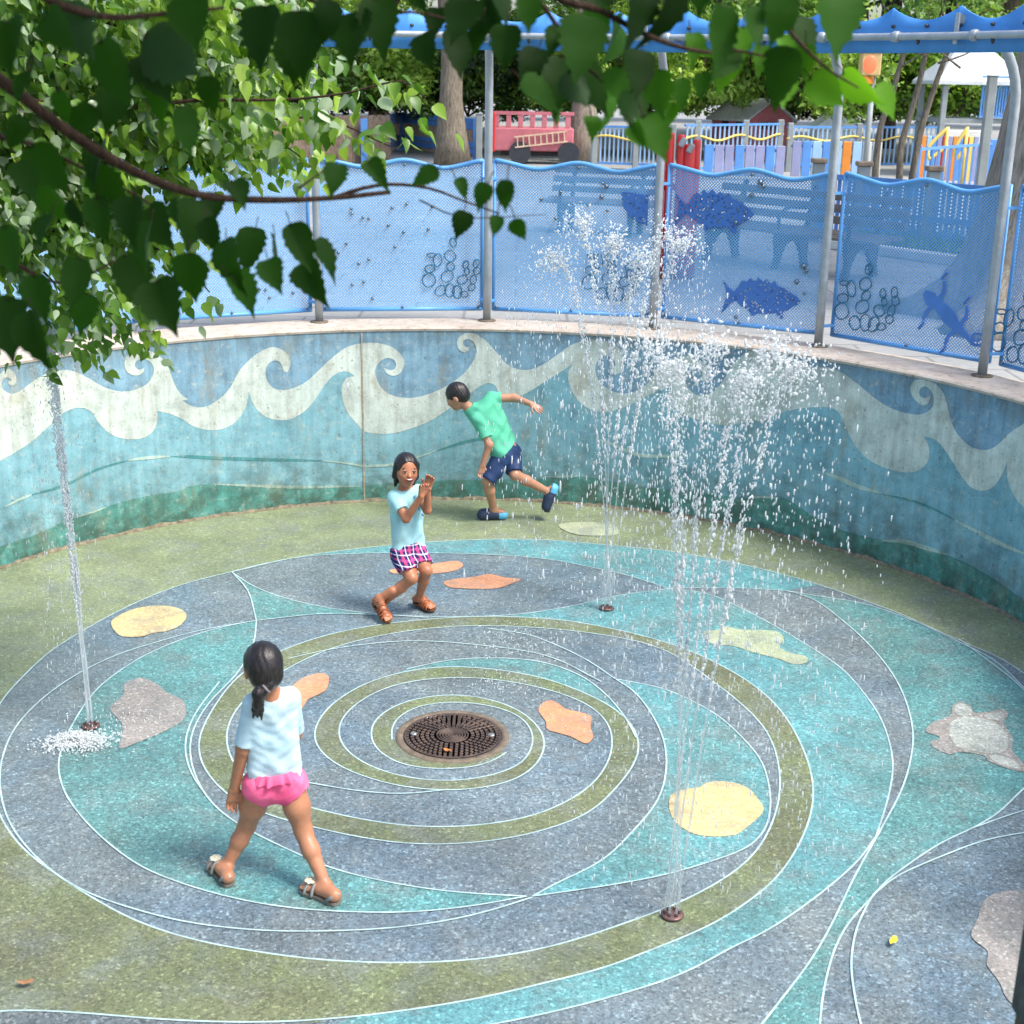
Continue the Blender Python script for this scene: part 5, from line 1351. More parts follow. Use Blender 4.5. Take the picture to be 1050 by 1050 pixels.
# ================================================================ children at play
def nrm(v): v = np.array(v, float); return v / np.linalg.norm(v)
class SDF:
    """Distance field on a grid: tapered limbs and ellipsoids blended into one continuous skin, then meshed."""
    def __init__(s, lo, hi, h=.0045):
        s.h = h; s.o = np.array(lo, float); n = np.ceil((np.array(hi) - s.o) / h).astype(int) + 1
        s.n = n; s.f = np.full(tuple(n), .06, np.float32)
    def win(s, lo, hi, m):
        a = np.clip(((np.array(lo) - m - s.o) / s.h).astype(int), 0, s.n - 1); b = np.clip(((np.array(hi) + m - s.o) / s.h).astype(int) + 2, 1, s.n)
        sl = tuple(slice(int(i), int(j)) for i, j in zip(a, b))
        g = np.meshgrid(*[s.o[i] + s.h * np.arange(a[i], b[i]) for i in range(3)], indexing='ij')
        return sl, np.stack(g, -1).astype(np.float32)
    def blend(s, sl, d, k):
        f = s.f[sl]
        if k <= 0: s.f[sl] = np.minimum(f, d); return
        hh = np.maximum(k - np.abs(f - d), 0) / k
        s.f[sl] = np.minimum(f, d) - hh * hh * k * .25
    def limb(s, a, b, ra, rb, k=.02, sq=None, cap=None):
        a, b = np.array(a, float), np.array(b, float); m = max(ra, rb) + max(k, .01) + .012
        sl, P = s.win(np.minimum(a, b), np.maximum(a, b), m)
        ba = b - a; t = np.clip(((P - a) @ ba) / max(ba @ ba, 1e-12), 0, 1)
        q = P - a - t[..., None] * ba
        if sq is not None:      # squash across direction sq[0] by factor sq[1]
            ax = np.array(sq[0], float); ax /= np.linalg.norm(ax); c = q @ ax; q = q + (c * (1 / sq[1] - 1))[..., None] * ax
        d = np.linalg.norm(q, axis=-1) - (ra + (rb - ra) * t)
        if cap is not None: d = np.maximum(d, ((P - np.array(cap[0], float)) @ nrm(cap[1])).astype(d.dtype))
        s.blend(sl, d, k); return s
    def chain(s, pts, rs, k=.02):
        for i in range(len(pts) - 1): s.limb(pts[i], pts[i + 1], rs[i], rs[i + 1], k)
        return s
    def ell(s, c, r, M=None, k=.02, sub=False):
        c = np.array(c, float); r = np.array(r, float); m = r.max() + .03
        sl, P = s.win(c, c, m); q = P - c
        if M is not None: q = q @ np.array(M, float)          # columns of M are the axes
        k0 = np.linalg.norm(q / r, axis=-1); k1 = np.linalg.norm(q / (r * r), axis=-1) + 1e-9
        d = k0 * (k0 - 1) / k1
        if sub: s.f[sl] = np.maximum(s.f[sl], -d)
        else: s.blend(sl, d, k)
        return s
    def grid(s): 
        g = np.meshgrid(*[s.o[i] + s.h * np.arange(s.n[i]) for i in range(3)], indexing='ij'); return np.stack(g, -1)
    def cut(s, p, n, r=None):
        """Removes what lies beyond the plane through P with outward normal N (only within R of P if given)."""
        n = np.array(n, float); n /= np.linalg.norm(n); P = s.grid() - np.array(p, float); d = (P @ n).astype(np.float32)
        if r is not None: d = np.where(np.linalg.norm(P, axis=-1) < r, d, -1).astype(np.float32)
        s.f = np.maximum(s.f, d); return s
    def ripple(s, fn):
        m = np.abs(s.f) < .03; P = s.grid()[m]; s.f[m] += fn(P).astype(np.float32); return s
    def mesh(s, name):
        f = s.f; f[0] = f[-1] = .05; f[:, 0] = f[:, -1] = .05; f[:, :, 0] = f[:, :, -1] = .05
        ins = f < 0; nx, ny, nz = f.shape
        c = np.zeros((nx - 1, ny - 1, nz - 1), np.uint8)
        for dx in (0, 1):
            for dy in (0, 1):
                for dz in (0, 1): c += ins[dx:nx - 1 + dx, dy:ny - 1 + dy, dz:nz - 1 + dz]
        act = (c > 0) & (c < 8); I = np.argwhere(act); idx = np.full(act.shape, -1, np.int64); idx[act] = np.arange(len(I))
        S = np.zeros((len(I), 3)); W_ = np.zeros(len(I))
        cor = [(0, 0, 0), (1, 0, 0), (0, 1, 0), (1, 1, 0), (0, 0, 1), (1, 0, 1), (0, 1, 1), (1, 1, 1)]
        for a, b in [(0, 1), (2, 3), (4, 5), (6, 7), (0, 2), (1, 3), (4, 6), (5, 7), (0, 4), (1, 5), (2, 6), (3, 7)]:
            ca, cb = np.array(cor[a]), np.array(cor[b]); va = f[tuple((I + ca).T)]; vb = f[tuple((I + cb).T)]
            m = (va < 0) != (vb < 0); t = np.where(m, va / (va - vb + 1e-12), 0)
            S += np.where(m[:, None], ca + t[:, None] * (cb - ca), 0); W_ += m
        vt = s.o + s.h * (I + S / W_[:, None])
        F = []
        for ax in range(3):
            sh = [slice(None)] * 3; sh[ax] = slice(0, -1); sh2 = [slice(None)] * 3; sh2[ax] = slice(1, None)
            A, B = ins[tuple(sh)], ins[tuple(sh2)]; E_ = np.argwhere(A != B)
            o1, o2 = (ax + 1) % 3, (ax + 2) % 3
            E_ = E_[(E_[:, o1] > 0) & (E_[:, o2] > 0)]
            def cell(d1, d2):
                q = E_.copy(); q[:, o1] -= d1; q[:, o2] -= d2; return idx[tuple(q.T)]
            Q = np.stack([cell(1, 1), cell(0, 1), cell(0, 0), cell(1, 0)], 1)
            fl = A[tuple(E_.T)]; Q[~fl] = Q[~fl][:, ::-1]; F.append(Q)
        F = np.vstack(F)
        me = bpy.data.meshes.new(name); me.from_pydata(vt.tolist(), [], F.tolist()); me.polygons.foreach_set('use_smooth', [True] * len(F)); me.update()
        s.F = F; return me
    def near(s, p):
        i = np.clip(((np.array(p) - s.o) / s.h).round().astype(int), 0, s.n - 1); return s.f[tuple(i)]
    def surf(s, p, d):
        """First surface point going from P (outside) along D."""
        p = np.array(p, float); d = np.array(d, float) / np.linalg.norm(d)
        for _ in range(300):
            if s.near(p) <= 0: return p
            p = p + d * s.h * .5
        return p

def skin_mat(name, col, wet=.4):
    t = NT(name); co = t.coord()
    c = t.ramp(t.noise(co, 13, 6, .7), [(.36, tuple(q * .78 for q in col[:3]) + (1,)), (.7, col)])
    b = t.bsdf(c, wet, 0, t.bump(t.noise(co, 240, 3), .06, .001), .45); b.inputs['Subsurface Weight'].default_value = .12
    b.inputs['Subsurface Radius'].default_value = (.012, .005, .003); b.inputs['Subsurface Scale'].default_value = .5
    return t.m
def cloth(name, a, b, sc=40, rough=.8, stripes=None):
    t = NT(name); co = t.coord()
    c = t.ramp(t.noise(co, 7, 5, .6), [(.3, a), (.7, b)])
    if stripes:
        z = t.sep(co)[2]; w_ = t.math('SINE', t.math('MULTIPLY', z, 2 * math.pi / stripes)); c = t.mix(t.ramp(w_, [(.2, .0), (.8, .22)]), c, tuple(q * .7 for q in a[:3]) + (1,))
    nb = t.bump(t.math('ADD', t.noise(co, 14, 3), t.math('MULTIPLY', t.noise(co, 300, 2), .15)), .35, .012)
    t.bsdf(c, rough, 0, nb, .25); return t.m
def hair_mat(name):
    t = NT(name); co = t.coord(); m2 = t.n('ShaderNodeMapping'); t.l(co, m2.inputs[0]); m2.inputs['Scale'].default_value = (160, 160, 22)
    n1 = t.noise(m2.outputs[0], 1, 4, .6); c = t.ramp(n1, [(.35, lin(16, 14, 16)), (.7, lin(44, 38, 38))])
    t.bsdf(c, .38, 0, t.bump(n1, .5, .004), .5); return t.m
M_HAIR = hair_mat('wet_black_hair')
M_WHITE = flat_mat('eye_white', lin(226, 222, 216), .2, .02); M_IRIS = flat_mat('dark_iris', lin(34, 24, 20), .15, .02)
M_LIP = flat_mat('lip', lin(168, 92, 84), .4, .05); M_MOUTH = flat_mat('mouth_inside', lin(92, 36, 36), .5, .05); M_TEETH = flat_mat('teeth', lin(232, 228, 218), .25, .02)
A_ = lambda v: np.array(v, float)
def J(px, py, y): return A_(at_y(px, py, y))
def head_axes(fwd, up=(0, 0, 1)):
    f_ = nrm(fwd); r_ = nrm(np.cross(f_, A_(up))); u_ = np.cross(r_, f_); return np.stack([r_, f_, u_], 1)      # columns: right, forward, up
def add_head(S, c, M, s=1.0):
    """Skull, cheeks, jaw, nose, ears; C is the middle of the head (about 0.2 m tall)."""
    W_ = lambda x, y, z: c + M @ (A_((x, y, z)) * s)
    S.ell(W_(0, -.008, .018), A_((.072, .088, .084)) * s, M, 0)
    S.ell(W_(0, .022, -.03), A_((.060, .062, .066)) * s, M, .03)
    S.ell(W_(0, .048, -.072), A_((.034, .034, .028)) * s, M, .03)
    for sg in (-1, 1):
        S.ell(W_(sg * .034, .058, -.026), A_((.024, .022, .024)) * s, M, .02)
        S.ell(W_(sg * .074, -.006, -.012), A_((.009, .018, .028)) * s, M, .008)
    S.limb(W_(0, .078, .0), W_(0, .093, -.024), .008 * s, .0125 * s, .012)
    for sg in (-1, 1): S.ell(W_(sg * .030, .088, .004), A_((.017, .010, .010)) * s, M, 0, True)
    for sg in (-1, 1): S.ell(W_(sg * .030, .070, .003), A_((.0165, .0135, .012)) * s, M, .006)
    S.ell(W_(0, .082, -.046), A_((.022, .010, .007)) * s, M, .008)
    return W_
def add_hand(S, wr, d, palm, side, s=1.0, curl=.5, spread=.10, thumb=True):
    """Palm, four unequal bent fingers and a thumb off the side. D: finger direction, PALM: palm normal, SIDE: +1 thumb on cross(d, palm) side."""
    d = nrm(d); palm = nrm(A_(palm) - d * (A_(palm) @ d)); lat = np.cross(d, palm) * side
    c0 = wr + d * .012 * s; c1 = wr + d * .055 * s
    for q in (-.017, 0, .017): S.limb(c0 + lat * q * .7 * s, c1 + lat * q * s, .0115 * s, .0105 * s, .012)
    for i, (q, L) in enumerate(((.024, .050), (.008, .056), (-.008, .052), (-.023, .041))):
        b = c1 + lat * q * s; dd = nrm(d + lat * q * spread * 40 * .1); p1 = b + dd * L * .42 * s
        a1 = curl * .75; d2 = nrm(dd * math.cos(a1) + palm * math.sin(a1)); p2 = p1 + d2 * L * .33 * s
        a2 = curl * 1.5; d3 = nrm(dd * math.cos(a2) + palm * math.sin(a2)); p3 = p2 + d3 * L * .25 * s
        S.limb(b, p1, .0072 * s, .0066 * s, .004); S.limb(p1, p2, .0066 * s, .006 * s, .003); S.limb(p2, p3, .006 * s, .0052 * s, .003)
    if thumb:
        b = wr + d * .02 * s + lat * .016 * s; t1 = b + nrm(lat * .8 + d * .65 + palm * .25) * .028 * s; t2 = t1 + nrm(lat * .35 + d * .85 + palm * (.2 + curl * .5)) * .024 * s
        S.limb(b, t1, .0095 * s, .008 * s, .008); S.limb(t1, t2, .008 * s, .006 * s, .003)
def add_foot(S, an, heel, toe, s=1.0, up=(0, 0, 1)):
    up = nrm(up); d = nrm(toe - heel); lat = np.cross(d, up)
    S.limb(an, heel + up * .026 * s, .026 * s, .027 * s, .02)
    S.limb(an, heel + d * .09 * s + up * .03 * s, .024 * s, .022 * s, .025)
    S.limb(heel + up * .025 * s, toe - d * .035 * s + up * .016 * s, .025 * s, .02 * s, .02)
    ball = toe - d * .045 * s + up * .015 * s
    S.limb(ball - lat * .018 * s, ball + lat * .018 * s, .016 * s, .016 * s, .015)
    for q, L in ((-.026, .028), (-.013, .036), (0, .040), (.013, .042), (.026, .044)):
        S.limb(ball + lat * q * s, ball + lat * q * 1.05 * s + d * L * s - up * .004 * s, .0085 * s, .0078 * s, .005)
def torso(S, N, LS, RS, LH, RH, PE, infl=0.0, k=.045, w=1.0):
    mid = (LS + RS) / 2
    fwd_h = lambda a, b, r0, r1: S.limb(a, b, r0 + infl, r1 + infl, k)
    fwd_h(mid - (mid - PE) * .12, PE, .066 * w, .074 * w)
    fwd_h(LS * .8 + mid * .2 - (mid - PE) * .10, LH + (mid - PE) * .12, .056 * w, .064 * w)
    fwd_h(RS * .8 + mid * .2 - (mid - PE) * .10, RH + (mid - PE) * .12, .056 * w, .064 * w)
    fwd_h(LS, RS, .041, .041)
    fwd_h(LH, RH, .070 * w, .070 * w)
    fwd_h(N, mid - (mid - PE) * .06, .034, .05)
class Kid:
    def __init__(s, name_lb, joints, y0, skin, base):
        s.P = {k: J(v[0], v[1], y0 + v[2]) for k, v in joints.items()}
        s.T = thing('person', name_lb, 'person', base, 'children playing in the fountain pit'); s.skin = skin
    def box(s, pad=.13):
        A = np.array(list(s.P.values())); return A.min(0) - pad, A.max(0) + pad
    def put(s, name, S, mat): return put(name, S.mesh(name), mat, s.T)
def folds(amp, sc, seed, up=0):
    def fn(P):
        x, y, z = P[:, 0] * sc, P[:, 1] * sc, P[:, 2] * sc
        return amp * (np.sin(x * 1.3 + 2.1 * np.sin(z * .9 + seed) + y) * .5 + np.sin(z * 1.7 + 1.5 * np.sin(x * 1.1 + y + seed * 2)) * .5)
    return fn
def on_face(S, W_, M, x, z, name, shape, mat, T, depth=.0, tilt=0.0):
    p = S.surf(W_(x, .13, z), -M[:, 1]) + M[:, 1] * depth
    Mx_ = Matrix([[float(M[i, j]) for j in range(3)] for i in range(3)]) @ Matrix.Rotation(tilt, 3, 'Y')
    return MB().ball(p, shape, 12, 8, Mx_).build(name, mat, T)

# ---- the girl seen from behind, walking away
SK1 = skin_mat('mid_brown_skin', lin(188, 132, 100)); SK2 = skin_mat('warm_brown_skin', lin(186, 124, 92)); SK3 = skin_mat('light_brown_skin', lin(190, 140, 112))  # plain skin tones, one for each child
G = Kid('girl walking away in a pale blue short sleeved top and pink frilled swim bottoms', dict(head=(269.5, 684, .0), neck=(277, 709, .0), pel=(281, 800, .02), lsh=(260, 722, -.02), lel=(249, 768, -.02), lwr=(240, 808, .01),
    rsh=(297, 715, .03), rel=(303, 752, .13), rwr=(292, 738, .24), lhip=(266, 806, .01), lkn=(253, 847, .08), lank=(232, 889, .04), rhip=(298, 803, .03), rkn=(311, 852, .0), rank=(334, 909, -.11)), 5.25, SK1, (-1.02, 5.25, 0))
P = G.P; lo, hi = G.box(); S = SDF((lo[0], lo[1], -.01), hi)
gH = P['head']; gM = head_axes((-.42, .88, -.22)); gW = add_head(S, gH, gM)
S.limb(gH + gM @ A_((0, -.012, -.05)), P['neck'] - A_((0, 0, .03)), .038, .040, .02)
torso(S, P['neck'], P['lsh'], P['rsh'], P['lhip'], P['rhip'], P['pel'], -.003, .035, .72)
for sd in 'lr':
    S.chain([P[sd + 'sh'], P[sd + 'el'], P[sd + 'wr']], [.036, .030, .021], .014)
    th = P[sd + 'hip'] * .5 + P[sd + 'kn'] * .5
    S.chain([P[sd + 'hip'], th, P[sd + 'kn']], [.064, .054, .039], .03)
    cf = P[sd + 'kn'] * .66 + P[sd + 'ank'] * .34
    S.chain([P[sd + 'kn'], cf, P[sd + 'ank']], [.038, .037, .024], .02)
    S.limb(cf - A_((0, .008, 0)), cf * .6 + P[sd + 'kn'] * .4 - A_((0, .01, 0)), .031, .030, .02)
add_hand(S, P['lwr'], (-.10, .10, -1), (.40, -.90, 0), -1, 1.1, .65)
add_hand(S, P['rwr'], (-.3, .5, .6), (-.6, -.2, .3), 1, .9, .8)
gl = (A_(at_z(234, 904, .02)), A_(at_z(214, 880, .02))); gr_ = (A_(at_z(343, 923, .02)), A_(at_z(314, 910, .02)))
def footpts(a, b, L=.185):
    d = nrm(b - a); return a, a + d * L
gl = footpts(*gl); gr_ = footpts(*gr_)
add_foot(S, P['lank'], gl[0], gl[1]); add_foot(S, P['rank'], gr_[0], gr_[1])
G.put('body', S, SK1); body1 = S
# top
S2 = SDF((lo[0], lo[1], .35), hi); torso(S2, P['neck'], P['lsh'], P['rsh'], P['lhip'], P['rhip'], P['pel'], .004, .035, .72)
S2.ripple(folds(.004, 36, 1.2)); S2.cut(P['pel'] + A_((0, 0, .005)), (.12, 0, -1))
for sd in 'lr': S2.limb(P[sd + 'sh'], P[sd + 'el'], .044, .041, .014, None, (P[sd + 'sh'] * .10 + P[sd + 'el'] * .90, P[sd + 'el'] - P[sd + 'sh']))
S2.ripple(lambda Q: .0005 * np.sin(Q[:, 2] * 150 + 4 * np.sin(Q[:, 0] * 30)))
S2.ell(P['neck'] + A_((0, -.005, .045)), (.062, .066, .052), None, 0, True)
G.put('top', S2, cloth('pale_blue_swim_top', lin(172, 208, 224), lin(206, 228, 236), stripes=None))
S3 = SDF((lo[0], lo[1], .25), (hi[0], hi[1], .75)); tb = lambda f_: P['lhip'] * (1 - f_) + P['lkn'] * f_
S3.limb(P['lhip'], P['rhip'], .066, .066, .03); S3.limb(P['pel'] + A_((0, 0, .06)), P['pel'] - A_((0, 0, .05)), .064, .058, .04)
for sd in 'lr': S3.limb(P[sd + 'hip'], P[sd + 'hip'] * .8 + P[sd + 'kn'] * .2, .072, .066, .03)
for sd, sg in (('l', -1), ('r', 1)): S3.cut(P[sd + 'hip'] - A_((0, 0, .045)) + A_((sg * .03, 0, 0)), (sg * .75, 0, -1), .14)
S3.cut(P['pel'] + A_((0, 0, .045)), (.1, 0, 1)); S3.ripple(folds(.0025, 48, 2.2))
M_PINKC = cloth('bright_pink_swim_fabric', lin(236, 84, 134), lin(248, 122, 160))
G.put('swim_bottoms', S3, M_PINKC)
fr = MB(); vs, fs = [], []
NF = 120; cen = P['pel'] + A_((0, 0, .035))
for i in range(NF):
    a = 2 * math.pi * i / NF; w1 = .006 * math.sin(a * 15) + .004 * math.sin(a * 23 + 1)
    for (rx, ry, dz) in ((.098, .074, .022), (.110 + w1 * .5, .084 + w1 * .5, .006), (.121 + w1 * 1.2, .093 + w1 * 1.2, -.016 + .003 * math.sin(a * 9))):
        vs.append(cen + A_((rx * math.cos(a) - .004, ry * math.sin(a), dz + .10 * rx * math.cos(a))))
for i in range(NF):
    for j in range(2):
        i2 = (i + 1) % NF; fs.append((i * 3 + j, i2 * 3 + j, i2 * 3 + j + 1, i * 3 + j + 1))
fr.add(vs, fs, True).build('frill', M_PINKC, G.T)
# hair with low ponytail
S4 = SDF(gH - .3, gH + .2, .004); Wh = gW
S4.ell(Wh(0, -.014, .022), (.082, .096, .092), gM, 0); S4.ell(Wh(0, -.055, -.03), (.066, .05, .062), gM, .03)
S4.cut(Wh(0, .062, .03), gM[:, 1] * .9 - gM[:, 2] * .25); S4.cut(Wh(0, .03, -.04), gM[:, 1] - gM[:, 2] * .2, .09)
tail = [Wh(.0, -.088, -.060), J(265.5, 711, 5.25 - .105), J(264.5, 722, 5.25 - .10), J(264, 735, 5.25 - .085)]
S4.chain(tail, [.020, .027, .022, .006], .012)
S4.chain([tail[1], J(260.5, 728, 5.25 - .098), J(259.5, 736, 5.25 - .088)], [.014, .010, .004], .008); S4.chain([tail[1], J(268, 728, 5.25 - .098), J(268.5, 739, 5.25 - .085)], [.014, .010, .003], .008)
S4.ripple(lambda Q: .0009 * np.sin(Q[:, 0] * 210 + 3 * np.sin(Q[:, 2] * 40)))
G.put('hair', S4, M_HAIR)
tie = tail[0] * .65 + tail[1] * .35; dd_ = nrm(tail[1] - tail[0])
Mt = V(dd_).to_track_quat('Z', 'Y').to_matrix()
MB().lathe(tie, [(.020, -.006), (.027, -.004), (.028, .004), (.020, .006)], 14, Mt).build('hair_tie', flat_mat('grey_hair_tie', lin(120, 112, 112), .5), G.T)
M_SIL = flat_mat('silver_grey_sandal', lin(150, 150, 146), .4, .15, 20, .2); M_SOLE = flat_mat('sandal_sole', lin(118, 110, 100), .7); M_FLOW = flat_mat('cream_flower', lin(236, 226, 196), .6, .06)
def sandal(T, heel, toe, an, up, strap_m, sole_m, s=1.0, gladiator=False, flower=False):
    up = nrm(up); d = nrm(toe - heel); lat = np.cross(d, up)
    o = [(-.018, .022), (.03, .030), (.085, .030), (.135, .040), (.170, .036), (.192, .012)]
    out = [(u, v) for u, v in o] + [(u, -v) for u, v in o[::-1]]
    C = [tuple(p) for p in crom([A_(p) * s for p in out], .012, True)]
    sh = MB().plate(C, lambda u, z, w: V(heel + d * u + lat * z + up * (w - .014)), .013).build('sandal', sole_m, T)
    def band(u0, u1, hgt, wd):
        pts = []
        for a in np.linspace(-.1, math.pi + .1, 15):
            pts.append(V(heel + d * (u0 + (u1 - u0) * a / math.pi) * s + lat * math.cos(a) * wd * s + up * (math.sin(a) * hgt * s)))
        MB().tube(pts, .0075 * s, 6).build('strap', strap_m, sh)
    bands = ((.125, .155, .036, .039), (.10, .125, .046, .035), (.155, .13, .034, .039), (.07, .095, .060, .031), (.085, .065, .066, .030)) if gladiator else ((.12, .14, .040, .040), (.095, .10, .05, .036))
    for b_ in bands: band(*b_)
    a0 = A_(an) - up * .002
    pts = [V(a0 + (math.cos(a) * d * .9 + math.sin(a) * lat) * .034 * s) for a in np.linspace(0, 2 * math.pi, 17)]
    MB().tube(pts, .007 * s, 6, False).build('strap', strap_m, sh)
    pts = [V(heel + d * (-.012) * s + lat * math.cos(a) * .024 * s * 0 + up * z) for a, z in ((0, .0), (0, .02), (0, .045))]
    hb = MB(); hb.tube([V(heel + lat * .026 * s + d * .02 * s + up * .004), V(heel + lat * .024 * s - d * .006 * s + up * .03), V(heel - d * .022 * s + up * .036), V(heel - lat * .024 * s - d * .006 * s + up * .03), V(heel - lat * .026 * s + d * .02 * s + up * .004)], .010 * s, 8); hb.build('heel_cup', strap_m, sh)
    if flower:
        c = heel + d * .135 * s + up * .048 * s; fm = MB()
        for k in range(7):
            a = k * 2 * math.pi / 7; q = c + (d * math.cos(a) + lat * math.sin(a)) * .017
            fm.ball(q, (.012, .012, .006), 8, 5)
        fm.ball(c + up * .004, (.010, .010, .007), 8, 5); fm.build('flower', M_FLOW, sh)
sandal(G.T, gl[0], gl[1], P['lank'], (0, 0, 1), M_SIL, M_SOLE, 1.0, False, True); sandal(G.T, gr_[0], gr_[1], P['rank'], (0, 0, 1), M_SIL, M_SOLE, 1.0, False, True)

# ---- the laughing girl with her hands up
K = Kid('laughing girl in aqua T-shirt and plaid shorts, both hands raised by her face', dict(head=(416.5, 481.5, .0), neck=(414.5, 502, .03), pel=(418, 563, .0), rsh=(404.5, 510, -.03), rel=(416.5, 532, -.13), rwr=(432, 509, -.17), lsh=(427, 504, .03), lel=(438, 523, -.10), lwr=(438.5, 501, -.15),
    rhip=(411, 568, -.02), rkn=(422, 593, -.15), rank=(391.5, 619, -.06), lhip=(427, 565, .03), lkn=(437, 585, -.11), lank=(429.5, 613, .05)), 8.46, SK2, (-.67, 8.46, 0))
P = K.P; lo, hi = K.box(); S = SDF((lo[0], lo[1] - .03, -.01), hi)
kM = head_axes((.34, -.93, .02), (.10, 0, 1)); kW = add_head(S, P['head'], kM, .98)
S.limb(P['head'] + kM @ A_((0, -.012, -.05)), P['neck'] - A_((0, 0, .04)), .037, .039, .02)
torso(S, P['neck'] - A_((0, 0, .02)), P['lsh'], P['rsh'], P['lhip'], P['rhip'], P['pel'], -.003, .04, .74)
for sd in 'lr':
    S.chain([P[sd + 'sh'], P[sd + 'el'], P[sd + 'wr']], [.034, .028, .020], .012)
    S.chain([P[sd + 'hip'], P[sd + 'hip'] * .5 + P[sd + 'kn'] * .5, P[sd + 'kn']], [.064, .053, .038], .03)
    cf = P[sd + 'kn'] * .64 + P[sd + 'ank'] * .36; S.chain([P[sd + 'kn'], cf, P[sd + 'ank']], [.037, .036, .023], .02)
add_hand(S, P['rwr'], (.15, -.05, 1), (.55, -.8, .1), 1, 1.0, 1.3); add_hand(S, P['lwr'], (.25, -.1, 1), (-.2, -.95, .1), -1, 1.05, 1.05)
klh, klt = footpts(A_(at_z(427, 617, .03)), A_(at_z(450, 627, .03)), .178)
toe_r = A_(at_z(399, 637, .025)); heel_r = J(382.5, 615, P['rank'][1] + .0); heel_r = toe_r + nrm(heel_r - toe_r) * .178
upr = nrm(np.cross(np.cross(nrm(toe_r - heel_r), A_((0, 0, 1))), nrm(toe_r - heel_r)))
P['rank'] = heel_r + upr * .062 + nrm(toe_r - heel_r) * .022
S.limb(P['rkn'] * .4 + P['rank'] * .6, P['rank'], .03, .024, .02)
add_foot(S, P['lank'], klh, klt, .95); add_foot(S, P['rank'], heel_r, toe_r, .95, upr)
K.put('body', S, SK2); body2 = S
S2 = SDF((lo[0], lo[1], .38), hi); torso(S2, P['neck'] - A_((0, 0, .02)), P['lsh'], P['rsh'], P['lhip'], P['rhip'], P['pel'] - A_((0, 0, .03)), .007, .04, .74)
S2.ripple(folds(.005, 32, .4)); S2.cut(P['pel'] + A_((0, 0, .012)), (-.1, 0, -1))
for sd in 'lr': S2.limb(P[sd + 'sh'], P[sd + 'el'], .043, .047, .014, None, (P[sd + 'sh'] * .40 + P[sd + 'el'] * .60, P[sd + 'el'] - P[sd + 'sh']))
S2.ell(P['neck'] + A_((.0, -.012, .03)), (.058, .062, .045), None, 0, True)
K.put('t_shirt', S2, cloth('light_aqua_jersey', lin(148, 202, 208), lin(176, 218, 222)))
pr = MB()
for (x, y) in ((428, 521), (424, 541), (428, 548), (422, 527)):
    q = S2.surf(J(x, y, 8.05), A_((0, 1, 0))); pr.ball(q, (.016, .003, .011), 8, 5, Matrix.Rotation(random.uniform(-.6, .6), 3, 'Y'))
pr.build('print', flat_mat('faded_blue_print', lin(118, 172, 204), .8, .2, 40), K.T)
t = NT('plaid_cotton'); co = t.coord(); x, y, z = t.sep(co)
def band_(v, per, w_, ph=0.0):
    return t.math('LESS_THAN', t.math('ABSOLUTE', t.math('SUBTRACT', t.math('FRACT', t.math('ADD', t.math('MULTIPLY', v, 1 / per), ph)), .5)), w_)
h_ = t.math('ADD', x, t.math('MULTIPLY', y, .6))
c = t.mix(t.math('MULTIPLY', band_(h_, .062, .15), .75), lin(40, 34, 82), lin(214, 76, 130)); c = t.mix(t.math('MULTIPLY', band_(z, .056, .13, .2), .6), c, lin(206, 88, 150))
c = t.mix(t.math('MULTIPLY', band_(h_, .062, .05, .5), .85), c, lin(224, 220, 236)); c = t.mix(t.math('MULTIPLY', band_(z, .056, .06, .7), .85), c, lin(216, 212, 232)); c = t.mix(t.math('MULTIPLY', band_(h_, .031, .06, .1), .7), c, lin(52, 64, 140))
t.bsdf(c, .8, 0, t.bump(t.noise(co, 30, 3), .3, .008), .2); M_PLAID = t.m
S3 = SDF((lo[0], lo[1], .18), (hi[0], hi[1], .62)); S3.limb(P['lhip'], P['rhip'], .072, .072, .03); S3.limb(P['pel'] + A_((0, 0, .05)), P['pel'], .068, .07, .03)
S3.cut(P['pel'] + A_((0, 0, .05)), (-.1, 0, 1))
for sd in 'lr': S3.limb(P[sd + 'hip'], P[sd + 'kn'], .072, .062, .015, None, (P[sd + 'hip'] * .30 + P[sd + 'kn'] * .70, P[sd + 'kn'] - P[sd + 'hip'] + A_((0, 0, -.08))))
S3.ripple(folds(.004, 36, 3)); K.put('shorts', S3, M_PLAID)
S4 = SDF(P['head'] - .2, P['head'] + .2, .004)
S4.ell(kW(0, -.014, .022), (.079, .094, .090), kM, 0); S4.ell(kW(0, -.05, -.04), (.070, .048, .06), kM, .03)
for sg in (-1, 1): S4.limb(kW(sg * .070, .006, .035), kW(sg * .072, -.012, -.050), .016, .018, .02)
S4.limb(kW(-.066, -.01, -.05), kW(-.062, -.02, -.125), .020, .010, .02); S4.limb(kW(.05, -.04, -.06), kW(.05, -.05, -.12), .020, .010, .02)
S4.ell(kW(0, .088, -.028), (.066, .086, .098), kM, 0, True)
S4.ripple(lambda Q: .0008 * np.sin(Q[:, 0] * 190 + Q[:, 1] * 120)); K.put('hair', S4, M_HAIR)
for sg in (-1, 1):
    on_face(S, kW, kM, sg * .030, .002, 'eye', (.011, .004, .0034), M_WHITE, K.T, -.0012)
    on_face(S, kW, kM, sg * .031, .002, 'iris', (.0085, .004, .0040), M_IRIS, K.T, .0025)
    on_face(S, kW, kM, sg * .031, .0095, 'eyelash', (.0150, .004, .0030), M_IRIS, K.T, .002, sg * .02)
    on_face(S, kW, kM, sg * .032, .024, 'eyebrow', (.016, .004, .0030), M_HAIR, K.T, .001, -sg * .10)
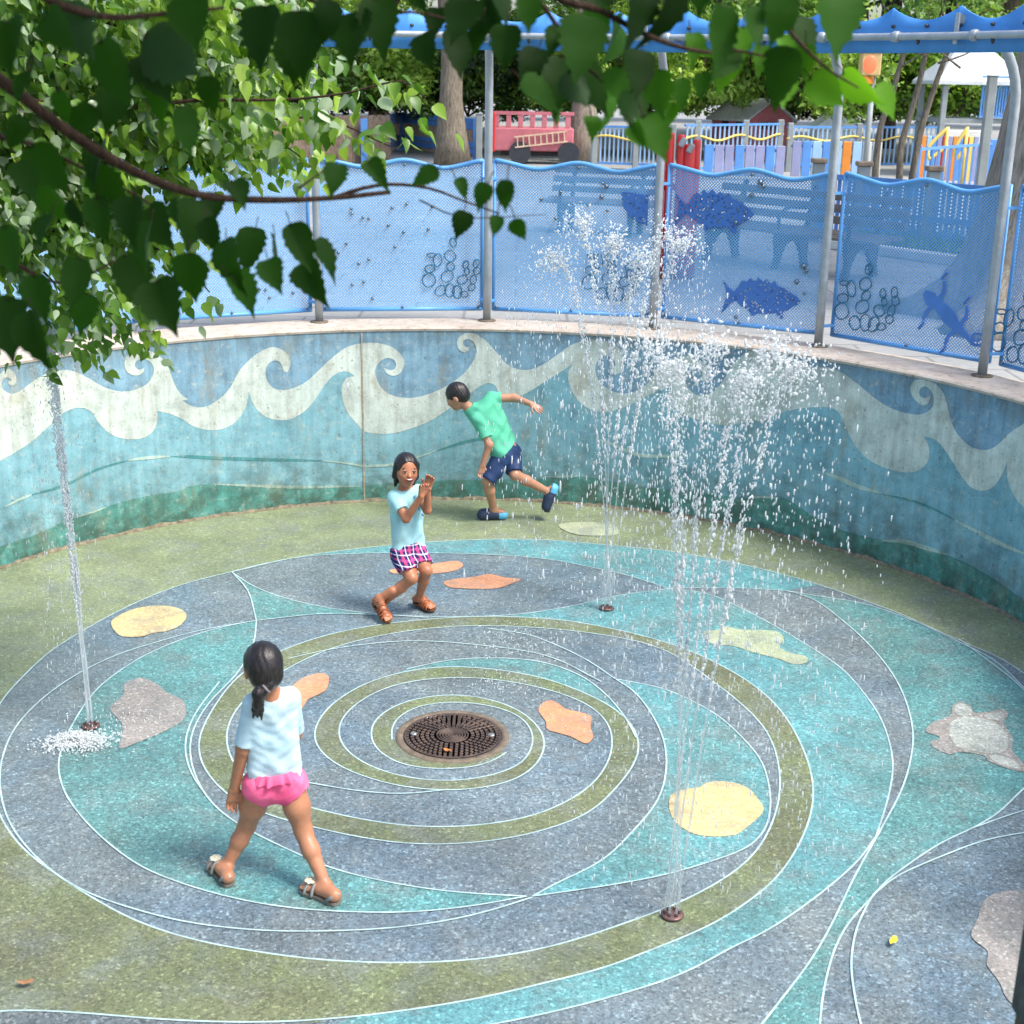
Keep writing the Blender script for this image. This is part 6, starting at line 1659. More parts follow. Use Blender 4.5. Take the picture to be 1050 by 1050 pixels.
on_face(S, kW, kM, 0, -.047, 'lips', (.027, .004, .0135), M_LIP, K.T, .001); on_face(S, kW, kM, 0, -.047, 'mouth', (.023, .004, .0100), M_MOUTH, K.T, .0022); on_face(S, kW, kM, 0, -.0435, 'teeth', (.0165, .004, .0042), M_TEETH, K.T, .0040)
M_TAN = flat_mat('tan_leather', lin(158, 88, 52), .45, .2, 25); M_TANS = flat_mat('brown_sole', lin(112, 70, 48), .6)
sandal(K.T, klh, klt, P['lank'], (0, 0, 1), M_TAN, M_TANS, .95, True); sandal(K.T, heel_r, toe_r, P['rank'], upr, M_TAN, M_TANS, .95, True)

# ---- the boy running along the wall
Bq = Kid('boy in a green T-shirt and navy shorts running bent forward along the wall', dict(head=(468.5, 406, .0), neck=(481, 418, .0), pel=(519, 462, .02), lsh=(490, 429, -.07), lel=(501.5, 456, -.12), lwr=(495, 477, -.13), rsh=(504, 408.5, .06), rel=(527.5, 408, .06), rwr=(544, 414, -.03),
    lhip=(516, 468, -.04), lkn=(500, 493, -.12), lank=(506, 522.5, -.01), rhip=(524, 465, .05), rkn=(528, 487, -.08), rank=(562, 504, .02)), 10.5, SK3, (-.18, 10.5, 0))
P = Bq.P; lo, hi = Bq.box(.15); S = SDF((lo[0], lo[1], -.01), hi)
bM = head_axes((-.80, .22, -.52), (-.25, 0, 1)); bW = add_head(S, P['head'], bM, 1.0)
S.limb(P['head'] + bM @ A_((0, -.014, -.05)), P['neck'] * .8 + P['pel'] * .2, .040, .044, .02)
torso(S, P['neck'] * .92 + P['pel'] * .08, P['lsh'], P['rsh'], P['lhip'], P['rhip'], P['pel'], 0, .045, 1.0)
for sd in 'lr':
    S.chain([P[sd + 'sh'], P[sd + 'el'], P[sd + 'wr']], [.040, .031, .022], .02)
    S.chain([P[sd + 'hip'], P[sd + 'hip'] * .5 + P[sd + 'kn'] * .5, P[sd + 'kn']], [.074, .060, .042], .03)
    cf = P[sd + 'kn'] * .66 + P[sd + 'ank'] * .34; S.chain([P[sd + 'kn'], cf, P[sd + 'ank']], [.040, .041, .026], .02)
add_hand(S, P['lwr'], (-.15, -.1, -1), (.3, -.9, 0), -1, 1.08, 1.0); add_hand(S, P['rwr'], (.78, -.25, -.45), (.3, .55, -.75), -1, 1.05, .35, .16)
blh, blt = footpts(A_(at_z(515, 529, .03)), A_(at_z(487, 529, .03)), .19)
brh = P['rank'] + A_((.055, 0, .015)); brt = J(562, 522, P['rank'][1] - .03); brt = brh + nrm(brt - brh) * .18; upb = nrm(np.cross(np.cross(nrm(brt - brh), A_((-1, 0, .2))), nrm(brt - brh)))
add_foot(S, P['lank'], blh, blt); add_foot(S, P['rank'], brh, brt, .95, upb)
Bq.put('body', S, SK3)
S2 = SDF((lo[0], lo[1], .4), hi); torso(S2, P['neck'] * 1.0 + P['pel'] * .0, P['lsh'], P['rsh'], P['lhip'], P['rhip'], P['pel'], .012, .045, 1.0)
ax = nrm(P['pel'] - P['neck'])
S2.limb(P['lhip'] * .75 + P['rhip'] * .25 - ax * .045, P['rhip'] * .75 + P['lhip'] * .25 - ax * .045, .092, .092, .03)
S2.ripple(folds(.006, 30, 2.4)); S2.cut(P['pel'] - ax * .012, ax)
S2.limb(P['lsh'], P['lel'], .052, .054, .018, None, (P['lsh'] * .28 + P['lel'] * .72, P['lel'] - P['lsh'])); S2.limb(P['rsh'], P['rel'], .050, .052, .018, None, (P['rsh'] * .58 + P['rel'] * .42, P['rel'] - P['rsh']))
S2.limb(P['neck'] - ax * .012, P['neck'] + ax * .06, .047, .062, .03); S2.cut(P['neck'] - ax * .008, -ax)
Bq.put('t_shirt', S2, cloth('mint_green_jersey', lin(78, 170, 138), lin(102, 190, 158)))
S3 = SDF((lo[0], lo[1], .25), (hi[0], hi[1], .75)); S3.limb(P['lhip'], P['rhip'], .086, .086, .03); S3.limb(P['pel'] - ax * .07, P['pel'], .080, .084, .03)
S3.cut(P['pel'] - ax * .06, -ax)
S3.limb(P['lhip'], P['lkn'], .084, .066, .02, None, (P['lhip'] * .02 + P['lkn'] * .98, P['lkn'] - P['lhip'])); S3.limb(P['rhip'], P['rkn'], .084, .066, .02, None, (P['rhip'] * .10 + P['rkn'] * .90, P['rkn'] - P['rhip']))
S3.ripple(folds(.004, 34, 1)); Bq.put('shorts', S3, cloth('wet_navy_cotton', lin(30, 48, 84), lin(44, 66, 106), rough=.6))
S4 = SDF(P['head'] - .2, P['head'] + .2, .004); S4.ell(bW(0, -.014, .020), (.079, .094, .090), bM, 0); S4.ell(bW(0, -.055, -.025), (.062, .042, .05), bM, .03)
S4.ell(bW(0, .092, -.035), (.070, .075, .080), bM, 0, True)
for sg in (-1, 1): S4.ell(bW(sg * .078, .004, -.035), (.02, .034, .032), bM, 0, True)
S4.ripple(lambda Q: .0008 * np.sin(Q[:, 0] * 260 + Q[:, 2] * 170)); Bq.put('hair', S4, M_HAIR)
for sg in (-1, 1):
    on_face(S, bW, bM, sg * .030, .002, 'eye', (.0125, .006, .0065), M_WHITE, Bq.T, .0005); on_face(S, bW, bM, sg * .031, .002, 'iris', (.006, .004, .006), M_IRIS, Bq.T, .0045)
    on_face(S, bW, bM, sg * .032, .024, 'eyebrow', (.016, .004, .0030), M_HAIR, Bq.T, .001, sg * .12)
on_face(S, bW, bM, 0, -.047, 'lips', (.020, .006, .006), M_LIP, Bq.T, .0)
M_NAVY = flat_mat('navy_rubber_clog', lin(38, 52, 78), .45, .1, 12); M_AQUA = flat_mat('light_blue_rubber', lin(96, 182, 226), .45, .08, 12)
def clog(heel, toe, up):
    up = nrm(up); d = nrm(toe - heel); lat = np.cross(d, up); Mf = np.stack([lat, d, up], 1)
    s_ = SDF(np.minimum(heel, toe) - .12, np.maximum(heel, toe) + .12, .004)
    s_.limb(heel + d * .01 + up * .012, toe - d * .03 + up * .010, .040, .046, 0); s_.limb(heel + d * .075 + up * .03, toe - d * .04 + up * .018, .038, .034, .03)
    s_.cut(heel - up * .018, -up); s_.ell(heel + d * .03 + up * .055, (.030, .045, .045), Mf, 0, True)
    o = Bq.put('clog', s_, M_NAVY)
    s2 = SDF(heel - .12, heel + .16, .004); s2.limb(heel - d * .006 + up * .014, heel + d * .02 + up * .014, .043, .043, 0); s2.cut(heel - up * .021, -up); s2.cut(heel + up * .034, up); s2.ell(heel + d * .03 + up * .055, (.032, .047, .045), Mf, 0, True); s2.cut(heel + d * .03, d)
    put('heel_panel', s2.mesh('heel_panel'), M_AQUA, o)
clog(blh, blt, (0, 0, 1)); clog(brh, brt, upb)
# ================================================================ near tree: dark branches hanging across the view
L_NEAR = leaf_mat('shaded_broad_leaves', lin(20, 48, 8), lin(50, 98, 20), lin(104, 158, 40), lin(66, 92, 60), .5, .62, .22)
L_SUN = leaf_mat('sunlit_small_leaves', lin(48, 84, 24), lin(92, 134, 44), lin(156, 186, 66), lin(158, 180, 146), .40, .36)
M_TWIG = bark('red_brown_twig', lin(42, 30, 24), lin(88, 66, 52), 9)
def leaf_template(ser=True):
    """Broad heart-shaped, pointed, coarsely toothed blade; length 1 along +x, stalk end at 0."""
    half = [(0.0, .0), (-.06, .10), (-.02, .25), (.08, .34), (.16, .40), (.20, .36), (.31, .42), (.36, .35), (.46, .385), (.52, .30), (.62, .30), (.67, .21), (.76, .195), (.82, .10), (.92, .055), (1.06, 0)]
    if not ser: half = [(0, 0), (.02, .22), (.22, .37), (.48, .33), (.76, .17), (1.04, 0)]
    return half
def leaves_mesh(name, L):
    """L: list of (base point, axis, normal, length, width factor, fold, curl, tint) -> blades folded along the midrib."""
    vs, fs, ti, rib = [], [], [], []
    H = leaf_template(); HS = leaf_template(False)
    for (p, ax, nn, ln, wf, fold, curl, tint, fine) in L:
        ax = V(ax).normalized(); nn = V(nn); nn = (nn - ax * nn.dot(ax)).normalized(); sd_ = nn.cross(ax)
        h = H if fine else HS
        o = len(vs); m = len(h)
        wob = random.uniform(-.08, .08)
        def pt(u, v):
            lift = fold * abs(v) - curl * u * u + .05 * math.sin(9 * u + 3 * wob * 20) * abs(v)
            return V(p) + (ax * u + sd_ * (v * wf + wob * u * (1 - u)) + nn * lift) * ln
        for (u, v) in h: vs.append(pt(u, 0.0)); rib.append(1.0)              # midrib
        for sg in (1, -1):
            for (u, v) in h: vs.append(pt(u + random.uniform(-.012, .012), sg * v * random.uniform(.92, 1.08))); rib.append(0.0)
        for s_ in (0, 1):
            b = o + m * (1 + s_)
            for i in range(m - 1):
                a0, a1, b0, b1 = o + i, o + i + 1, b + i, b + i + 1
                if i == 0: f = (a0, a1, b1); f2 = (a0, b1, b0); q = [f2, f]
                else: q = [(a0, a1, b1, b0)]
                for f in q:
                    fs.append(f if s_ == 0 else f[::-1]); ti.append(tint)
    me = bpy.data.meshes.new(name); me.from_pydata([tuple(v) for v in vs], [], fs)
    at = me.attributes.new('tint', 'FLOAT', 'FACE'); at.data.foreach_set('value', ti)
    ra = me.attributes.new('rib', 'FLOAT', 'POINT'); ra.data.foreach_set('value', rib)
    me.polygons.foreach_set('use_smooth', [True] * len(fs)); me.update(); return me
def img_dir(deg, depth=0.0):
    a = R(deg); return (CX * math.cos(a) - CU * math.sin(a) + FW * depth).normalized()
NEAR = thing('near_tree', 'near tree whose dark broad leaved branches hang across the top and upper left', 'tree', (-3.4, .2, 1.3))
MB().tube([(-3.4, .2, 1.3), (-3.35, .3, 2.2), (-3.25, .5, 3.4), (-3.0, .8, 4.6), (-2.5, 1.1, 6.0)], [.34, .26, .23, .2, .15], 16).build('trunk', M_BARK, NEAR)
def px_branch(pts, d0, d1, r0, r1, parent, n=8, name='branch'):
    P = [at_d(x, y, d0 + (d1 - d0) * i / (len(pts) - 1)) for i, (x, y) in enumerate(pts)]
    C = crom(P, .04); k = len(C)
    rr_ = [(r0 + (r1 - r0) * i / (k - 1)) * (1 + .10 * mnoise.noise(V((i * .4, r0 * 99, 0)))) for i in range(k)]
    MB().tube([V(c) for c in C], rr_, n).build(name, M_TWIG, parent)
    return C
BR = [px_branch([(-330, -120), (-160, -10), (0, 82), (60, 128), (130, 172), (200, 199), (270, 205), (340, 203), (400, 197)], 2.7, 3.0, .017, .0045, NEAR),
      px_branch([(345, 202), (372, 193), (400, 189), (440, 193), (478, 207), (512, 219)], 2.98, 3.02, .0048, .0018, NEAR),
      px_branch([(-60, -80), (47, -2), (83, 12), (117, 18), (170, 14), (230, 8)], 2.45, 2.6, .010, .003, NEAR),
      px_branch([(420, -120), (500, -50), (577, 0), (617, 11), (650, 30), (690, 46), (727, 54), (750, 51), (786, 58)], 2.5, 2.8, .010, .0022, NEAR),
      px_branch([(500, -60), (560, 10), (591, 58), (626, 91), (660, 130)], 2.6, 2.75, .006, .0015, NEAR),
      px_branch([(720, -90), (770, -30), (800, 20), (845, 68), (880, 90)], 2.5, 2.7, .007, .0015, NEAR),
      px_branch([(200, -110), (270, -40), (320, 0), (350, 20), (420, 12), (470, 22)], 2.6, 2.8, .007, .0018, NEAR),
      px_branch([(306, 193), (322, 182), (335, 172)], 2.95, 2.98, .003, .0012, NEAR), px_branch([(430, 205), (470, 222), (560, 220)], 3.0, 3.05, .002, .0007, NEAR),
      px_branch([(-100, 110), (0, 140), (40, 150), (80, 170), (125, 192), (190, 232)], 2.9, 3.1, .006, .002, NEAR), px_branch([(-80, 240), (0, 262), (60, 290), (130, 262)], 2.9, 3.0, .006, .002, NEAR)]
#       x, y, length px, tip angle (0 right, 90 down), tint, underside towards us?
NL = [(8, 25, 70, 80, .2, 0), (30, 75, 60, 95, .25, 0), (60, 10, 75, 60, .2, 1), (105, 45, 95, 70, .3, 0), (150, 40, 95, 30, .2, 1), (165, 75, 80, 95, .35, 0), (122, 95, 48, 110, .12, 0), (152, 118, 60, 80, .1, 0), (185, 112, 72, 75, .35, 0), (215, 80, 48, 85, .12, 0), (95, 110, 50, 120, .2, 0), (20, 120, 60, 100, .2, 0), (60, 95, 45, 70, .3, 0),
      (5, 235, 62, 70, .35, 0), (35, 285, 56, 80, .2, 0), (82, 268, 72, 95, .3, 0), (100, 205, 60, 85, .2, 0), (138, 205, 60, 95, .05, 0), (155, 230, 74, 100, .25, 0), (128, 265, 70, 75, .2, 0), (160, 292, 80, 72, .1, 0), (195, 262, 78, 95, .25, 0), (212, 226, 56, 80, .2, 0), (232, 248, 70, 85, .2, 0), (262, 236, 62, 110, .15, 0), (282, 244, 66, 80, .1, 0), (298, 232, 64, 75, .12, 0), (75, 205, 52, 70, .1, 0), (52, 222, 56, 120, .2, 0), (8, 310, 78, 92, .06, 0), (32, 322, 70, 75, .08, 0), (18, 168, 58, 60, .2, 0), (108, 148, 58, 105, .15, 0), (238, 188, 48, 60, .15, 0), (220, 200, 50, 100, .1, 0), (180, 205, 55, 85, .15, 0),
      (322, 250, 52, 40, .2, 0), (314, 272, 56, 65, .2, 0), (235, 285, 58, 50, .35, 0), (275, 268, 62, 75, .22, 0), (345, 170, 44, 95, .3, 0), (378, 168, 42, 55, .25, 0), (448, 175, 42, 150, .22, 0), (468, 185, 40, 60, .25, 0), (500, 190, 46, 120, .2, 0), (520, 186, 46, 100, .2, 0), (476, 218, 48, 110, .02, 0), (510, 222, 40, 95, .28, 0), (528, 226, 30, 70, .28, 0),
      (272, 10, 72, 100, .08, 0), (306, 15, 78, 95, .1, 0), (300, 40, 60, 85, .08, 0), (338, 2, 60, 100, .06, 0), (365, 18, 44, 95, .12, 0), (385, 2, 66, 85, .08, 0), (424, -12, 48, 70, .1, 0), (450, 10, 48, 95, .06, 0), (466, 32, 60, 88, .08, 0), (494, 24, 58, 100, .06, 0), (500, 0, 56, 80, .08, 0), (520, 28, 56, 95, .07, 0), (545, -5, 56, 90, .2, 0), (552, 52, 60, 120, .06, 0), (535, 84, 62, 35, .3, 0), (575, 62, 76, 100, .05, 0), (586, 74, 60, 80, .02, 1), (572, 30, 52, 100, .1, 0), (605, 22, 66, 80, .2, 0), (628, 34, 80, 95, .04, 0), (596, -12, 80, 75, .1, 0), (650, -30, 120, 80, .04, 0), (690, -20, 130, 95, .03, 0), (636, 80, 64, 85, .35, 0), (658, 66, 66, 100, .4, 0), (618, 102, 60, 75, .4, 0), (648, 104, 62, 95, .25, 1), (676, 84, 66, 80, .35, 0), (700, 92, 60, 100, .25, 0), (690, 116, 44, 90, .4, 0), (660, 132, 70, 65, .3, 0), (722, 86, 54, 95, .06, 0), (708, 46, 52, 85, .35, 0), (738, 8, 80, 95, .35, 0), (745, 60, 60, 90, .5, 0), (768, 8, 66, 75, .3, 0), (762, 40, 66, 100, .45, 0), (790, -18, 84, 80, .1, 1), (852, -18, 120, 88, .4, 0), (800, 50, 66, 75, .55, 0), (826, 58, 62, 85, .5, 0), (780, 58, 56, 100, .45, 0), (798, 88, 50, 80, .5, 0), (832, 92, 80, 30, .65, 0), (866, 86, 76, 48, .75, 0), (898, 100, 72, 58, .8, 0), (704, 58, 50, 20, .3, 1), (815, 20, 60, 70, .2, 0), (648, 140, 50, 60, .3, 0), (606, 130, 40, 80, .35, 0), (560, 100, 50, 70, .3, 0)]
LL = []
for (x, y, ln, deg, tint, back) in NL:
    if x > 590 and 20 < y: tint = min(.95, tint + .22); y -= 10; ln *= .9  # leaves on the right tinted lighter: light through the blades put into colour
    d = random.uniform(2.45, 3.05); c = at_d(x, y, d)
    ax = img_dir(deg + random.uniform(-8, 8), random.uniform(-.35, .35))
    nn = (-FW + V(rng.normal(size=3)) * .42) * (-1 if back else 1)
    if random.random() < .5 and not back: nn = nn + CU * .5
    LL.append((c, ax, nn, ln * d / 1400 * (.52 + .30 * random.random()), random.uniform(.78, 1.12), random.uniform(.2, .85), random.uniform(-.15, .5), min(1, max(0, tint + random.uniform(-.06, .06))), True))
    q = c - ax * .024 + CU * .006
    MB().tube([c, c * .5 + q * .5 + V((0, 0, .004)), q], [.0011, .0012, .0014], 5).build('stalk', M_TWIG, NEAR)
for C in BR:                                           # fill along the branches
    for i in range(0, len(C), 5):
        p = V(C[i]); d = (p - EYE).length
        if d < 2.3: continue
        e = p - EYE; w = e.dot(FW); sx = 525 + F * e.dot(CX) / w; sy = 525 - F * e.dot(CU) / w
        if 230 < sx < 570 and 150 < sy < 260: continue
        for _ in range(1):
            c = p + (CX * random.uniform(-.05, .05) - CU * random.uniform(-.02, .07) + FW * random.uniform(-.1, .15))
            LL.append((c, img_dir(random.uniform(50, 125), random.uniform(-.4, .4)), -FW + V(rng.normal(size=3)) * .5, random.uniform(.075, .115), 1.0, .3, .1, random.uniform(.05, .35), True))
# the crown overhead (out of the picture) that keeps these leaves in shade
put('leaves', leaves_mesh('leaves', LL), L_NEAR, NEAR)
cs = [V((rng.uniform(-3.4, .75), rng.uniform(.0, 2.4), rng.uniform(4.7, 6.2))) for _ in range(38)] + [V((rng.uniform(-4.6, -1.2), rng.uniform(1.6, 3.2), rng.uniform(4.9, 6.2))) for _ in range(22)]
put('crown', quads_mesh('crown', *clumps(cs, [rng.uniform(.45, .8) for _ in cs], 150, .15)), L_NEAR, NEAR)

# ---------------------------------------------------------------- second tree: sunlit small leaves over the left of the fence
MID = thing('overhanging_tree', 'tree with small sunlit leaves leaning in over the left part of the fence', 'tree', (-5.6, 6.2, GZ))
MB().tube([(-5.6, 6.2, GZ - .02), (-5.5, 6.2, 2.4), (-5.2, 6.3, 3.6), (-4.9, 6.4, 5.0)], [.26, .19, .16, .11], 14).build('trunk', M_BARK, MID)
TW = []
for pts, d0, d1, r0, r1 in (([(-150, 60), (-20, 92), (100, 112), (200, 103), (295, 102), (352, 96), (414, 84), (436, 100)], 6.6, 6.1, .014, .003),
        ([(-150, 90), (-20, 110), (120, 150), (240, 128), (330, 122), (400, 150)], 6.9, 6.3, .012, .003), ([(-150, 130), (0, 150), (110, 185), (200, 165), (290, 150), (320, 172)], 6.8, 6.6, .012, .003),
        ([(-150, -60), (0, -20), (100, 20), (190, 45), (260, 60), (330, 60)], 6.9, 6.5, .014, .003), ([(-150, -90), (60, -40), (180, 0), (260, 12), (330, 20)], 6.9, 6.6, .012, .003), ([(20, -80), (60, 18), (66, 60), (72, 110), (76, 160)], 6.6, 6.6, .010, .003),
        ([(-150, 180), (0, 215), (60, 240), (110, 285), (130, 320)], 7.1, 6.9, .012, .003), ([(-150, 230), (-20, 250), (40, 275), (70, 310), (85, 335)], 7.0, 6.9, .011, .003), ([(-150, 200), (20, 205), (120, 240), (190, 270), (215, 300)], 7.2, 7.0, .011, .003), ([(-150, 20), (0, 60), (80, 90), (150, 75), (230, 90)], 7.1, 6.8, .012, .003)):
    TW.append(px_branch(pts, d0, d1, r0, r1, MID, 7))
LL = []
def spray_leaf(c, ln, tint, tip=None, fine=False):
    deg = random.gauss(72, 32) if tip is None else tip
    up = random.random()
    nn = -FW * .7 + CU * random.uniform(-.2, 1.0) + V(rng.normal(size=3)) * .5
    if up < .2: nn = -nn
    LL.append((c, img_dir(deg, random.uniform(-.5, .5)), nn, ln, random.uniform(.8, 1.05), random.uniform(.1, .45), random.uniform(-.05, .3), tint, fine))
for C in TW:
    for i in range(0, len(C)):
        p = V(C[i])
        for _ in range(3):
            c = p + CX * random.gauss(0, .07) - CU * random.gauss(.045, .07) + FW * random.gauss(0, .10)
            spray_leaf(c, random.uniform(.055, .095), random.uniform(.3, 1.0))
# side shoots filling the mass; leaves thin out towards the right
nsh = 0
while nsh < 1000:
    x, y = random.uniform(-60, 345), random.uniform(-40, 345)
    dens = 1.0 if x < 170 else max(.0, 1 - (x - 170) / 170)
    if y > 150: dens *= max(.0, 1 - (x - 60) / 130) if x > 60 else 1
    if y > 255: dens *= .45 if 40 < x < 150 else .12
    if random.random() > dens: continue
    nsh += 1
    d = random.uniform(6.4, 7.6); p = at_d(x, y, d); ax = img_dir(random.gauss(45, 35), random.uniform(-.4, .4)); L = random.uniform(.14, .34)
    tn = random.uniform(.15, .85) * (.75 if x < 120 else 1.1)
    for k in range(int(L / .026)):
        c = p + ax * (k * .026) + V(rng.normal(size=3)) * .018
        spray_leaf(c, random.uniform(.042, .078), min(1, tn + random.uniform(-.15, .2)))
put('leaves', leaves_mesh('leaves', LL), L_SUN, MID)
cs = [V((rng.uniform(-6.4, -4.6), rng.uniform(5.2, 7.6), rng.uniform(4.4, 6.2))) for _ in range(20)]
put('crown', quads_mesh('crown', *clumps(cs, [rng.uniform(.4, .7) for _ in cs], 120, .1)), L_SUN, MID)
# ================================================================ fountain water
def water_mat(name, white, clear):
    t = NT(name)
    g = t.n('ShaderNodeBsdfPrincipled'); g.inputs['Base Color'].default_value = (.95, .98, 1, 1); g.inputs['Roughness'].default_value = .05; g.inputs['Transmission Weight'].default_value = .9; g.inputs['IOR'].default_value = 1.33
    w = t.n('ShaderNodeBsdfPrincipled'); w.inputs['Base Color'].default_value = (.97, .985, .99, 1); w.inputs['Roughness'].default_value = .25
    tl = t.n('ShaderNodeBsdfTranslucent'); tl.inputs[0].default_value = (.92, .96, .98, 1)
    a = t.n('ShaderNodeMixShader'); a.inputs[0].default_value = .55; t.l(w.outputs[0], a.inputs[1]); t.l(tl.outputs[0], a.inputs[2])
    b = t.n('ShaderNodeMixShader'); b.inputs[0].default_value = white; t.l(g.outputs[0], b.inputs[1]); t.l(a.outputs[0], b.inputs[2])
    tr = t.n('ShaderNodeBsdfTransparent'); c = t.n('ShaderNodeMixShader'); c.inputs[0].default_value = clear; t.l(b.outputs[0], c.inputs[1]); t.l(tr.outputs[0], c.inputs[2])
    t.l(c.outputs[0], t.out.inputs[0]); return t.m
M_DROP = water_mat('white_water_drops', .9, .06); M_JET = water_mat('frothy_water_stream', .75, .42); M_STREAM = water_mat('clear_water_stream', .45, .55); M_MIST = water_mat('foaming_water', .95, .2)
OCT_V = None
def drops_mesh(name, D):
    """D: (centre, radius, stretch vector) -> many small smooth drops in one mesh (vectorised)."""
    b = MB().ball((0, 0, 0), 1, 6, 5); bv = np.array(b.v); tri = []
    for f in b.f: tri += [(f[0], f[i], f[i + 1]) for i in range(1, len(f) - 1)]
    tri = np.array(tri); n = len(D); m = len(bv)
    C = np.array([list(d[0]) for d in D]); Rr = np.array([d[1] for d in D]); St = np.array([list(d[2]) for d in D])
    jit = 1 + rng.normal(0, .18, (n, m, 1))
    Pv = bv[None] * Rr[:, None, None] * jit; ln = np.linalg.norm(St, axis=1)[:, None] + 1e-9; ax = St / ln
    dt = (Pv * ax[:, None]).sum(-1, keepdims=True)
    Pv = Pv + dt * ax[:, None] * ln[:, None]                # lengthen along the flow
    Pv += C[:, None]
    me = bpy.data.meshes.new(name); co = Pv.reshape(-1, 3); T = (tri[None] + (np.arange(n) * m)[:, None, None]).reshape(-1, 3)
    me.vertices.add(len(co)); me.vertices.foreach_set('co', co.ravel()); me.loops.add(T.size); me.loops.foreach_set('vertex_index', T.ravel())
    me.polygons.add(len(T)); me.polygons.foreach_set('loop_start', np.arange(0, T.size, 3)); me.polygons.foreach_set('loop_total', np.full(len(T), 3)); me.polygons.foreach_set('use_smooth', np.ones(len(T), bool)); me.update(calc_edges=True)
    return me
def fountain(lb, noz, apex, per, spread, r_up, split=.5, rmax=.0095, fall=1.0, base_r=.030, sm=None):
    """Streams leave the spouts, break up near the top and rain back down."""
    T = thing('water_jet', lb, 'water jet', noz, 'water jets of the fountain pit')
    n0 = V(noz) + V((0, 0, .036)); D = []
    for k, ap in enumerate(apex):
        ap = V(ap); a0 = 2 * math.pi * k / len(apex); s0 = n0 + V((math.cos(a0), math.sin(a0), 0)) * base_r * (len(apex) > 1)
        H = ap.z - s0.z
        pos = lambda tau: V((s0.x + (ap.x - s0.x) * tau, s0.y + (ap.y - s0.y) * tau, s0.z + H * (2 * tau - tau * tau)))
        vel = lambda tau: V((ap.x - s0.x, ap.y - s0.y, 2 * H * (1 - tau)))
        ts = np.linspace(0, split, 26); ws = .022 if len(apex) > 3 else .06; seed = random.uniform(0, 50)
        pts = [pos(q) + V((mnoise.noise(V((q * 9, seed, 0))), mnoise.noise(V((q * 9, 0, seed))), 0)) * ws * q for q in ts]
        MB().tube(pts, [r_up * max(.35, .85 + .9 * mnoise.noise(V((i * .8, seed, 3)))) * (1 - .45 * i / 26) for i in range(26)], 6).build('stream', sm or M_STREAM, T)
        cl = [(random.uniform(split * .5, .98), random.uniform(0, 6.28), random.uniform(.4, 1.4)) for _ in range(34)]
        for i in range(per):                                # rising rope of water, torn into ragged clumps
            if random.random() < .7:
                tc, ac, wk = random.choice(cl); tau = min(1.0, max(split * .4, tc + random.gauss(0, .022)))
            else: tau, ac, wk = random.uniform(split * .5, 1.0), random.uniform(0, 6.28), 1.0
            g_ = max(0, (tau - split * .5) / (1.0 - split * .5))
            s_ = spread * (.09 + .30 * g_ ** 1.8)
            c = pos(tau) + V((math.cos(ac) * s_ * wk + random.gauss(0, s_ * .5), math.sin(ac) * s_ * wk + random.gauss(0, s_ * .5), random.gauss(0, s_ * .6)))
            v = vel(tau) * .6 + V(rng.normal(size=3)) * .4
            D.append((c, rmax * random.uniform(.25, .85) ** 1.3, v.normalized() * min(3.6, v.length * random.uniform(.5, 1.2))))
        for i in range(int(per * .40)):                      # crown of drops where the streams turn over
            tau = random.gauss(1.0, .11); d3 = unit(1)[0] * (rng.random() ** .55) * spread * 1.25
            c = pos(tau) + V((d3[0], d3[1], d3[2] * 1.1))
            D.append((c, rmax * random.uniform(.2, .95) ** 1.5, V(rng.normal(size=3)) * .7 + V((0, 0, -.6)) * max(0, tau - .9) * 4))
        for i in range(int(per * fall)):                     # falling back, each drop drawn out downwards
            tau = 1 + random.random() ** .85 * .97
            dr = V((random.gauss(0, 1), random.gauss(0, 1), 0)) * spread * .95
            c = pos(1.0) + (V((ap.x - s0.x, ap.y - s0.y, 0)) * .55 + dr * 1.1) * (tau - 1) + dr * .75
            c.z = s0.z + H * (2 * tau - tau * tau) + random.gauss(0, .06)
            if c.z < .01: continue
            D.append((c, rmax * random.uniform(.16, .52), V((dr.x * .15, dr.y * .15, -1)) * min(5.5, .8 + 6.5 * (tau - 1)) * random.uniform(.5, 1.15)))
    tag(put('droplets', drops_mesh('droplets', D), M_DROP, T), kind='stuff')
    return T
def ap(noz, pts, dy):
    return [at_y(x, y, noz.y + q) for (x, y), q in zip(pts, dy)]
fountain('fan of thin water streams spraying up from the front right nozzle', NOZ[0], ap(NOZ[0], [(668, 352), (690, 372), (732, 352), (768, 384), (796, 356), (822, 372)], [.08, -.08, .1, -.1, .05, -.02]), 560, .085, .0062, .50, .0056, .6)
fountain('fan of thin water streams rising behind in front of the fence and mural', NOZ[1], ap(NOZ[1], [(566, 262), (594, 226), (628, 244), (658, 262), (684, 238), (704, 246)], [.06, -.05, .08, -.08, .03, 0]), 540, .095, .0062, .46, .0068, .65)
JL = fountain('single slanting water jet with a white splash at its foot on the left', NOZ[2], ap(NOZ[2], [(46, 332), (50, 350), (42, 345)], [.0, .05, -.05]), 1100, .060, .0066, .34, .0050, .16, .012, M_JET)
D = []
c0 = at_z(80, 762); c0.z = 0
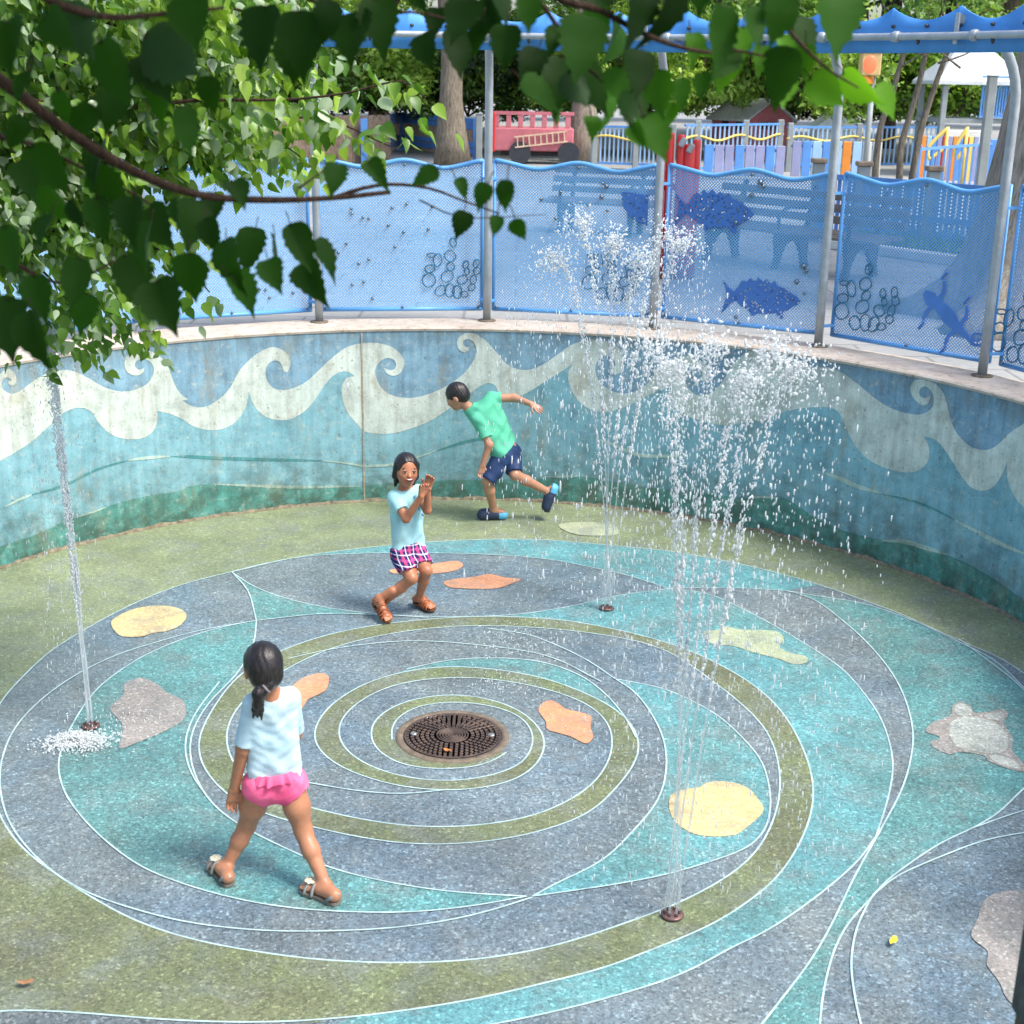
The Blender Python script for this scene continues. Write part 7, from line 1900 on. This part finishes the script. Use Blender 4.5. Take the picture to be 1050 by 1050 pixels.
for i in range(2600):
    a = random.uniform(0, 6.28); r_ = abs(random.gauss(0, .085)); z = abs(random.gauss(0, .02)) * max(.1, 1 - r_ / .3)
    c = c0 + V((math.cos(a) * r_ * 1.1, math.sin(a) * r_ * .8, .006 + z)); D.append((c, random.uniform(.0015, .0052), V((math.cos(a), math.sin(a), random.uniform(.0, .4))) * random.uniform(.1, .8)))
tag(put('splash', drops_mesh('splash', D), M_MIST, JL), kind='stuff')
# spatter where the fans rain down
D = []
for (x, y, sx, sy, n) in ((535, 660, 28, 12, 260), (515, 705, 26, 8, 160), (600, 600, 60, 22, 260), (690, 660, 22, 12, 170), (760, 560, 60, 20, 170), (120, 745, 26, 10, 170), (700, 800, 50, 40, 80), (640, 720, 60, 40, 120)):
    for i in range(n):
        c = at_z(x + random.gauss(0, sx), y + random.gauss(0, sy)); D.append((V((c.x, c.y, .006 + abs(random.gauss(0, .02)))), random.uniform(.0012, .0036), V((random.gauss(0, .5), random.gauss(0, .5), random.uniform(0, 1.2)))))
sp = tag(put('spatter', drops_mesh('spatter', D), M_MIST), 'fine spatter of water drops bouncing off the wet floor', kind='stuff')
# loose drops between the two fans
D = []
for i in range(220):
    x, y = random.gauss(700, 85), random.uniform(300, 720); dd = random.uniform(4.7, 8.2)
    c = at_y(x, y, dd)
    if c.z < .02: continue
    D.append((c, random.uniform(.002, .005), V((0, 0, -1)) * random.uniform(1.5, 4.5)))
tag(put('falling_drops', drops_mesh('falling_drops', D), M_DROP), 'scattered water drops falling through the air round the fountains', kind='stuff')
# dark post at the lower right corner
q = at_y(1036, 1032, 2.89); q.y = 2.75
T = thing('dark_post', 'dark navy post end with a brown wooden foot at the lower right corner', 'post', (q.x + .08, q.y + .05, 0))
MB().box((q.x + .07, q.y + .07, q.z + .5), (.14, .14, 1.0), None, 0, .006).build('sleeve', flat_mat('near_black_navy_paint', lin(22, 32, 44), .5, .15, 12), T)
MB().box((q.x + .075, q.y + .075, q.z / 2 - .004), (.124, .124, q.z - .008), None, 0, .006).build('timber', flat_mat('olive_brown_timber', lin(92, 78, 48), .8, .3, 14), T)
